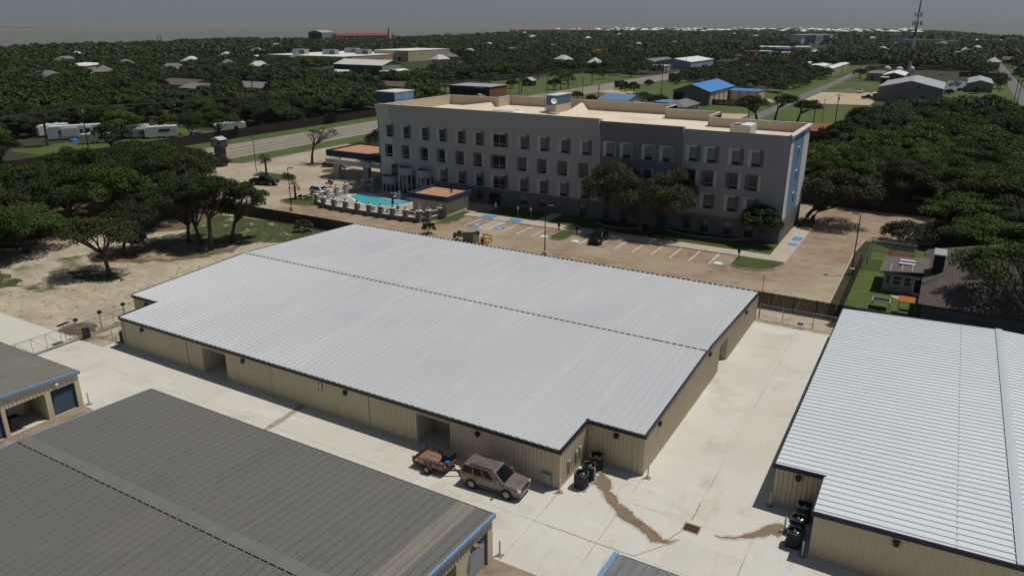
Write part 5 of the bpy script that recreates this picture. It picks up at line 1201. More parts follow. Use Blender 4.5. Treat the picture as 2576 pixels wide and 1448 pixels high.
# transformer shed with yellow guard rail
ts = place('transformer_cabinet', 'green grey cabinet with sloping top beside yellow guard rail', 'cabinet', -38.8, 48.9)
b = MB(); b.mt(0).box(-39.9, 48.2, 0, -38.1, 49.8, 1.6); b.mt(1).add([(-40.0, 48.1, 1.6), (-38.0, 48.1, 1.85), (-38.0, 49.9, 1.85), (-40.0, 49.9, 1.6), (-40.0, 48.1, 1.55), (-38.0, 48.1, 1.8), (-38.0, 49.9, 1.8), (-40.0, 49.9, 1.55)], [(0, 1, 2, 3), (7, 6, 5, 4), (0, 4, 5, 1), (1, 5, 6, 2), (2, 6, 7, 3), (3, 7, 4, 0)])
b.build('cabinet', [mat('cabinet_green_grey', (.17, .175, .14), .7), mat('cabinet_top', (.20, .25, .24), .6)], ts)
ty = place('guard_rail', 'yellow guard rail around meters beside the green grey cabinet', 'guard rail', -37, 49.3)
YEL = mat('yellow_paint', (.46, .30, .045), .6)
b = MB(); C4 = [(-37.7, 50.4), (-36.3, 50.4), (-36.1, 48.4), (-36.9, 47.7)]
for x, y in C4: b.cbox((x, y, .6), (.12, .12, 1.2))
for p, q in zip(C4, C4[1:]):
    for z in (.55, 1.05): bar(b, (*p, z), (*q, z), .08, .16)
b.build('rail', YEL, ty)
t = place('meter_stand', 'dark meter stand between the cabinet and the yellow guard rail', 'meter', -37.6, 48.9); b = MB(); b.cbox((-37.6, 48.9, .8), (.1, .1, 1.6)); b.cbox((-37.6, 48.9, 1.6), (.3, .2, .4)); b.cbox((-37.0, 49.0, .5), (.4, .3, 1.0)); b.build('stand', mat('rusty_meter', (.06, .04, .03), .8), t)
# utility poles
PW_ = mat('pole_wood', (.060, .045, .035), .9)
def make_pole(label, x, y, h, arm=True):
    t = thing('utility_pole', label, 'utility pole', (x, y, 0), 0, 'wooden utility poles'); b = MB(); b.tube((0, 0, 0), (0, 0, h), .16, .11, 8); b.build('pole', PW_, t)
    if arm: b = MB(); b.box(-1.2, -.06, h - .55, 1.2, .06, h - .42); b.build('crossarm', PW_, t)
    b = MB(); b.lathe((.28, 0, h - 2.0), [(.2, 0), (.2, .8), (.1, .9)], 8); b.build('transformer', GREYBOX, t)
    return t
for x, y, h, lb in ((-12.8, 226.8, 9.5, 'leaning wooden pole in the lawn behind the hotel right end'), (-18.5, 220.4, 8, 'short wooden pole beside the lawn oaks'), (-28.6, 439.9, 11, 'wooden pole beside the street near the brown shed'), (-46, 501.9, 11, 'wooden pole by the long tan shed'),
                    (-160, 66, 12, 'tall wooden pole in front of the white camper'), (41.0, 332.8, 11, 'left pole of the pair by the right hand road'), (42.3, 334, 11, 'right pole of the pair by the right hand road'), (-104.7, 245, 7.6, 'pole left of the small blue roofed shed'), (-114.5, 251, 9.6, 'pole at the highway edge behind the stair tower'),
                    (-127.0, 243, 11.5, 'pole by the highway left of the blue roof tower'), (-92.5, 285.8, 15, 'tall pole in front of the grey billboard'), (-126.5, 427, 14, 'pole at the bend of the highway near the pale blue warehouse'), (-146.2, 448, 14, 'pole on the far side of the highway near the pink shop'), (-40.5, 226, 8, 'pole beside the street corner'), (-146, 245, 9.5, 'pole at the near corner of the repair shop'), (24.0, 402, 9, 'pole between the parked white pickup and grey shed'), (38, 398, 9, 'pole under the right hand oaks')):
    make_pole(lb, x, y, h)
pwm = mat('wire', (.03, .03, .03), .6)
pl_ = place('power_line', 'thin power line sagging across the left woods', 'power line', -160, 90)
b = MB()
def wire(p, q, sag=1.2, r_=.035):
    b.path([(p[0] + (q[0] - p[0]) * t, p[1] + (q[1] - p[1]) * t, p[2] + (q[2] - p[2]) * t - sag * 4 * t * (1 - t)) for t in [i / 10 for i in range(11)]], r_, 4, False)
for dx in (-1.0, 1.0): wire((-160 + dx, 66, 11.6), (-160 + dx, -30, 11.6)); wire((-160 + dx, 66, 11.6), (-156 + dx, 160, 11.4)); wire((-156 + dx, 160, 11.4), (-146 + dx, 245, 9.2))
wire((-126.5, 427, 13.5), (-92.5, 285.8, 14.6), 2); wire((-92.5, 285.8, 14.6), (-104.7, 245, 7.4), .8)
b.build('wire', pwm, pl_)

# ------------------------------------------------------------------ buildings beyond
WIN = mat('far_window', (.02, .024, .028), .2, spec=.5)
def bld(name, label, x0, y0, x1, y1, ev, rg, ax, WM, RM, feats=(), over=.35, hip=0.0, cat='building', group=None):
    """house or shed; feats = (part name, side, from, to, z0, z1, material)"""
    t = place(name, label, cat, (x0 + x1) / 2, (y0 + y1) / 2, group)
    b = MB(); b.box(x0, y0, 0, x1, y1, ev); xm, ym = (x0 + x1) / 2, (y0 + y1) / 2
    if rg > ev and not hip:
        if ax == 'x':
            for x in (x0, x1): b.add([(x, y0, ev), (x, y1, ev), (x, ym, rg)], [(0, 1, 2)])
        else:
            for y in (y0, y1): b.add([(x0, y, ev), (x1, y, ev), (xm, y, rg)], [(0, 1, 2)])
    b.build('wall', WM, t)
    r = MB(); o = over; th = .14
    if rg <= ev: r.box(x0 - o, y0 - o, ev + .002, x1 + o, y1 + o, ev + .25)
    else:
        if ax == 'x':
            k = (rg - ev) / (ym - y0); e = ev - k * o
            P = [(x0 - o, y0 - o, e), (x1 + o, y0 - o, e), (x1 + o - hip * (x1 > x0), ym, rg), (x0 - o + hip, ym, rg), (x1 + o, y1 + o, e), (x0 - o, y1 + o, e)]
        else:
            k = (rg - ev) / (xm - x0); e = ev - k * o
            P = [(x1 + o, y0 - o, e), (x1 + o, y1 + o, e), (xm, y1 + o - hip, rg), (xm, y0 - o + hip, rg), (x0 - o, y1 + o, e), (x0 - o, y0 - o, e)]
        vs = [(x, y, z + .03) for x, y, z in P] + [(x, y, z + .03 + th) for x, y, z in P]
        F = [(0, 1, 2, 3), (3, 2, 4, 5), (0, 3, 5), (1, 4, 2)] if hip else [(0, 1, 2, 3), (3, 2, 4, 5)]
        fs = [tuple(i + 6 for i in f) for f in F] + [tuple(f[::-1]) for f in F]
        for i, j in ((0, 1), (1, 2), (2, 4), (4, 5), (5, 3), (3, 0)) if not hip else ((0, 1), (1, 4), (4, 5), (5, 0)): fs.append((i, j, j + 6, i + 6))
        r.add(vs, fs)
    r.build('roof', RM, t)
    for pn, sd, a, c, z0, z1, M in feats:
        f = MB(); d = .05
        if sd == 's': f.box(a, y0 - d, z0, c, y0 + .02, z1)
        if sd == 'n': f.box(a, y1 - .02, z0, c, y1 + d, z1)
        if sd == 'e': f.box(x1 - .02, a, z0, x1 + d, c, z1)
        if sd == 'w': f.box(x0 - d, a, z0, x0 + .02, c, z1)
        f.build(pn, M, t)
    return t
wallm = lambda n, c: mat(n, c, .85, layers=[(tuple(k * .85 for k in c), .4, .4, .7)])
W_GT, W_CR, W_WH, W_DK, W_GN, W_GND, W_BL, W_PK, W_BR, W_TN, W_GY = wallm('warehouse_grey', (.20, .185, .165)), wallm('cream_wall', (.46, .39, .28)), wallm('white_wall', (.55, .55, .54)), wallm('dark_wall', (.040, .042, .040)), wallm('green_wall', (.165, .25, .155)), wallm('shaded_green_wall', (.035, .048, .04)), wallm('pale_blue_wall', (.20, .29, .40)), wallm('pink_wall', (.45, .31, .24)), wallm('brick_red_wall', (.26, .10, .065)), wallm('tan_wall', (.36, .30, .17)), wallm('grey_blue_wall', (.26, .30, .34))  # W_GND is the warehouse green with its shade painted in
R_SIL, R_WH, R_BL, R_BR, R_GY, R_DK, R_TC, R_RD = mat('silver_roof', (.36, .36, .37), .5, metal=.2), mat('white_roof', (.66, .65, .62), .7, layers=[((.55, .52, .47), .1, .45, .7)]), mat('bright_blue_roof', (.045, .20, .47), .5, layers=[((.055, .23, .50), .3, .4, .7)]), mat('brown_shingle', (.115, .085, .068), .9, layers=[((.09, .068, .055), 1, .4, .7)]), mat('grey_shingle', (.17, .165, .16), .9, layers=[((.14, .135, .13), 1, .4, .7)]), mat('charcoal_roof', (.045, .045, .048), .8), mat('terracotta_roof', (.26, .105, .062), .9, layers=[((.20, .08, .05), 1, .4, .7)]), mat('red_roof', (.20, .035, .03), .8)
R_BL2 = mat('faded_blue_roof', (.09, .17, .33), .6, layers=[((.12, .20, .36), .5, .4, .7)])
bld('warehouse', 'large grey metal warehouse with silver gable roof behind the right hand oaks', -8.8, 319, 15.3, 362, 5.7, 8.5, 'y', W_GT, R_SIL, [('wall_lamp', 's', -1.5, -1.2, 4.0, 4.3, BLK), ('door', 'w', 325, 328, 0, 3, BLK), ('vent', 's', 6, 6.6, 6, 6.6, BLK)], .1)
bld('shed', 'small grey shed with pale gable roof by the right hand road', 24.0, 391, 34.8, 433, 4.0, 5.5, 'y', W_GT, R_SIL, [('door', 's', 26, 28.5, 0, 2.6, W_DK), ('window', 's', 31, 32, 1.2, 2.2, WIN)], .1)
bld('shed', 'brown flat roofed shed left of the mobile mast', -26.2, 450, -18, 478, 4.0, 4.0, 'y', W_TN, R_GY, [('door', 's', -24, -22.5, 0, 2.2, W_DK)], .1)
bld('house', 'low house with white edged gable porch at the foot of the mast', -17.6, 450, -6.8, 485, 3.2, 4.7, 'y', wallm('brown_wall', (.13, .10, .075)), R_WH, [('opening', 's', -16, -9, 0, 2.5, W_DK), ('window', 'e', 455, 458, 1, 2.2, WIN)])
bld('site_office', 'small white roofed cabin left of the grey warehouse', -17.2, 431, -13.6, 437, 3.0, 3.0, 'x', W_DK, R_WH, [('window', 's', -16.5, -14.5, 1, 2.2, WIN)], .2)
bld('booth', 'small pale blue booth at the left corner of the grey warehouse', -11.0, 324, -9.2, 327, 2.6, 2.6, 'x', W_BL, R_WH, [('opening', 's', -10.8, -9.4, .8, 2.1, WIN)], .4)
bb = bld('blue_roof_warehouse', 'warehouse with bright blue gable roof and tall cream bay doors', -79, 261, -64.3, 298, 5.3, 7.9, 'y', wallm('shaded_grey_metal', (.15, .14, .125)), R_BL, [('bay_door', 'e', 262.5 + k * 7, 267.5 + k * 7, 0, 4.6, W_CR) for k in range(5)] + [('carport_opening', 's', -78.6, -74.5, 0, 4.6, DARKGAP), ('door', 's', -69, -67.8, 0, 2.2, W_DK)], .5)
bld('blue_roof_annex', 'flat cream annex with bright blue roof joined right of the blue warehouse', -63.8, 290, -51.8, 302, 3.9, 4.2, 'x', W_CR, R_BL, [('post', 's', -63.5 + k * 3.7, -63.2 + k * 3.7, 0, 3.8, W_DK) for k in range(4)], .3)
bld('blue_roof_shed', 'small pale shed with faded blue roof behind the middle of the hotel roof', -99.4, 233, -87.6, 250, 2.9, 4.5, 'x', W_WH, R_BL2, [('door', 'e', 238, 240.5, 0, 2.2, W_DK), ('window', 's', -97, -95, 1, 2, WIN)], .5)
bld('white_shed', 'tiny white roofed shed in front of the faded blue roof', -92.6, 223.5, -88.5, 228, 1.9, 2.3, 'x', W_GY, R_WH, [('door', 'e', 225, 226.4, 0, 1.8, W_DK)], .2)
bld('house', 'white house with grey hip roof behind the right part of the hotel', -69, 219.5, -61.2, 237, 3.3, 4.9, 'y', W_GY, R_GY, [('window', 'e', 221.5 + k * 4, 223 + k * 4, 1.0, 2.6, WIN) for k in range(4)] + [('door', 'e', 230.8, 231.9, 0, 2.3, WHITE), ('window', 's', -67.5, -66, 1, 2.4, WIN)], .5, 3.8)
bld('pool_canopy', 'low flat bright blue canopy beside the blue roofed warehouse', -79.5, 240, -73, 251, 2.3, 2.3, 'x', W_GY, R_BL2, [], .2)
bld('green_warehouse', 'green warehouse with rust stained white roof and lit gable end', -325, 331, -285.8, 352, 6.0, 8.7, 'x', W_GND, mat('rust_stained_roof', (.52, .50, .46), .7, layers=[((.30, .22, .17), .35, .56, .72, (2, .5, 1)), ((.44, .42, .38), .2, .45, .7)]), [('lit_gable_face', 'e', 331, 352, 0, 6.0, W_GN), ('window', 's', -300, -298, 2.2, 3.6, W_GY), ('corner_trim', 's', -286.2, -285.8, 0, 6, W_WH), ('downpipe', 's', -296.2, -296, 0, 6, W_GY), ('downpipe', 's', -307.2, -307, 0, 6, W_GY)], .3)  # gable face has the sunlit green, the other walls the shaded copy
gb = MB(); gb.add([(-285.74, 331, 5.99), (-285.74, 352, 5.99), (-285.74, 341.5, 8.68)], [(0, 1, 2)]); ga_ = place('lean_to', 'small lean-to shed with pale roof against the green gable wall', 'shed', -282, 336)
b = MB(); b.box(-285.6, 327.5, 0, -280.6, 334, 2.6); b.build('wall', W_GND, ga_); b = MB(); b.add([(-285.7, 327.2, 3.1), (-280.2, 327.2, 2.6), (-280.2, 334.2, 2.6), (-285.7, 334.2, 3.1), (-285.7, 327.2, 3.0), (-280.2, 327.2, 2.5), (-280.2, 334.2, 2.5), (-285.7, 334.2, 3.0)], [(0, 1, 2, 3), (7, 6, 5, 4), (0, 4, 5, 1), (1, 5, 6, 2), (2, 6, 7, 3), (3, 7, 4, 0)]); b.build('roof', R_WH, ga_)
bld('shed', 'green shed with pale gable roof at the right foot of the green warehouse', -285.0, 335.5, -279, 348, 2.7, 3.6, 'y', W_GN, R_WH, [('door', 's', -283.5, -282.3, 0, 2.1, W_WH), ('window', 's', -281, -280, 1, 2, WIN)], .3)
bld('garden_shed', 'small beige garden shed left of the green warehouse', -314, 318, -303, 323, 2.2, 3.4, 'x', W_CR, R_WH, [('door', 'e', 319.5, 321.6, 0, 2.1, W_WH)], .3)
cpo = bld('repair_shop', 'dark open bay repair shop with white roof edge and brick end wall', -178.5, 246.8, -157.4, 262, 4.1, 4.1, 'x', W_DK, R_SIL, [('bay_opening', 's', -177.5 + k * 4.9, -173.6 + k * 4.9, 0, 3.1, DARKGAP) for k in range(4)] + [('brick_end', 'e', 247, 262, 0, 3.4, W_BR), ('fascia', 's', -178.6, -157.3, 3.3, 4.1, R_DK), ('lettering', 's', -165.4 + 0, -160.0, 3.55, 3.9, W_GY)], .3)
b = MB()
for k in range(9): b.cbox((-165.1 + k * .6, 246.70, 3.72), (.38, .03, .4))
b.build('sign_lettering', W_WH, cpo)
bld('school_building', 'wide cream school building with flat white roof beyond the green warehouse', -480, 420, -398, 512, 5.6, 5.6, 'x', W_PK, R_WH, [('window_band', 'e', 430, 470, 1, 3, W_BR), ('door', 'e', 500, 504, 0, 3, W_DK)], .2)
bld('school_hall', 'tall cream school hall at the right end of the flat white roof', -420, 484, -383, 545, 8.6, 8.6, 'x', W_CR, R_WH, [('door', 's', -394, -391, 0, 3.2, W_DK), ('vent', 'e', 500, 504, 5, 6.5, W_PK)], .2)
bld('school_wing', 'low school wing with orange end wall at the left of the white roof', -520, 388, -482, 425, 4.4, 4.4, 'x', wallm('orange_wall', (.42, .22, .12)), R_WH, [('window_band', 's', -515, -495, 1, 2.5, W_DK)], .2)
for i, (x, y, z, lb) in enumerate(((-462, 440, 5.85, 'left large silver roof unit on the school'), (-436, 448, 5.85, 'middle silver roof unit at the front of the school roof'), (-446, 486, 5.85, 'rear silver roof unit on the school'), (-416, 466, 5.85, 'right silver roof unit on the school roof'), (-512, 405, 4.65, 'first small roof unit on the low school wing'), (-505, 405, 4.65, 'second small roof unit on the low school wing'), (-496, 407, 4.65, 'third small roof unit on the low school wing'))):
    t = place('rooftop_unit', lb, 'rooftop unit', x, y, 'school roof units', z); b = MB(); s = 1 if i < 4 else .45; b.box(x - 7 * s, y - 2.5 * s, z, x + 7 * s, y + 2.5 * s, z + 3.6 * s + .3); b.build('casing', R_SIL, t); b = MB()
    for k in range(4): b.box(x + (1 + k * 1.5) * s, y - 2.55 * s, z + .5, x + (2 + k * 1.5) * s, y - 2.49 * s, z + 3.2 * s)
    b.build('louvre', W_DK, t)
bld('house', 'tan house with grey gable roof among trees left of the hotel', -284, 186, -270, 200, 2.8, 4.4, 'x', wallm('yellow_wall', (.42, .33, .16)), R_GY, [('window', 'e', 189, 190.6, 1, 2.2, WHITE), ('window', 'e', 195, 196.6, 1, 2.2, WIN)], .6)
bld('house', 'house with brown shingle roof among trees at upper left', -311, 194, -288, 210, 3.0, 5.0, 'x', W_TN, R_BR, [('window', 's', -306, -303, 1, 2.2, WIN)], .6)
bld('white_warehouse', 'white walled shed showing between oaks at upper left', -476, 247, -452, 275, 4.6, 5.6, 'x', W_WH, R_WH, [('door', 's', -470, -467, 0, 2.5, W_DK)], .3)
bld('house', 'house with light grey roof at the left of the repair shop', -272, 204, -252, 221, 2.6, 4.4, 'x', W_WH, R_GY, [('window', 'e', 208, 210, 1, 2.1, WIN)], .6)
bld('house', 'low house with brown roofs behind the dark blue roof tower', -221, 243, -199, 256, 2.8, 4.3, 'x', W_GY, R_BR, [('window', 'e', 247, 249, 1, 2.2, WHITE), ('door', 's', -210, -208.6, 0, 2.1, WHITE)], .5)
bld('house', 'house with white metal roof at the far left edge', -420, 120, -400, 138, 3.4, 5.2, 'x', W_WH, R_WH, [('window', 'e', 126, 128, 1, 2, WIN)], .5)
bld('house', 'white roofed house in the middle of the left woods', -392, 205, -374, 219, 3.2, 4.8, 'x', W_WH, R_WH, [('window', 'e', 209, 211, 1, 2, WIN)], .5)
bld('pale_blue_warehouse', 'pale blue warehouse with wide white roof beside the highway bend', -172, 503, -146.5, 560, 5.0, 7.0, 'y', W_BL, R_WH, [('door', 's', -164, -160, 0, 3.6, W_WH), ('bay_door', 'e', 510, 516, 0, 3.6, W_GY), ('bay_door', 'e', 525, 531, 0, 3.6, W_GY)], .4)
bld('warehouse', 'grey gable roofed extension of the pale blue warehouse', -186, 500, -172.4, 545, 4.6, 6.4, 'y', W_BL, R_GY, [('door', 's', -181, -178, 0, 3, W_WH)], .4)
bld('shop', 'small pink shop with flat white roof by the highway', -165, 468, -154, 480, 3.6, 3.6, 'x', W_PK, R_WH, [('window', 's', -163, -160, .6, 2.6, WIN), ('door', 'e', 472, 474, 0, 2.4, WIN), ('sign_board', 's', -159, -155, 2.7, 3.4, W_WH)], .3)
bld('long_shed', 'long tan storage shed with white roof beside the side street', -58, 498, -51.4, 581, 3.6, 4.2, 'y', W_TN, R_WH, [('roll_door', 'e', 503 + k * 9, 507 + k * 9, 0, 2.6, W_CR) for k in range(8)], .2)
bld('brick_shed', 'red brick shed with white roof left of the long tan shed', -72, 527, -61, 562, 3.4, 4.2, 'y', W_BR, R_WH, [('door', 's', -68, -65.5, 0, 2.6, W_WH)], .3)
bld('shed', 'pale roofed shed partly hidden behind bushes left of the brick shed', -90, 560, -76, 580, 3.4, 4.4, 'x', W_PK, R_WH, [('door', 's', -84, -82, 0, 2.3, W_DK)], .3)
bld('house', 'house with terracotta roof right behind the hotel end', -17, 181.5, -8.6, 192, 2.9, 4.3, 'x', wallm('shaded_house_wall', (.16, .15, .14)), R_TC, [('window', 'e', 185, 187, 1, 2.1, WIN)], .5)
bld('garage', 'small garage with pale grey gable roof beside the terracotta house', -8.0, 187, -3.4, 197, 2.7, 4.2, 'y', W_GY, R_SIL, [('door', 's', -6.8, -4.8, 0, 2.2, WHITE)], .3)
bld('barn_shed', 'small white roofed barn shed on the green lawn left of the highway', -176, 310, -170.6, 315, 2.6, 4.0, 'y', W_DK, R_SIL, [('door', 's', -174.4, -172.4, 0, 2, W_GY)], .2)
bld('house', 'bungalow with brown roof near the top of the right hand road', 50.5, 735, 62.5, 752, 3.2, 5.2, 'x', W_GT, R_BR, [('window', 's', 53, 55, 1, 2.2, WIN), ('window', 's', 58, 60, 1, 2.2, WIN)], .6)
bld('house', 'grey shed like house at the right edge near the road top', 50.8, 556, 57.6, 572, 3.0, 4.6, 'x', W_GT, R_GY, [('window', 's', 53, 55, 1, 2.2, WIN)], .4)
bld('warehouse', 'grey warehouse with thin white eave far behind the mast', 13.8, 800, 30, 840, 5.6, 6.6, 'x', W_GT, R_WH, [('door', 's', 18, 22, 0, 4, W_GY)], .3)
bld('warehouse', 'long low white warehouse near the far right horizon', 31.6, 1520, 75, 1545, 6.0, 7.0, 'x', W_WH, R_WH, [('door', 's', 50, 54, 0, 4, W_GY)], .3)
for i, (x, y) in enumerate(((-22.5, 540), (-15, 537), (-8.6, 546))):
    t = place('storage_tank', 'white domed tank ' + ('left of three', 'in the middle of three', 'right of three')[i] + ' behind the house at the mast foot', 'tank', x, y); b = MB(); b.lathe((x, y, 0), [(2.2, 0), (2.2, 2.6), (1.9, 3.5), (1.0, 4.1), (.1, 4.3)], 14); b.build('tank', W_WH, t, smooth=True)
# mobile mast
ms = place('mobile_mast', 'tall red and white banded mobile phone mast with antenna arrays', 'mast', -8.1, 514.6)
MR, MW, MG = mat('mast_red', (.15, .030, .018), .6), mat('mast_white', (.52, .53, .54), .6), mat('mast_grey', (.22, .22, .23), .6)
for z0, z1, M in ((0, 1.6, MR), (1.6, 8.8, MW), (8.8, 16, MR), (16, 23.3, MW), (23.3, 30, MR), (30, 38, MW), (38, 47, mat('mast_brown', (.10, .05, .04), .6))):
    b = MB(); r0, r1 = 1.05 - z0 * .0165, 1.05 - z1 * .0165; b.tube((-8.1, 514.6, z0), (-8.1, 514.6, z1), r0, r1, 12); b.build('mast_section', M, ms)
for z, r_, n_ in ((31.2, 2.6, 9), (36.2, 2.0, 7), (46.0, 2.2, 9)):
    b = MB(); b.lathe((-8.1, 514.6, z - .15), [(r_ * .8, 0), (r_ * .8, .2)], 12)
    for k in range(n_):
        a = 2 * math.pi * k / n_; b.cbox((-8.1 + r_ * math.cos(a), 514.6 + r_ * math.sin(a), z + .2), (.35, .35, 2.6), a)
    b.build('antenna_array', MG, ms)
# billboards
def billboard(label, x, y, w, h, z, M, letters, rz=0.0):
    t = thing('billboard', label, 'billboard', (x, y, 0), rz); b = MB()
    for k in (-.28, .28): b.tube((k * w, 0, 0), (k * w, 0, z), .25, n=8)
    b.build('post', LPM, t); b = MB(); b.box(-w / 2, -.4, z, w / 2, .4, z + h); b.build('panel', M, t); b = MB(); b.box(-w / 2, -1.2, z - .35, w / 2, .4, z - .02); b.build('catwalk', W_GY, t)
    b = MB()
    for lx, lz, lw, lh in letters: b.box(lx * w, -.46, z + lz * h, (lx + lw) * w, -.405, z + (lz + lh) * h)
    if letters: b.build('lettering', mat('billboard_letter', (.40, .40, .40), .6), t)
    return t
billboard('large black billboard with pale lettering above the far woods', -189, 785, 17, 6.5, 5.6, mat('billboard_black', (.012, .014, .013), .5), [(-.42 + k * .066, .55, .05, .26) for k in range(8)] + [(-.40 + k * .07, .22, .055, .12) for k in range(7)] + [(.28, .45, .12, .42)], -.25)
billboard('small weathered billboard beside bushes by the highway', -117, 379, 7.4, 3.4, 1.2, mat('billboard_grey', (.085, .10, .10), .7, layers=[((.14, .16, .16), .6, .45, .6), ((.05, .08, .05), 1.1, .55, .7)]), [], .25)
# garden house at the right
SHI = mat('brown_shingle_courses', (.105, .078, .064), .92, brick=dict(w=.34, h=.30, m=.025, off=.5, rot=(0, 0, R(90)), c1=(.135, .098, .080), c2=(.085, .066, .056), cm=(.035, .028, .025)), layers=[((.085, .065, .055), 1.6, .45, .72)])
SHI2 = mat('brown_shingle_rows', (.105, .078, .064), .92, brick=dict(w=.34, h=.30, m=.025, off=.5, c1=(.135, .10, .083), c2=(.085, .067, .057), cm=(.035, .028, .025)), layers=[((.085, .065, .055), 1.6, .45, .72)])
gh = place('house', 'brown shingle hip roofed house with dark chimney and flat roofed sunroom at right', 'house', 27, 56)
HWALL = wallm('garden_house_wall', (.15, .15, .155))
b = MB(); b.box(20.1, 45.3, 0, 36, 67.5, 2.95); b.build('wall', HWALL, gh)
b = MB(); X0, X1, Y0, Y1, e_, k_ = 19.6, 36.4, 44.8, 68, 2.9, .36; xm = (X0 + X1) / 2; zr = e_ + (xm - X0) * k_; yh = Y0 + (xm - X0)
b.mt(0).add([(X0, Y0, e_), (X0, Y1, e_), (xm, Y1 - 4, zr), (xm, yh, zr)], [(0, 3, 2, 1)]); b.mt(0).add([(X1, Y0, e_), (X1, Y1, e_), (xm, Y1 - 4, zr), (xm, yh, zr)], [(0, 1, 2, 3)])
b.mt(1).add([(X0, Y0, e_), (X1, Y0, e_), (xm, yh, zr)], [(0, 1, 2)]); b.mt(1).add([(X0, Y1, e_), (X1, Y1, e_), (xm, Y1 - 4, zr)], [(1, 0, 2)]); b.mt(2).box(X0, Y0, e_ - .18, X1, Y1, e_ - .004)
b.build('roof', [SHI, SHI2, W_DK], gh)
b = MB(); b.box(20.4, 55.6, 2.6, 21.5, 58.4, 5.5); b.build('chimney', mat('dark_brick', (.030, .026, .025), .9), gh); b = MB(); b.box(20.3, 55.5, 5.5, 21.6, 58.5, 5.62); b.build('chimney_cap', GREYBOX, gh)
sr = MB(); sr.box(15.5, 56.7, 0, 20.1, 62.6, 2.35); sr.build('sunroom_wall', mat('sunroom_wall', (.33, .31, .29), .85), gh)
b = MB(); b.add([(15.0, 56.1, 2.4), (20.1, 56.1, 2.95), (20.1, 63, 2.95), (15.0, 63, 2.4), (15.0, 56.1, 2.55), (20.1, 56.1, 3.1), (20.1, 63, 3.1), (15.0, 63, 2.55)], [(3, 2, 1, 0), (4, 5, 6, 7), (0, 1, 5, 4), (2, 3, 7, 6), (0, 4, 7, 3)]); b.build('sunroom_roof', mat('rolled_roofing', (.105, .095, .082), .9, layers=[((.13, .115, .10), 1, .45, .7)]), gh)
for y in (59.2, 60.6): b = MB(); b.cbox((17.7, y, 2.98), (1.7, .42, .2)); b.build('skylight', WHITE, gh)
b = MB()
for x in (16.1, 17.3, 18.4): bar(b, (x, 56.2, 2.70 + (x - 15) * .108 - .02), (x, 59.0, 2.70 + (x - 15) * .108 - .02), .05, .02)
b.build('roof_seam', W_WH, gh)
for x, w_ in ((15.75, .55), (16.5, 1.0), (17.7, .85)):
    b = MB(); b.box(x, 56.62, .95, x + w_, 56.69, 2.1); fo = b.build('window', WHITE, gh)
    for k in range(2): p = MB(); p.box(x + .07, 56.60, 1.0 + k * .55, x + w_ - .07, 56.615, 1.48 + k * .55); p.build('pane', WIN, fo)
b = MB(); b.box(18.75, 56.62, 0, 19.7, 56.69, 2.1); fo = b.build('door', WHITE, gh); p = MB(); p.box(18.88, 56.60, .3, 19.57, 56.615, 1.95); p.build('pane', WIN, fo)
b = MB(); bar(b, (19.7, 51.9, 3.0), (22.8, 54.9, 3.95), .35, .10); b.build('valley_flashing', W_DK, gh)
for x, y in ((24.6, 61.5), (25.2, 59.2), (24.0, 60.5)): b = MB(); b.cbox((x, y, 3.0 + (x - 19.6) * .36), (.5, .4, .3)); b.build('roof_vent', GREYBOX, gh)
pa = MB(); pa.prism([(18.6 + 2 * math.cos(R(a)), 55.4 + 1.6 * math.sin(R(a))) for a in range(180, 361, 15)], 0, .04); struct('garden_patio', pa, WALK)
pg_ = place('pergola', 'dark slatted pergola with hanging red cloth behind the sunroom', 'pergola', 15.3, 68)
b = MB()
for x in (12.9, 15.5, 18.2):
    for y in (65.4, 70.6): b.cbox((x, y, 1.2), (.12, .12, 2.4))
for y in (65.4, 70.6): b.box(12.7, y - .06, 2.4, 18.4, y + .06, 2.52)
b.build('frame', GREYBOX, pg_); b = MB()
for k in range(24): b.box(12.8 + k * .235, 65.2, 2.53, 12.86 + k * .235, 70.8, 2.62)
b.build('slats', mat('pergola_dark', (.02, .018, .016), .8), pg_)
b = MB(); n_ = 8
for i in range(n_): 
    x0, x1 = 15.2 + i * .38, 15.2 + (i + 1) * .38; f = lambda x: 1.9 - .45 * math.sin((x - 15.2) / 3.04 * math.pi)
    b.add([(x0, 66.2, f(x0)), (x1, 66.2, f(x1)), (x1, 69.2, f(x1)), (x0, 69.2, f(x0))], [(0, 1, 2, 3)])
b.build('cloth', mat('red_cloth', (.28, .045, .015), .9), pg_)
sw_ = place('garden_swing', 'garden swing seat with orange canopy on the lawn above the white roof', 'swing seat', 18.6, 49)
b = MB()
for x in (17.8, 19.4):
    for y in (48.4, 49.8): b.tube((x, y, 0), (x, y, 1.75), .035, n=6)
b.build('frame', GREYBOX, sw_); b = MB(); b.add([(17.6, 48.2, 1.75), (19.6, 48.2, 1.75), (19.6, 50, 1.85), (17.6, 50, 1.85), (17.6, 48.2, 1.68), (19.6, 48.2, 1.68), (19.6, 50, 1.78), (17.6, 50, 1.78)], [(0, 1, 2, 3), (7, 6, 5, 4), (0, 4, 5, 1), (1, 5, 6, 2), (2, 6, 7, 3), (3, 7, 4, 0)]); b.build('canopy', mat('orange_canvas', (.34, .10, .025), .9), sw_); b = MB(); b.box(17.9, 48.7, .45, 19.3, 49.2, .55); b.build('seat', LN, sw_)
tr_ = place('clothes_frame', 'grey framed garden cot with dark mesh top on the lawn', 'garden furniture', 15.9, 49.9)
b = MB()
for q in ((15.0, 49.2, .95, 16.9, 49.3, 1.02), (15.0, 50.7, .95, 16.9, 50.8, 1.02), (15.0, 49.3, .95, 15.1, 50.7, 1.02), (16.8, 49.3, .95, 16.9, 50.7, 1.02)): b.box(*q)
for x in (15.05, 16.85):
    for y in (49.25, 50.75): b.tube((x, y, 0), (x, y, .95), .03, n=5)
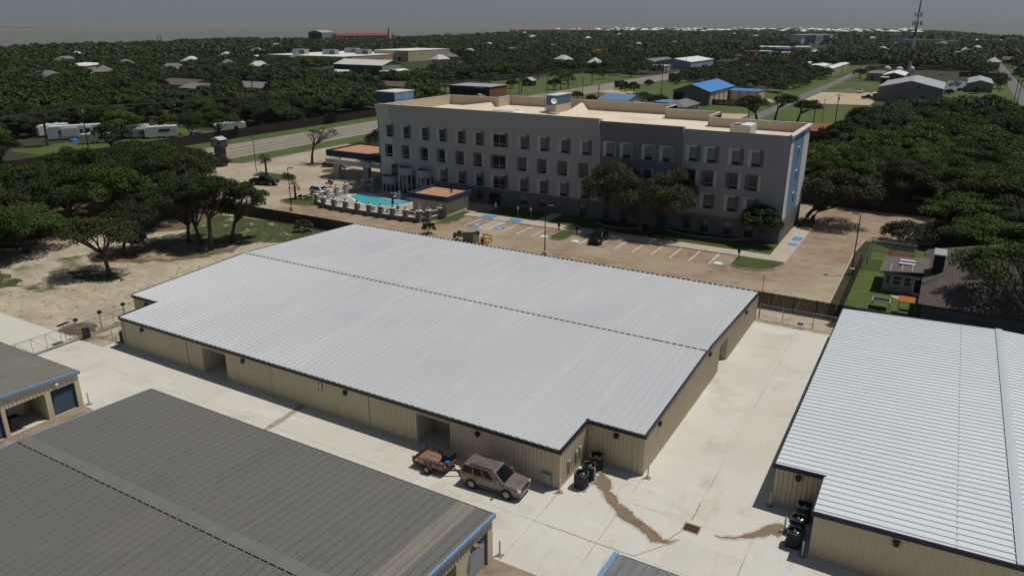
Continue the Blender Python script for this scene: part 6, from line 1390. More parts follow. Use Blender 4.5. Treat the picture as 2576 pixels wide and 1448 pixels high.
b.build('frame', GREYBOX, tr_); b = MB(); b.box(15.1, 49.3, .965, 16.8, 50.7, .98); b.build('mesh', BLK, tr_)
# ------------------------------------------------------------------ trees
def leafmat(name, c, c2, c3, rnd=.36):
    c, c2, c3 = [tuple(v * .70 for v in q) for q in (c, c2, c3)]
    return mat(name, c, .75, spec=.18, rnd=rnd, layers=[(c3, .03, .46, .62), (c2, .05, .52, .66), (c2, .35, .48, .70), (c3, 1.4, .48, .72)])
OAK = leafmat('oak_leaves', (.046, .068, .014), (.070, .102, .018), (.025, .038, .010))
OAKG = leafmat('fresh_oak_leaves', (.062, .096, .013), (.095, .140, .017), (.032, .054, .009))
OAKO = leafmat('olive_oak_leaves', (.056, .064, .020), (.080, .088, .026), (.030, .036, .013))
ACA = leafmat('acacia_leaves', (.078, .082, .028), (.105, .105, .036), (.042, .048, .016), .08)
MAGN = leafmat('magnolia_leaves', (.038, .062, .011), (.062, .096, .014), (.018, .032, .007), .08)
SHR = leafmat('shrub_leaves', (.062, .092, .016), (.10, .13, .022), (.032, .050, .012))
GREYS = leafmat('grey_shrub_leaves', (.062, .062, .04), (.085, .085, .058), (.036, .038, .025))
PALML = leafmat('palm_leaves', (.058, .072, .021), (.092, .105, .034), (.034, .044, .014))
PALMB = leafmat('dry_palm_leaves', (.15, .115, .048), (.20, .155, .07), (.075, .066, .028), .05)
BARK = mat('oak_bark', (.085, .072, .058), .95, layers=[((.05, .042, .034), 3, .45, .7), ((.13, .115, .095), 5, .55, .75)])
rng = np.random.default_rng(11)

def lobes(rg, Rr, z0, z1, n, flat=1.0, off=(0, 0)):
    """ellipsoid clumps spread over a dome: list of (centre, radii)"""
    out = []
    for i in range(n):
        a = i * 2.399 + rg.uniform(-.4, .4); q = math.sqrt((i + .5) / n) * .80
        r = q * Rr * rg.uniform(.85, 1.1)
        top = z1 - (z1 - z0) * .62 * q ** 2.2
        lr = Rr * rg.uniform(.20, .34); lz = lr * rg.uniform(.52, .78) * flat
        zc = top - lz - (z1 - z0) * rg.uniform(0, .22)
        out.append(((r * math.cos(a) + off[0], r * math.sin(a) + off[1], max(zc, z0)), (lr, lr * rg.uniform(.85, 1.15), lz)))
    return out
def leaf_arrays(rg, LB, nl, leaf, aspect=.55, droop=0.0, below=-.35, nr=.5):
    w = np.array([r[0] * r[1] for _, r in LB]); w /= w.sum()
    k = rg.choice(len(LB), nl, p=w)
    C = np.array([c for c, _ in LB])[k]; RR = np.array([r for _, r in LB])[k]
    d = rg.normal(size=(nl, 3)); d /= np.linalg.norm(d, axis=1)[:, None]
    fl = d[:, 2] < below; d[fl, 2] *= -1
    s = (rg.random(nl) ** .4)[:, None]
    P = C + d * RR * (.30 + .75 * s) + rg.normal(size=(nl, 3)) * leaf * .25
    nrm = d * .8 + rg.normal(size=(nl, 3)) * nr + np.array([0, 0, .45]); nrm /= np.linalg.norm(nrm, axis=1)[:, None]
    t = np.cross(nrm, rg.normal(size=(nl, 3))); t /= np.linalg.norm(t, axis=1)[:, None]
    if droop: t[:, 2] -= droop * rg.random(nl); t /= np.linalg.norm(t, axis=1)[:, None]
    b = np.cross(nrm, t); sz = (leaf * rg.uniform(.55, 1.35, nl))[:, None]
    u = t * sz * .5; v = b * sz * .5 * aspect
    bend = nrm * sz * .12
    V = np.stack([P - u - bend, P + v * rg.uniform(.7, 1.1, nl)[:, None], P + u - bend, P - v], 1)
    return V.reshape(-1, 3)
def quads_mesh(name, V, M):
    n = len(V) // 4; me = bpy.data.meshes.new(name)
    me.vertices.add(4 * n); me.vertices.foreach_set('co', V.astype(np.float32).ravel())
    me.loops.add(4 * n); me.loops.foreach_set('vertex_index', np.arange(4 * n, dtype=np.int32))
    me.polygons.add(n); me.polygons.foreach_set('loop_start', np.arange(0, 4 * n, 4, dtype=np.int32))
    if hasattr(me.polygons[0], 'loop_total'):
        try: me.polygons.foreach_set('loop_total', np.full(n, 4, dtype=np.int32))
        except Exception: pass
    me.materials.append(M); me.update(calc_edges=True); return me
def trunk_mb(rg, LB, h0, r0, base=((0, 0),), limbs=9, sub=2):
    b = MB()
    cx = np.mean([c[0] for c, _ in LB]); cy = np.mean([c[1] for c, _ in LB])
    for bx0, by0 in base:
        fx_, fy_ = bx0 + (cx - bx0) * .22 + rg.uniform(-.25, .25), by0 + (cy - by0) * .22 + rg.uniform(-.25, .25)
        b.path([(bx0, by0, -.05), (bx0 + (fx_ - bx0) * .3 + rg.uniform(-.1, .1), by0 + (fy_ - by0) * .3, h0 * .45), (fx_, fy_, h0)], [r0 * 1.25, r0 * .95, r0 * .8], 8)
        ids = rg.permutation(len(LB))[:limbs]
        for i in ids:
            c, r = LB[i]; mx, my = fx_ + (c[0] - fx_) * .5 + rg.uniform(-.5, .5), fy_ + (c[1] - fy_) * .5 + rg.uniform(-.5, .5)
            mz = h0 + (c[2] - h0) * .38 + rg.uniform(-.1, .3)
            b.path([(fx_, fy_, h0 * .93), (mx, my, mz), (c[0], c[1], c[2])], [r0 * .55, r0 * .34, r0 * .10], 6)
            for _ in range(sub):
                e = (c[0] + rg.uniform(-1, 1) * r[0], c[1] + rg.uniform(-1, 1) * r[1], c[2] + rg.uniform(-.3, .8) * r[2])
                b.path([(mx, my, mz), ((mx + e[0]) / 2 + rg.uniform(-.2, .2), (my + e[1]) / 2, (mz + e[2]) / 2), e], [r0 * .24, r0 * .15, r0 * .05], 5)
    return b
def make_tree(name, label, cat, seed, x, y, Rr, z0, z1, nl, leaf, M, h0, r0, n=20, off=(0, 0), base=((0, 0),), limbs=9, flat=1.0, droop=0.0, group=None, sub=2, below=-.35, aspect=.55):
    rg = np.random.default_rng(seed); LB = lobes(rg, Rr, z0, z1, n, flat, off)
    t = thing(name, label, cat, (x, y, 0), 0, group)
    me = quads_mesh('crown', leaf_arrays(rg, LB, nl, leaf, aspect, droop, below), M)
    c = bpy.data.objects.new('crown', me); COL.objects.link(c); c.parent = t
    trunk_mb(rg, LB, h0, r0, base, limbs, sub).build('trunk', BARK, t, smooth=True)
    return t
G1 = 'oaks of the left grove'
specials = [
 ('oak_tree', 'lone oak in front of the left grove with bare trunk on the sandy lot', 1, -70.1, 12.5, 5.2, 3.6, 7.9, 8840, .31, OAKO, 3.0, .26, 18, (-1.6, .4), ((0, 0),), 10),
 ('oak_tree', 'twin trunked oak over the black pickup on the sandy lot', 2, -76.4, 19.4, 4.8, 3.6, 7.4, 8840, .31, OAKO, 2.2, .24, 18, (-.6, 1.5), ((-.5, -.4), (.5, .5)), 8),
 ('oak_tree', 'leaning multi stemmed oak left of the tallest grove tree', 3, -73.6, 27.8, 5.4, 4.4, 9.6, 11900, .31, OAK, 2.6, .26, 20, (-1.6, .8), ((-1.0, 0), (1.2, .3)), 9),
 ('oak_tree', 'tallest oak of the grove beside the silver roof', 4, -68.6, 26.9, 4.9, 5.2, 11.0, 12750, .31, OAK, 4.6, .30, 20, (-1.4, 2.0), ((0, 0),), 10),
 ('oak_tree', 'slim oak nearest the board fence at the right of the grove', 5, -69.4, 31.3, 3.9, 3.8, 8.8, 7820, .31, OAK, 3.0, .26, 16, (1.2, 2.2), ((0, 0),), 9)]
for a in specials: make_tree(a[0], a[1], 'tree', *a[2:15], off=a[14] if False else (0, 0)) if False else make_tree(a[0], a[1], 'tree', a[2], a[3], a[4], a[5], a[6], a[7], a[8], a[9], a[10], a[11], a[12], a[13], a[14], a[15], a[16], group=G1)
make_tree('acacia_tree', 'left crown of the wispy olive tree pair in front of the hotel', 'tree', 21, -18.7, 65.9, 5.7, 2.6, 11.2, 15000, .55, ACA, 2.6, .28, 20, (-4.9, .6), ((0, 0),), 10, 1.2, .9, aspect=.22, below=-.8)
make_tree('acacia_tree', 'right crown of the wispy olive tree pair in front of the hotel', 'tree', 22, -17.6, 66.8, 5.8, 2.0, 10.8, 15000, .55, ACA, 2.8, .28, 20, (1.7, .2), ((0, 0),), 10, 1.2, .9, aspect=.22, below=-.8)
make_tree('magnolia_tree', 'round glossy dark tree at the right end of the hotel lawn', 'tree', 23, -2.0, 69.4, 3.5, 1.6, 6.4, 5200, .40, MAGN, 1.5, .16, 16, (0, 0), ((0, 0),), 8, 1.3)
make_tree('oak_tree', 'oak leaning over the drive at the hotel end wall', 'tree', 24, 2.0, 87.2, 6.6, 4.0, 9.3, 7500, .45, OAKO, 2.0, .34, 20, (4.0, 1.0), ((-.7, 0), (.5, .2)), 9)
make_tree('oak_tree', 'nearly bare twisted tree by the canopy drive', 'tree', 25, -105.8, 85.2, 4.6, 5.6, 8.2, 420, .40, OAKO, 4.4, .26, 9, (2.0, 2.2), ((0, 0),), 9, .7, sub=3)
make_tree('oak_tree', 'spreading oak with dark limbs behind the canopy', 'tree', 26, -94.0, 98.5, 6.0, 3.4, 7.8, 4200, .50, OAKO, 2.4, .34, 18, (0, 0), ((0, 0),), 10)
make_tree('oak_tree', 'dense dark oak behind the left end of the hotel', 'tree', 27, -84.5, 113, 6.5, 2.6, 8.8, 5000, .55, OAK, 2.2, .32, 18, (0, 0), ((0, 0),), 8)
make_tree('oak_tree', 'small crooked flat crowned oak beside the highway kerb', 'tree', 28, -115.0, 53.9, 4.2, 4.4, 6.5, 1500, .38, OAKO, 2.8, .22, 10, (-2.0, 2.0), ((0, 0),), 9, .7)
make_tree('oak_tree', 'sparse oak hanging over the brown roof at the right edge', 'tree', 29, 29.5, 42.6, 5.6, 5.0, 9.8, 9000, .32, OAK, 4.0, .22, 16, (-2.2, 6.5), ((0, 0),), 10)
make_tree('oak_tree', 'street oak with bare trunk left of the side street', 'tree', 30, -36.0, 218.7, 6.2, 3.6, 8.6, 2600, .7, OAK, 3.0, .42, 16, (-2.6, 1), ((0, 0),), 9)
make_tree('oak_tree', 'crooked oak leaning left on the lawn behind the hotel', 'tree', 31, -31.1, 223.4, 4.6, 5.4, 9.2, 1500, .7, OAK, 4.4, .34, 12, (2.6, 1.5), ((0, 0),), 8)
make_tree('oak_tree', 'crooked oak leaning right on the lawn behind the hotel', 'tree', 32, -24.0, 223.0, 4.8, 4.0, 7.6, 1700, .7, OAK, 3.2, .36, 12, (2.4, 1.5), ((0, 0),), 8)
make_tree('oak_tree', 'dense round dark tree in front of the campers', 'tree', 33, -160.5, 72.5, 4.6, 1.6, 7.6, 3000, .6, OAK, 1.6, .3, 14, (0, 0), ((0, 0),), 6)
def shrub(label, seed, x, y, Rr, h, nl, leaf, M=SHR, n=9): return make_tree('shrub', label, 'shrub', seed, x, y, Rr, h * .08, h, nl, leaf, M, h * .2, .05, n, (0, 0), ((0, 0),), 5, 1.1, below=-.6)
shrub('dark bush at the left edge beside the driveway', 41, -84.6, 3.4, 3.1, 3.2, 3600, .30, OAK)
shrub('silvery bush at the board fence corner left of the silver roof', 42, -64.6, 41.0, 1.7, 2.0, 1300, .26, GREYS)
shrub('dark round bush above the back eave of the silver roof', 43, -47.2, 49.8, 1.3, 2.0, 700, .30, MAGN)
shrub('bush touching the green grey cabinet', 44, -41.2, 49.0, 1.0, 1.5, 600, .26, SHR)
shrub('grey green thicket beside the pergola', 45, 16.8, 80.5, 4.4, 3.8, 5200, .32, GREYS, 16)
shrub('weedy bush in the corner of the chain link fence', 46, 12.2, 41.8, 1.0, .9, 400, .22, GREYS)
for i, (x, y, r_, lb) in enumerate(((-81.4, 57.0, .6, 'first small bush at the foot of the brown palm'), (-80.2, 57.2, .6, 'second small bush at the foot of the brown palm'), (-79.2, 57.4, .55, 'third small bush at the foot of the brown palm'), (-98.4, 69.8, .8, 'left bush of three on the palm island'), (-97.2, 69.6, .8, 'middle bush of three on the palm island'), (-96.0, 69.4, .7, 'right bush of three on the palm island'), (-84.4, 68.0, .9, 'dark bush behind the white suv'), (-93.0, 82.0, 1.3, 'small tree seen beneath the canopy'), (-89.8, 76.4, .9, 'bush at the left canopy column'), (-80.2, 84.2, 1.0, 'bush at the right canopy column'))):
    shrub(lb, 50 + i, x, y, r_, r_ * 1.6, 420, .22, MAGN if i > 5 else SHR, 6)
for i, (x, y, r_, h, lb) in enumerate(((-120.6, 347.6, 3.0, 3.2, 'dark round bush at the highway edge near the small billboard'), (-110.7, 362, 3.2, 4, 'bushy shrub below the small weathered billboard'), (-107.9, 245.6, 2.8, 3.6, 'round bush left of the faded blue roofed shed'), (-110, 298, 3.4, 5.5, 'dark bushy tree beside the tipper truck'), (-117.5, 306, 2.6, 4.5, 'narrow bush between the highway and the bare slab'),
        (-90.6, 257, 5, 5.0, 'low dark thicket in front of the blue roofed warehouse'), (-83, 254, 5, 4.6, 'rounded dark thicket left of the white house'), (-101, 270, 2.6, 2.2, 'pale green bush on the lawn left of the blue warehouse'), (-122, 262, 2.8, 3.6, 'bush at the near highway verge behind the stair tower'),
        (-150.5, 296, 4, 6, 'dark tree left of the palm clump beyond the highway'), (-162, 334, 5.5, 6.5, 'broad tree at the back of the far highway lawn'), (-178, 356, 6, 7, 'dark tree on the far lawn near the tall thin palm'), (-160, 378, 6, 7.5, 'large tree by the upper highway verge'), (-172, 292, 3.4, 5, 'bush beside the barn shed on the far lawn'), (-190, 300, 6, 7, 'large dark tree at the left end of the far lawn'), (-153, 404, 6, 7.5, 'tree overhanging the far side of the highway bend'), (-166, 412, 6, 7, 'tree behind the highway bend left of the pink shop'),
        (28, 382, 3.2, 4, 'bush in front of the small grey shed'), (17, 372, 2.6, 2.4, 'weedy bush on the lawn right of the grey warehouse'), (38, 420, 5, 6.5, 'dark tree between the small grey shed and the right road'), (40, 455, 5.5, 7, 'tree beside the right road above the small grey shed'), (-32, 470, 4.5, 6, 'tree at the verge left of the brown shed'), (-30, 512, 5, 6.5, 'tree at the street verge behind the brown shed'), (57, 340, 5, 6.5, 'tree at the right edge beyond the road'), (60, 410, 5.5, 7, 'second tree at the right edge beyond the road'))):
    make_tree('oak_tree' if h > 4.4 else 'shrub', lb, 'tree' if h > 4.4 else 'shrub', 200 + i, x, y, r_, h * .12, h, 2600, .5, (OAK, SHR, OAKG)[i % 3], h * .2, .2, 13, limbs=6, flat=1.1, below=-.6)
# palms
def make_palm(name, label, seed, x, y, h, L, M, n=26, lean=0.0, group=None):
    rg = np.random.default_rng(seed); t = thing(name, label, 'palm tree', (x, y, 0), 0, group); b = MB()
    b.path([(0, 0, -.05), (lean * .4, 0, h * .5), (lean, 0, h)], [.24, .19, .20], 8); b.build('trunk', BARK, t)
    V = []
    for i in range(n):
        a = i * 2.399; el = rg.uniform(-.6, 1.2); d = np.array([math.cos(a) * math.cos(el), math.sin(a) * math.cos(el), math.sin(el)]); s = np.array([-math.sin(a), math.cos(a), 0])
        base = np.array([lean, 0, h]); p1 = base + d * L * .5; 
        for k in range(9):
            f = (k - 4) / 4; dd = d * math.cos(f * 1.1) + s * math.sin(f * 1.1); p2 = p1 + dd * L * .55 * (1 - .25 * abs(f)) - np.array([0, 0, L * .22 * rg.uniform(.5, 1.3)]); w = np.cross(dd, [0, 0, 1.0]) * L * .035 + np.array([0, 0, .01])
            V += [p1 - w * .4, p1 + w * .4, p2 + w, p2 - w]
        w = s * .03; V += [base - w, base + w, p1 + w, p1 - w]
    c = bpy.data.objects.new('fronds', quads_mesh('fronds', np.array(V), M)); COL.objects.link(c); c.parent = t
    return t
make_palm('palm_tree', 'green cabbage palm on the island beside the black pickup truck', 61, -104.5, 70.4, 3.6, 1.5, PALML, 34)
make_palm('palm_tree', 'short palm with dry brown fronds at the pool corner', 62, -82.1, 56.6, 2.5, 1.25, PALMB, 22)
P0_ = make_palm('palm_tree', 'palm at the lower left of the lawn beyond the highway', 63, -155.8, 272.8, 6.5, 1.9, PALML, 30, .3)
for x, y, s, lb in ((-142.9, 281, .62, 'low palm at the near edge of the far highway lawn'), (-147.5, 297, 1.05, 'left palm of the clump beyond the highway'), (-146.6, 303.5, 1.1, 'right palm of the clump beyond the highway'), (-147.0, 333, 1.0, 'palm at the upper edge of the far highway lawn'), (-187.4, 348.3, 1.2, 'tall thin palm at the back of the far highway lawn'), (-183, 69, 1.35, 'palm rising among the campers at far left'), (-199, 182, 1.2, 'palm among the woods left of the blue roof tower'), (-188, 235, 1.1, 'left palm beside the repair shop'), (-183, 250, 1.15, 'right palm beside the repair shop'), (-252, 199, 1.1, 'palm by the light grey roofed house'), (-151, 262, .9, 'palm beside the repair shop brick wall')):
    dup(P0_, (x, y, 0), random.uniform(0, 6), lb, s)

# ---- woods: jittered grid, nearest 300 in view as single trees, the rest as far woods
def in_view(x, y, mg=.08):
    d = Vector((x, y, 4)) - CAMP; f = d.dot(_fw)
    if f < 5: return False
    u, v = d.dot(_rr) / f, d.dot(_uu) / f
    return abs(u) < .687 + mg + 4 / f and -.386 - mg - 4 / f < v < .42
KEEP = [(-147, -300, -125.5, 1000), (-46, 190, -34, 650), (42, 170, 52, 820), (-95, -80, 60, 43), (-121, -2, -52, 44), (-128, 44, 21, 103), (12, 43, 37, 69), (-40, 205, -7, 440), (-42, 205, -126, 225), (-128, 205, -60, 330), (-92, 330, -125, 372),
        (-84, 255, -43, 306), (-60, 212, -42, 260), (-12, 312, 43, 475), (-30, 440, -3, 500), (-28, 520, 0, 556), (-62, 490, -44, 640), (-74, 520, -56, 566), (-95, 553, -72, 584), (-18, 181, -3, 198), (-180, 237, -146, 330), (-205, 250, -146, 420), (-335, 285, -258, 372), (-300, 262, -236, 330),
        (-300, 182, -266, 204), (-318, 188, -284, 214), (-482, 240, -446, 280), (-278, 200, -248, 226), (-226, 238, -194, 260), (-424, 112, -396, 142), (-398, 200, -370, 222), (-530, 380, -380, 560), (-192, 455, -143, 570), (26, 790, 34, 845), (30, 1500, 78, 1550), (48, 550, 60, 575), (48, 730, 64, 755),
        (-205, 885, -110, 1010), (-205, 760, -120, 830), (-166, 640, -108, 1110), (-275, 1130, -150, 1410), (-95, 1130, 14, 1420), (-205, 1060, -120, 1110), (-195, 1500, -160, 1545)]
def clear(x, y, pad=2.5):
    for a, b, c, d in KEEP:
        if min(a, c) - pad < x < max(a, c) + pad and min(b, d) - pad < y < max(b, d) + pad: return False
    return True
def in_land(x, y):
    n = len(LAND); c = False; j = n - 1
    for i in range(n):
        xi, yi = LAND[i]; xj, yj = LAND[j]
        if (yi > y) != (yj > y) and x < (xj - xi) * (y - yi) / (yj - yi) + xi: c = not c
        j = i
    return c
def sight_blocked(x, y):
    """keep the sight lines to roofs that show between the oaks"""
    for bx0, by0, wd in ((-277, 190, 17), (-297, 197, 20), (-464, 255, 17), (-262, 210, 16), (-210, 247, 18), (-410, 128, 14), (-383, 210, 12), (-189.5, 80.5, 15), (-194, 79, 14), (-172, 92, 16), (-160, 107, 8), (-305, 340, 24), (-440, 470, 60), (-168, 252, 20), (-400, 510, 70), (-383, 530, 50), (-415, 500, 60)):
        dx, dy = bx0 - CAMP.x, by0 - CAMP.y; L = math.hypot(dx, dy); t = ((x - CAMP.x) * dx + (y - CAMP.y) * dy) / (L * L)
        if .5 < t < 1:
            off = abs((x - CAMP.x) * dy - (y - CAMP.y) * dx) / L
            hidden = (1 - t) * 30.4 < (9.5 if bx0 > -200 or -416 < bx0 < -382 and by0 > 480 else 5.5)      # crown tops would stand in front of it
            if hidden and off < wd * (.42 if bx0 < -200 else .75): return True
    return False
rn = random.Random(19)
cand = []
def region(x): return x
y = -60.0
while y < 4600:
    dd = max(150, math.hypot(y + 40, 120)); s = 6.5 if y < 330 else (7.8 if y < 700 else (12.5 if y < 1500 else 19))
    x = -1500.0
    while x < 900:
        px_, py_ = x + rn.uniform(-.42, .42) * s, y + rn.uniform(-.42, .42) * s
        x += s
        D = math.hypot(px_ - CAMP.x, py_ - CAMP.y)
        s2 = 6.5 if D < 380 else (7.8 if D < 750 else (12.5 if D < 1500 else 19))
        if s2 > s and rn.random() > (s / s2) ** 2: continue
        if not in_view(px_, py_) or not clear(px_, py_) or not in_land(px_, py_): continue
        pr, kind = .93, 'west'
        if px_ < -154:
            if -204 < px_ < -150 and 50 < py_ < 120: pr = .14
            kind = 'west'
        elif px_ < -46:
            kind = 'thicket' if py_ < 520 else 'north'; pr = .88
            if py_ < 330: pr = 0
        elif px_ < 52 and py_ < 330:
            kind = 'east'; pr = .97
            if px_ < -3 and py_ > 100: pr = 0
            if py_ > 225 + (px_ + 3) * 1.35: pr = 0
            if px_ > 38 and py_ > 215: pr = .12
            if py_ < 104 and px_ < 22: pr = 0
        elif px_ < 52:
            kind = 'north'; pr = .9 if py_ > 590 else .10
        else: kind = 'east' if py_ < 300 else 'north'; pr = .55 if py_ < 700 else .85
        if D > 2600: pr = .3
        if rn.random() > pr or sight_blocked(px_, py_): continue
        cand.append((D, px_, py_, kind))
    y += s
for px_, py_ in ((-97, 24), (-103, 17), (-108, 27), (-100, 33), (-113, 36), (-110, 45), (-95, 43), (-103, 44), (-118, 28), (-115, 17), (-112, 8), (-119, 42), (-119, 4), (-89, 40), (-106, 37), (-98, 13), (-105, 8), (-112, 24), (-118, 35), (-117, 49), (-109, 52), (-101, 50), (-90, 13), (-96, 6), (-102, 1), (-110, 0), (-93, 9), (-99, -3), (-107, 15), (-96.5, 16), (-91.5, 28), (-101, 22), (-94, 36), (-87, 31), (-98.5, 9.5), (-106, 3), (-113, 12), (-103.5, -5), (-88.5, 8)): cand.append((0, px_, py_, 'grove'))
for px_, py_ in ((14, 104.5), (20.5, 104), (24.5, 98), (25, 90), (8, 105), (29, 84), (3, 106), (26, 105), (31, 97), (33, 88), (23.5, 84)): cand.append((1, px_, py_, 'east'))
cand.append((2, -156.5, 101.5, 'west')); cand.append((2, -157, 93, 'west'))
cand.sort()
LABEL = {'grove': ('oak in the dense left grove between the sandy lot and the highway', 'grove oaks left of the sandy lot'), 'west': ('dark live oak in the wood on the far side of the highway', 'live oaks of the wood beyond the highway'), 'east': ('full crowned live oak in the mass right of the hotel drive', 'live oaks right of the hotel'),
         'thicket': ('bushy green tree in the thicket between the highway and the side street', 'thicket trees by the side street'), 'north': ('dark tree in the belt behind the warehouses and mast', 'trees behind the warehouses')}
def proto(seed, nl, leaf, M, Rr=4.6, z0=2.6, z1=7.8, n=16, h0=2.2, r0=.28, limbs=7, sub=1):
    t = make_tree('oak_tree', 'x', 'tree', seed, 0, 0, Rr, z0, z1, nl, leaf, M, h0, r0, n, limbs=limbs, sub=sub); return t
MS = [OAK, OAK, OAKG, OAKO, OAK, OAKG]
NEAR = [proto(70 + i, 14000, .27, MS[i], 5.0, 2.2, 8.2, 22) for i in range(6)]
MID = [proto(80 + i, 7500, .40, MS[i], 5.0, 1.6, 8.0, 20, sub=0) for i in range(6)]
used = set()
def put(Ps, x, y, kind, sc):
    t = rn.choice(Ps); lab, gr_ = LABEL[kind]; rz = rn.uniform(0, 6.28); s = (sc * rn.uniform(.78, 1.25), sc * rn.uniform(.78, 1.25), sc * rn.uniform(.72, 1.16))
    if t.name not in used:
        used.add(t.name); t.location = (x, y, 0); t.rotation_euler = (0, 0, rz); t.scale = s; t['label'] = lab; t['group'] = gr_
    else: dup(t, (x, y, 0), rz, lab, s, gr_)
NIND = 262
rest = []
for i, (D, x, y, kind) in enumerate(cand):
    if i < NIND:
        sc = 1.0 if kind != 'east' else 1.12
        if kind == 'thicket': sc = .72
        if kind == 'grove': sc = 1.14
        Q = NEAR if D < 175 else MID
        put([Q[2], Q[5], Q[0], Q[2]] if kind == 'east' and y < 190 and len(Q) > 5 else Q, x, y, kind, sc)
    else: rest.append((D, x, y, kind))
for t in NEAR + MID:
    if t.name not in used:
        for c in list(t.children): bpy.data.objects.remove(c)
        bpy.data.objects.remove(t)
TM = {}
for lod, nl, leaf in ((0, 950, .85), (1, 230, 1.8), (2, 64, 3.9)):
    TM[lod] = []
    for i in range(5):
        rg = np.random.default_rng(100 + lod * 10 + i); TM[lod].append(leaf_arrays(rg, lobes(rg, 5.2, 1.2, 8.0, 13), nl, leaf, .75, nr=.3))
for nm, M, sel in (('far_woods', OAK, lambda q: q < .55), ('far_woods', OAKG, lambda q: .55 <= q < .75), ('far_woods', OAKO, lambda q: q >= .75)):
    parts = []
    for D, x, y, kind in rest:
        q = (math.sin(x * .021 + 1.3) * math.cos(y * .017) * .5 + .5) * .45 + ((x * 12.9898 + y * 78.233) % 1.0) * .55
        if not sel(q): continue
        lod = 0 if D < 620 else (1 if D < 1500 else 2)
        T = TM[lod][int(abs(x * 7 + y * 3)) % 5]; a = (x * 3.1 + y) % 6.28; s = (1.0 if D < 750 else (1.35 if D < 1500 else 2.0)) * (.85 + .35 * ((x * .37 + y * .71) % 1.0))
        hs_ = s if D < 750 else 1.0 * (.85 + .35 * ((x * .37 + y * .71) % 1.0))
        if kind == 'thicket': s *= .75; hs_ *= .7
        c_, s_ = math.cos(a), math.sin(a); V = np.empty_like(T)
        V[:, 0] = (T[:, 0] * c_ - T[:, 1] * s_) * s + x; V[:, 1] = (T[:, 0] * s_ + T[:, 1] * c_) * s + y; V[:, 2] = T[:, 2] * hs_
        parts.append(V)
    if parts:
        o = bpy.data.objects.new(nm, quads_mesh(nm, np.concatenate(parts), M)); COL.objects.link(o)
        tag(o, kind='stuff')
print('trees', len(cand), 'rest', len(rest))
# ---- helper: a ground point at compass bearing u and distance d
def polar(u, d):
    dr = _fw + _rr * ((u - 1288) / 1874.5) + _uu * .353; v = Vector((dr.x, dr.y)).normalized(); return CAMP.x + v.x * d, CAMP.y + v.y * d
# ------------------------------------------------------------------ campers, cars and trucks beyond
CW = mat('camper_white', (.56, .56, .55), .5, layers=[((.45, .45, .44), 1.2, .5, .75)])
def camper(name, label, x, y, rz, L, W, H, M=CW, slides=(), wins=(), nose=.6):
    t = thing(name, label, 'camper', (x, y, 0), rz, 'campers in the trailer park'); b = MB()
    b.add([(-L / 2, -W / 2, .5), (L / 2, -W / 2, .5), (L / 2, -W / 2, H), (-L / 2 + nose, -W / 2, H), (-L / 2, -W / 2, H - nose * .9), (-L / 2, W / 2, .5), (L / 2, W / 2, .5), (L / 2, W / 2, H), (-L / 2 + nose, W / 2, H), (-L / 2, W / 2, H - nose * .9)],
          [(0, 1, 2, 3, 4), (9, 8, 7, 6, 5), (0, 5, 6, 1), (1, 6, 7, 2), (2, 7, 8, 3), (3, 8, 9, 4), (4, 9, 5, 0)])
    o = b.build('body', M, t); o.modifiers.new('bevel', 'BEVEL').width = .08
    for a, c, z0, z1 in slides: b = MB(); b.box(a, -W / 2 - .55, z0, c, -W / 2 + .02, z1); b.build('slide_out', M, t)
    for a, c, z0, z1, d in wins: b = MB(); b.box(a, -W / 2 - d - .03, z0, c, -W / 2 - d + .02, z1); b.build('window', WIN, t)
    for xx in (-.6, .5): b = MB(); b.tube((xx, -W / 2 + .02, .38), (xx, -W / 2 + .28, .38), .38, n=12); b.build('wheel', TYRE, t)
    for xx in (-L * .12, L * .16): b = MB(); b.cbox((xx, 0, H + .14), (.9, .7, .28)); b.build('roof_unit', WHITE, t)
    return t
camper('camper', 'large white camper with slide outs behind dark poles at far left', -189.5, 80.5, 1.02, 13.0, 2.5, 3.8, CW, [(-3.2, .8, .9, 3.2), (2.2, 4.2, .9, 3.3)], [(-3.9, -3.4, 1.6, 2.6, 0), (2.7, 3.7, 1.7, 2.9, .55), (4.6, 5.5, 2.2, 3.0, 0), (1.2, 1.8, 1.8, 2.7, 0)])
camper('camper', 'white camper nose half hidden left of the dark poles', -200.5, 80.5, 1.4, 8, 2.5, 3.3, CW)
camper('camper', 'small tan roofed camper to the right of the large white one', -177.2, 78.4, .9, 7.5, 2.4, 2.6, mat('camper_tan', (.42, .38, .29), .6), [], [(1, 2, 1.2, 1.9, 0)])
camper('camper', 'white camper left of the grey one behind the round dark tree', -178.5, 91.5, 1.05, 7.0, 2.5, 3.3, CW, [], [(.6, 1.6, 1.5, 2.3, 0)])
camper('camper', 'grey white camper with long dark window near the parked silver car', -171.2, 94.0, 1.0, 8.5, 2.5, 3.3, CW, [], [(-.6, 2.2, 1.8, 2.5, 0)])
camper('camper', 'grey camper between two white campers', -175.4, 90.6, 1.0, 4.4, 2.4, 2.7, mat('camper_grey', (.24, .24, .24), .6), [], [(-.4, .8, 1.4, 2.0, 0)])
camper('camper', 'white camper behind the oaks right of the silver car', -160.8, 109, 1.1, 8.5, 2.5, 3.3, CW, [], [(1, 2, 1.5, 2.3, 0)])
camper('camper', 'white camper among the trees left of the blue roof tower', -193.5, 207, 1.1, 9, 2.5, 3.2, CW, [], [(1, 2.2, 1.5, 2.3, 0)])
camper('camper', 'cream roofed camper just left of the blue roof tower', -178.5, 194, 1.1, 9, 2.6, 3.2, mat('camper_cream', (.52, .49, .40), .6), [], [(1, 2.2, 1.5, 2.3, 0)])
bt = place('tarpaulin', 'bright blue tarpaulin at the foot of the large white camper', 'tarpaulin', -184.6, 77)
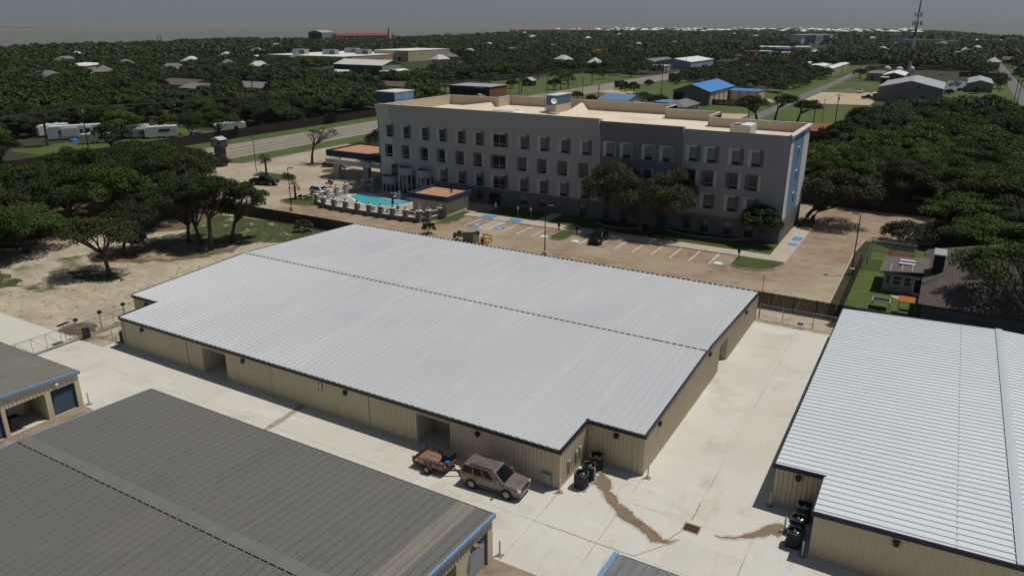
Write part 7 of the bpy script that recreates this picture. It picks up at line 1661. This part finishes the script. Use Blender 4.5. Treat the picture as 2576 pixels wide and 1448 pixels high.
b = MB(); b.lathe((-184.6, 77.0, 0), [(1.3, 0), (1.1, .6), (.5, .9), (.1, .95)], 9); b.build('cover', mat('blue_tarp', (.02, .14, .48), .6), bt)
make_car('parked_car', 'crossover', 'silver car parked by the highway fence in front of the campers', 'car', SILP, (-162.8, 99.6, 0), .6, False)
make_car('parked_car', 'car', 'white car parked in front of the repair shop', 'car', WHTP, (-160.2, 243.8, 0), 1.1, False)
make_car('pickup_truck', 'pickup', 'black pickup on the tan slab beside the grey warehouse', 'pickup', BLKP, (-12.8, 326.6, 0), 3.1, False)
make_car('pickup_truck', 'pickup', 'white pickup facing the camera beside the soil pile', 'pickup', WHTP, (-19.2, 357, 0), -1.7, False)
make_car('pickup_truck', 'pickup', 'pale blue white pickup parked on the gravel by the small grey shed', 'pickup', paint('pale_blue_paint', (.46, .52, .56)), (18.5, 429, 0), 3.0, False)
make_car('pickup_truck', 'pickup', 'dark grey pickup parked behind the pale pickup', 'pickup', GRYP, (19.0, 441, 0), 3.1, False)
make_car('parked_car', 'car', 'black car in the shade of the small grey shed', 'car', BLKP, (22.2, 396, 0), .1, False)
# dump truck on the highway
dt = thing('dump_truck', 'dark tipper truck with white cab on the highway behind the hotel', 'truck', (-129.6, 330, 0), 1.57)
b = MB(); b.box(-5.5, -1.25, 1.2, 2.2, 1.25, 3.3); b.box(-5.3, -.5, .7, 4.2, .5, 1.2); b.build('tipper_body', mat('truck_dark', (.025, .028, .024), .6), dt)
b = MB(); b.box(2.6, -1.2, .8, 4.4, 1.2, 3.1); b.box(4.4, -1.0, .8, 6.0, 1.0, 2.0); o = b.build('cab', WHITE, dt); o.modifiers.new('bevel', 'BEVEL').width = .1
b = MB(); b.box(4.38, -1.0, 2.05, 4.43, 1.0, 2.8); b.box(3.0, -1.23, 2.0, 4.1, 1.23, 2.8); b.build('window', WIN, dt)
for x in (-4.6, -3.4, -2.2, 5.0):
    for s in (-1, 1): b = MB(); b.tube((x, s * .85, .52), (x, s * 1.2, .52), .52, n=12); b.build('wheel', TYRE, dt)
# soil pile on the tan slab
b = MB(); q = rn.Random if False else random.Random(4); vs = [(-24, 357, 2.0)]; fs = []
for r_, z in ((2, 1.3), (4.2, .5), (6, -.05)):
    for k in range(12): a = k * math.pi / 6; vs.append((-24 + r_ * math.cos(a) * q.uniform(.8, 1.2), 357 + r_ * .8 * math.sin(a) * q.uniform(.8, 1.2), z + q.uniform(-.1, .15)))
for k in range(12): fs.append((0, 1 + k, 1 + (k + 1) % 12)); fs += [(1 + j * 12 + k, 13 + j * 12 + k, 13 + j * 12 + (k + 1) % 12, 1 + j * 12 + (k + 1) % 12) for j in range(2)]
b.add(vs, fs); so = place('soil_pile', 'pale brown soil pile left of the white pickup on the tan slab', 'soil pile', -24, 357); b.build('pile', mat('pale_soil', (.20, .15, .10), .95, layers=[((.10, .085, .05), .8, .45, .7)]), so)
# downtown cars, small copies
cs0 = [make_car('parked_car', 'car', 'pale car in the row along the busy town street', 'car', WHTP, (-160, 868, 0), .3, False, 'cars along the town street'), make_car('parked_car', 'crossover', 'pale car in the row along the busy town street', 'car', SILP, (-141, 806, 0), 1.2, False, 'cars along the town street'), make_car('parked_car', 'car', 'dark car in the row along the busy town street', 'car', GRYP, (-135, 720, 0), 1.5, False, 'dark cars along the town street')]
rq = random.Random(8)
for i in range(34):
    k = rq.choice((0, 0, 1, 1, 2)); x, y = rq.uniform(-165, -122), rq.uniform(700, 1075)
    if -128 > x > -134 or i % 3: dup(cs0[k], (x, y, 0), rq.uniform(1.2, 1.9))
struct('town_street', MB().sheet([(-150, 640), (-118, 640), (-112, 900), (-130, 1090), (-165, 1090), (-140, 900)], -.004), STREET)
struct('town_lot', MB().sheet([(-165, 840), (-150, 780), (-128, 790), (-140, 1070), (-168, 1080)], .003), LOT2)
bld('shop', 'long white roofed shop left of the blue awning in the town', -206, 955, -165, 985, 4.2, 4.8, 'x', W_GY, R_WH, [('window', 's', -200, -180, 1, 2.6, WIN)], .3)
bld('shop', 'white roofed shop right of the blue awning in the town', -163, 985, -146, 1005, 4.2, 4.8, 'x', W_GY, R_WH, [('window', 's', -160, -150, 1, 2.6, WIN)], .3)
bld('shop', 'low shop with bright blue awning in the town', -176, 932, -160, 946, 3.2, 3.2, 'x', W_DK, R_BL2, [('awning', 's', -175, -161, 1.8, 3.0, R_BL)], .3)
bld('shop', 'low red brick shop under the black billboard', -181, 794, -168, 806, 3.6, 3.6, 'x', W_BR, R_TC, [('window', 's', -178, -171, .8, 2.4, WIN)], .3)
bld('shop', 'teal walled shop right of the red brick shop', -163, 783, -152, 800, 4.4, 4.4, 'x', wallm('teal_wall', (.08, .17, .16)), R_WH, [('window', 's', -161, -154, .8, 2.4, WIN)], .3)
bld('shop', 'white roofed petrol canopy right of the blue banded hotel', -190, 1522, -165, 1540, 7, 7, 'x', W_CR, R_WH, [('window', 's', -186, -170, 1, 5, WIN)], .6)
bld('shop', 'dark red low shop in the town beside the blue awning', -159, 935, -148, 948, 3.6, 3.6, 'x', W_BR, R_DK, [('window', 's', -157, -150, .8, 2.4, WIN)], .3)
# distant hotel with blue bands
h2 = place('hotel', 'distant four storey white hotel with blue banded wings', 'hotel', -212, 1385)
for x0, x1, y0, z1, M in ((-252, -243, 1372, 14, W_WH), (-243, -224, 1371, 14, mat('distant_blue_panel', (.13, .27, .42), .8)), (-224, -216, 1374, 15, W_DK), (-216, -198, 1370, 15, W_WH), (-198, -189, 1372, 14.3, W_WH), (-189, -176, 1371, 14, mat('distant_blue_panel', (.13, .27, .42), .8)), (-176, -170, 1370, 14.6, W_WH)):
    b = MB(); b.box(x0, y0, 0, x1, 1392, z1); b.build('wing', M, h2)
for x0, x1 in ((-241, -225), (-215, -199), (-197, -178)):
    for z in (3.2, 6.6, 10.0):
        for k in range(4): w_ = (x1 - x0) / 4; b = MB(); b.box(x0 + k * w_ + .8, 1369.6, z, x0 + k * w_ + 2.6, 1371.2, z + 1.9); b.build('window', WIN, h2)
b = MB(); b.box(-252.5, 1371, 14.02, -169.5, 1393, 14.5); b.build('roof', R_WH, h2)
h2.rotation_euler.z = R(72); h2.scale = (1.28, 1, 1)
h3 = place('apartment_complex', 'distant low beige complex with square tower behind the mast', 'building', -36, 1340)
for x0, x1, y0, z1 in ((-82, -62, 1390, 8), (-62, -30, 1350, 7.4), (-30, -8, 1310, 8.2), (-8, 12, 1290, 7.4)): b = MB(); b.box(x0, y0, 0, x1, y0 + 30, z1); b.build('wing', wallm('beige_wall', (.46, .42, .36)), h3); b = MB(); b.box(x0 - .5, y0 - .5, z1 + .01, x1 + .5, y0 + 30.5, z1 + .6); b.build('roof', R_GY, h3)
b = MB(); b.box(-86, 1388, 0, -72, 1402, 15); b.build('tower', wallm('beige_wall', (.46, .42, .36)), h3); b = MB(); b.box(-88, 1386, 15.01, -70, 1404, 16); b.build('tower_roof', R_SIL, h3)
for k in range(9): x = -60 + k * 7.4; b = MB(); b.box(x, 1349.6 - (40 if x > -30 else 0) - (20 if x > -8 else 0), 2, x + 3, 1350.2 - (40 if x > -30 else 0) - (20 if x > -8 else 0), 5.4); b.build('window', WIN, h3)
# waterfront
hx_, hy_ = polar(806, 1255)
t = bld('boat_hangar', 'tall grey boat hangar with dark open end on the waterfront', hx_ - 12, hy_ - 17, hx_ + 12, hy_ + 17, 16.5, 19.8, 'y', mat('hangar_wall', (.22, .225, .235), .7), R_SIL, [('door_opening', 's', hx_ - 11.5, hx_ + 11.5, 0, 16, W_DK)], .3)
t.rotation_euler.z = R(12)
hx_, hy_ = polar(915, 1275)
t = bld('waterfront_motel', 'long white waterfront motel with dark red roof', hx_ - 52, hy_ - 9, hx_ + 52, hy_ + 9, 12, 15.4, 'x', W_WH, R_RD, [('balcony_band', 's', hx_ - 51, hx_ + 51, z, z + 1.2, W_DK) for z in (3, 6.3, 9.6)], 1.0)
t.rotation_euler.z = R(72)
LX, LY = polar(978, 1262)
lh = place('lighthouse', 'slim white lighthouse beside the red roofed motel', 'lighthouse', LX, LY); b = MB(); b.lathe((LX, LY, 0), [(3.6, 0), (2.0, 20), (1.7, 21.5), (2.3, 21.6), (2.3, 22.2)], 10); b.build('tower', W_WH, lh); b = MB(); b.lathe((LX, LY, 22.2), [(1.2, 0), (1.2, 2), (.2, 3.2)], 10); b.tube((LX, LY, 25), (LX, LY, 28), .25, n=5); b.build('lantern', W_WH, lh)
pi = place('fishing_pier', 'long thin fishing pier reaching into the bay', 'pier', -1250, 1915); b = MB(); bar(b, (-1380, 1976, 1.9), (-1120, 1850, 1.9), 5, .9)
for k in range(26): f = k / 25; b.tube((-1380 + 260 * f, 1976 - 126 * f, -1), (-1380 + 260 * f, 1976 - 126 * f, 1.6), .35, n=4)
b.build('pier', W_DK, pi)
bw = place('breakwater', 'low dark breakwater on the horizon at far left', 'breakwater', -4900, 2550); b = MB(); bar(b, (-5300, 2640, .4), (-4560, 2495, .4), 16, 2.4); b.build('stones', mat('dark_stones', (.07, .065, .055), .9), bw)
for i, (x, y) in enumerate(((-1000, 700), (-1003, 707))):
    t = place('channel_marker', ('left', 'right')[i] + ' dark channel marker post standing in the bay', 'marker', x * 1.25, y * 1.25); b = MB(); b.tube((x * 1.25, y * 1.25, -1), (x * 1.25, y * 1.25, 7), .5, n=6); b.cbox((x * 1.25, y * 1.25, 6.2), (1.6, 1.6, 2)); b.build('post', W_DK, t)
sb0 = thing('sailboat', 'white sailboat moored in the marina behind the left woods', 'sailboat', (-812, 470, -.6), .4, 'boats in the marina')
b = MB(); b.add([(-4.5, -1.3, 0), (2, -1.4, 0), (5.5, 0, 0), (2, 1.4, 0), (-4.5, 1.3, 0), (-4.5, -1.5, 1.3), (2, -1.6, 1.4), (6.2, 0, 1.7), (2, 1.6, 1.4), (-4.5, 1.5, 1.3)], [(4, 3, 2, 1, 0), (5, 6, 7, 8, 9), (0, 1, 6, 5), (1, 2, 7, 6), (2, 3, 8, 7), (3, 4, 9, 8), (4, 0, 5, 9)]); b.box(-2, -.9, 1.35, 2, .9, 2.2); b.build('hull', W_WH, sb0)
b = MB(); b.tube((.8, 0, 1.3), (.8, 0, 14), .11, n=5); b.tube((.8, 0, 3), (-4, 0, 3), .09, n=5); b.build('mast', W_GY, sb0)
for x, y in ((-828, 505), (-838, 540), (-846, 560), (-860, 575), (-842, 600), (-868, 620), (-880, 640), (-876, 700), (-900, 690), (-800, 445)): dup(sb0, (x, y, -.6), rq.uniform(0, 6.2))
mb0 = thing('motor_yacht', 'white motor yacht with tall flybridge left of the boat hangar', 'yacht', (-985, 905, -.6), .8, 'yachts in the marina')
b = MB(); b.add([(-7, -2.2, 0), (3, -2.2, 0), (8, 0, 0), (3, 2.2, 0), (-7, 2.2, 0), (-7, -2.4, 1.8), (3, -2.5, 2), (9, 0, 2.6), (3, 2.5, 2), (-7, 2.4, 1.8)], [(4, 3, 2, 1, 0), (5, 6, 7, 8, 9), (0, 1, 6, 5), (1, 2, 7, 6), (2, 3, 8, 7), (3, 4, 9, 8), (4, 0, 5, 9)]); b.build('hull', W_WH, mb0)
b = MB(); b.box(-4, -1.8, 1.8, 3, 1.8, 4.2); b.box(-2.5, -1.3, 4.2, 1, 1.3, 5.4); b.tube((-.5, 0, 5.4), (-.5, 0, 10), .25, .1, 5); b.build('cabin', W_WH, mb0)
for x, y, s in ((-1000, 930, 1), (-978, 950, 1.1), (-955, 985, .9), (-950, 1010, 1.2), (-890, 730, .8), (-900, 760, .8)): dup(mb0, (x, y, -.6), rq.uniform(0, 6), None, s)
# houses of the far shore: white roofs on the point, a few roofs in the woods
def far_house(label, group, W, D_, h, RM, WM):
    t = thing('house', label, 'house', (0, 0, 0), 0, group); b = MB(); b.box(-W / 2, -D_ / 2, 0, W / 2, D_ / 2, h); b.build('wall', WM, t)
    b = MB(); o = .8; b.add([(-W / 2 - o, -D_ / 2 - o, h), (W / 2 + o, -D_ / 2 - o, h), (W / 2 + o, D_ / 2 + o, h), (-W / 2 - o, D_ / 2 + o, h), (-W / 5, 0, h + 3), (W / 5, 0, h + 3)], [(0, 1, 5, 4), (1, 2, 5), (2, 3, 4, 5), (3, 0, 4), (3, 2, 1, 0)]); b.build('roof', RM, t); return t
FG = 'white roofed houses on the far point'
FL = 'white roofed house on the point at the horizon'
fh = [far_house(FL, FG, 22, 15, 8.5, R_WH, W_GY), far_house(FL, FG, 17, 16, 10.5, R_WH, W_WH), far_house(FL, FG, 30, 14, 8, R_WH, W_GT)]
i = -1
for j in range(230):
    x, y = polar(rq.uniform(1330, 2330), rq.uniform(2750, 4300))
    if not in_land(x, y): continue
    i += 1; k = rq.randrange(3)
    if i < 3: o = fh[i]; o.location = (x, y, -.03); o.rotation_euler = (0, 0, rq.uniform(0, 3))
    else: dup(fh[k], (x, y, -.03), rq.uniform(0, 3), None, rq.uniform(.8, 1.2))
f2 = far_house('terracotta roofed house at the left end of the far point', 'terracotta houses on the far point', 18, 14, 12, R_TC, W_PK)
for i in range(16):
    x, y = polar(1290 + i * 15 + rq.uniform(-5, 5), 2480 + rq.uniform(-40, 60))
    if i == 0: f2.location = (x, y, 0)
    else: dup(f2, (x, y, 0), rq.uniform(0, 3))
f3 = far_house('pale roof showing between crowns of the distant woods', 'pale roofs in the distant woods', 10, 7.5, 5.6, mat('dull_white_roof', (.46, .45, .43), .8), W_CR)
for i, (u, d) in enumerate(((180, 690), (470, 560), (560, 640), (690, 900), (1180, 700), (1230, 930), (1340, 1400), (1480, 1300), (1560, 1750), (1610, 980), (1320, 2000), (1850, 1900), (1905, 1600), (2010, 1700), (2200, 1500), (2230, 900), (2440, 900), (2470, 1000), (2520, 640), (1105, 560), (640, 480), (1420, 560), (1500, 520), (2060, 760))):
    x, y = polar(u, d)
    if i == 0: f3.location = (x, y, .8)
    else: dup(f3, (x, y, .8 + (d > 1200) * 2), rq.uniform(0, 3))
f5 = far_house('dull grey roof deep in the woods beyond the highway', 'grey roofs in the woods', 14, 9, 4.6, R_GY, W_TN)
for i, (u, d) in enumerate(((90, 430), (240, 470), (300, 540), (420, 480), (560, 520), (640, 760), (150, 610), (740, 620), (1130, 620), (1290, 760), (1390, 880), (1700, 1100), (1790, 1350), (2260, 1150), (2380, 1250))):
    x, y = polar(u, d)
    if i == 0: f5.location = (x, y, 1.2); f5.rotation_euler = (0, 0, .6)
    else: dup(f5, (x, y, 1.2), rq.uniform(0, 3))
f4 = far_house('terracotta hip roof in the woods left of the pale blue warehouse', 'terracotta roofs in the woods', 18, 12, 5.0, R_TC, W_PK); x, y = polar(1515, 720); f4.location = (x, y, .6); f4.rotation_euler = (0, 0, .5)
# ------------------------------------------------------------------ air
hz_ = bpy.data.materials.new('haze_air'); hz_.use_nodes = True
hn = hz_.node_tree; hn.nodes.clear()
ho = hn.nodes.new('ShaderNodeOutputMaterial'); hv = hn.nodes.new('ShaderNodeVolumePrincipled')
hv.inputs['Color'].default_value = (.86, .91, 1.0, 1); hv.inputs['Density'].default_value = .00003
hn.links.new(hv.outputs[0], ho.inputs['Volume'])
tag(MB().box(-5600, -330, -2.2, 1300, 5200, 62).build('haze', hz_), kind='stuff')
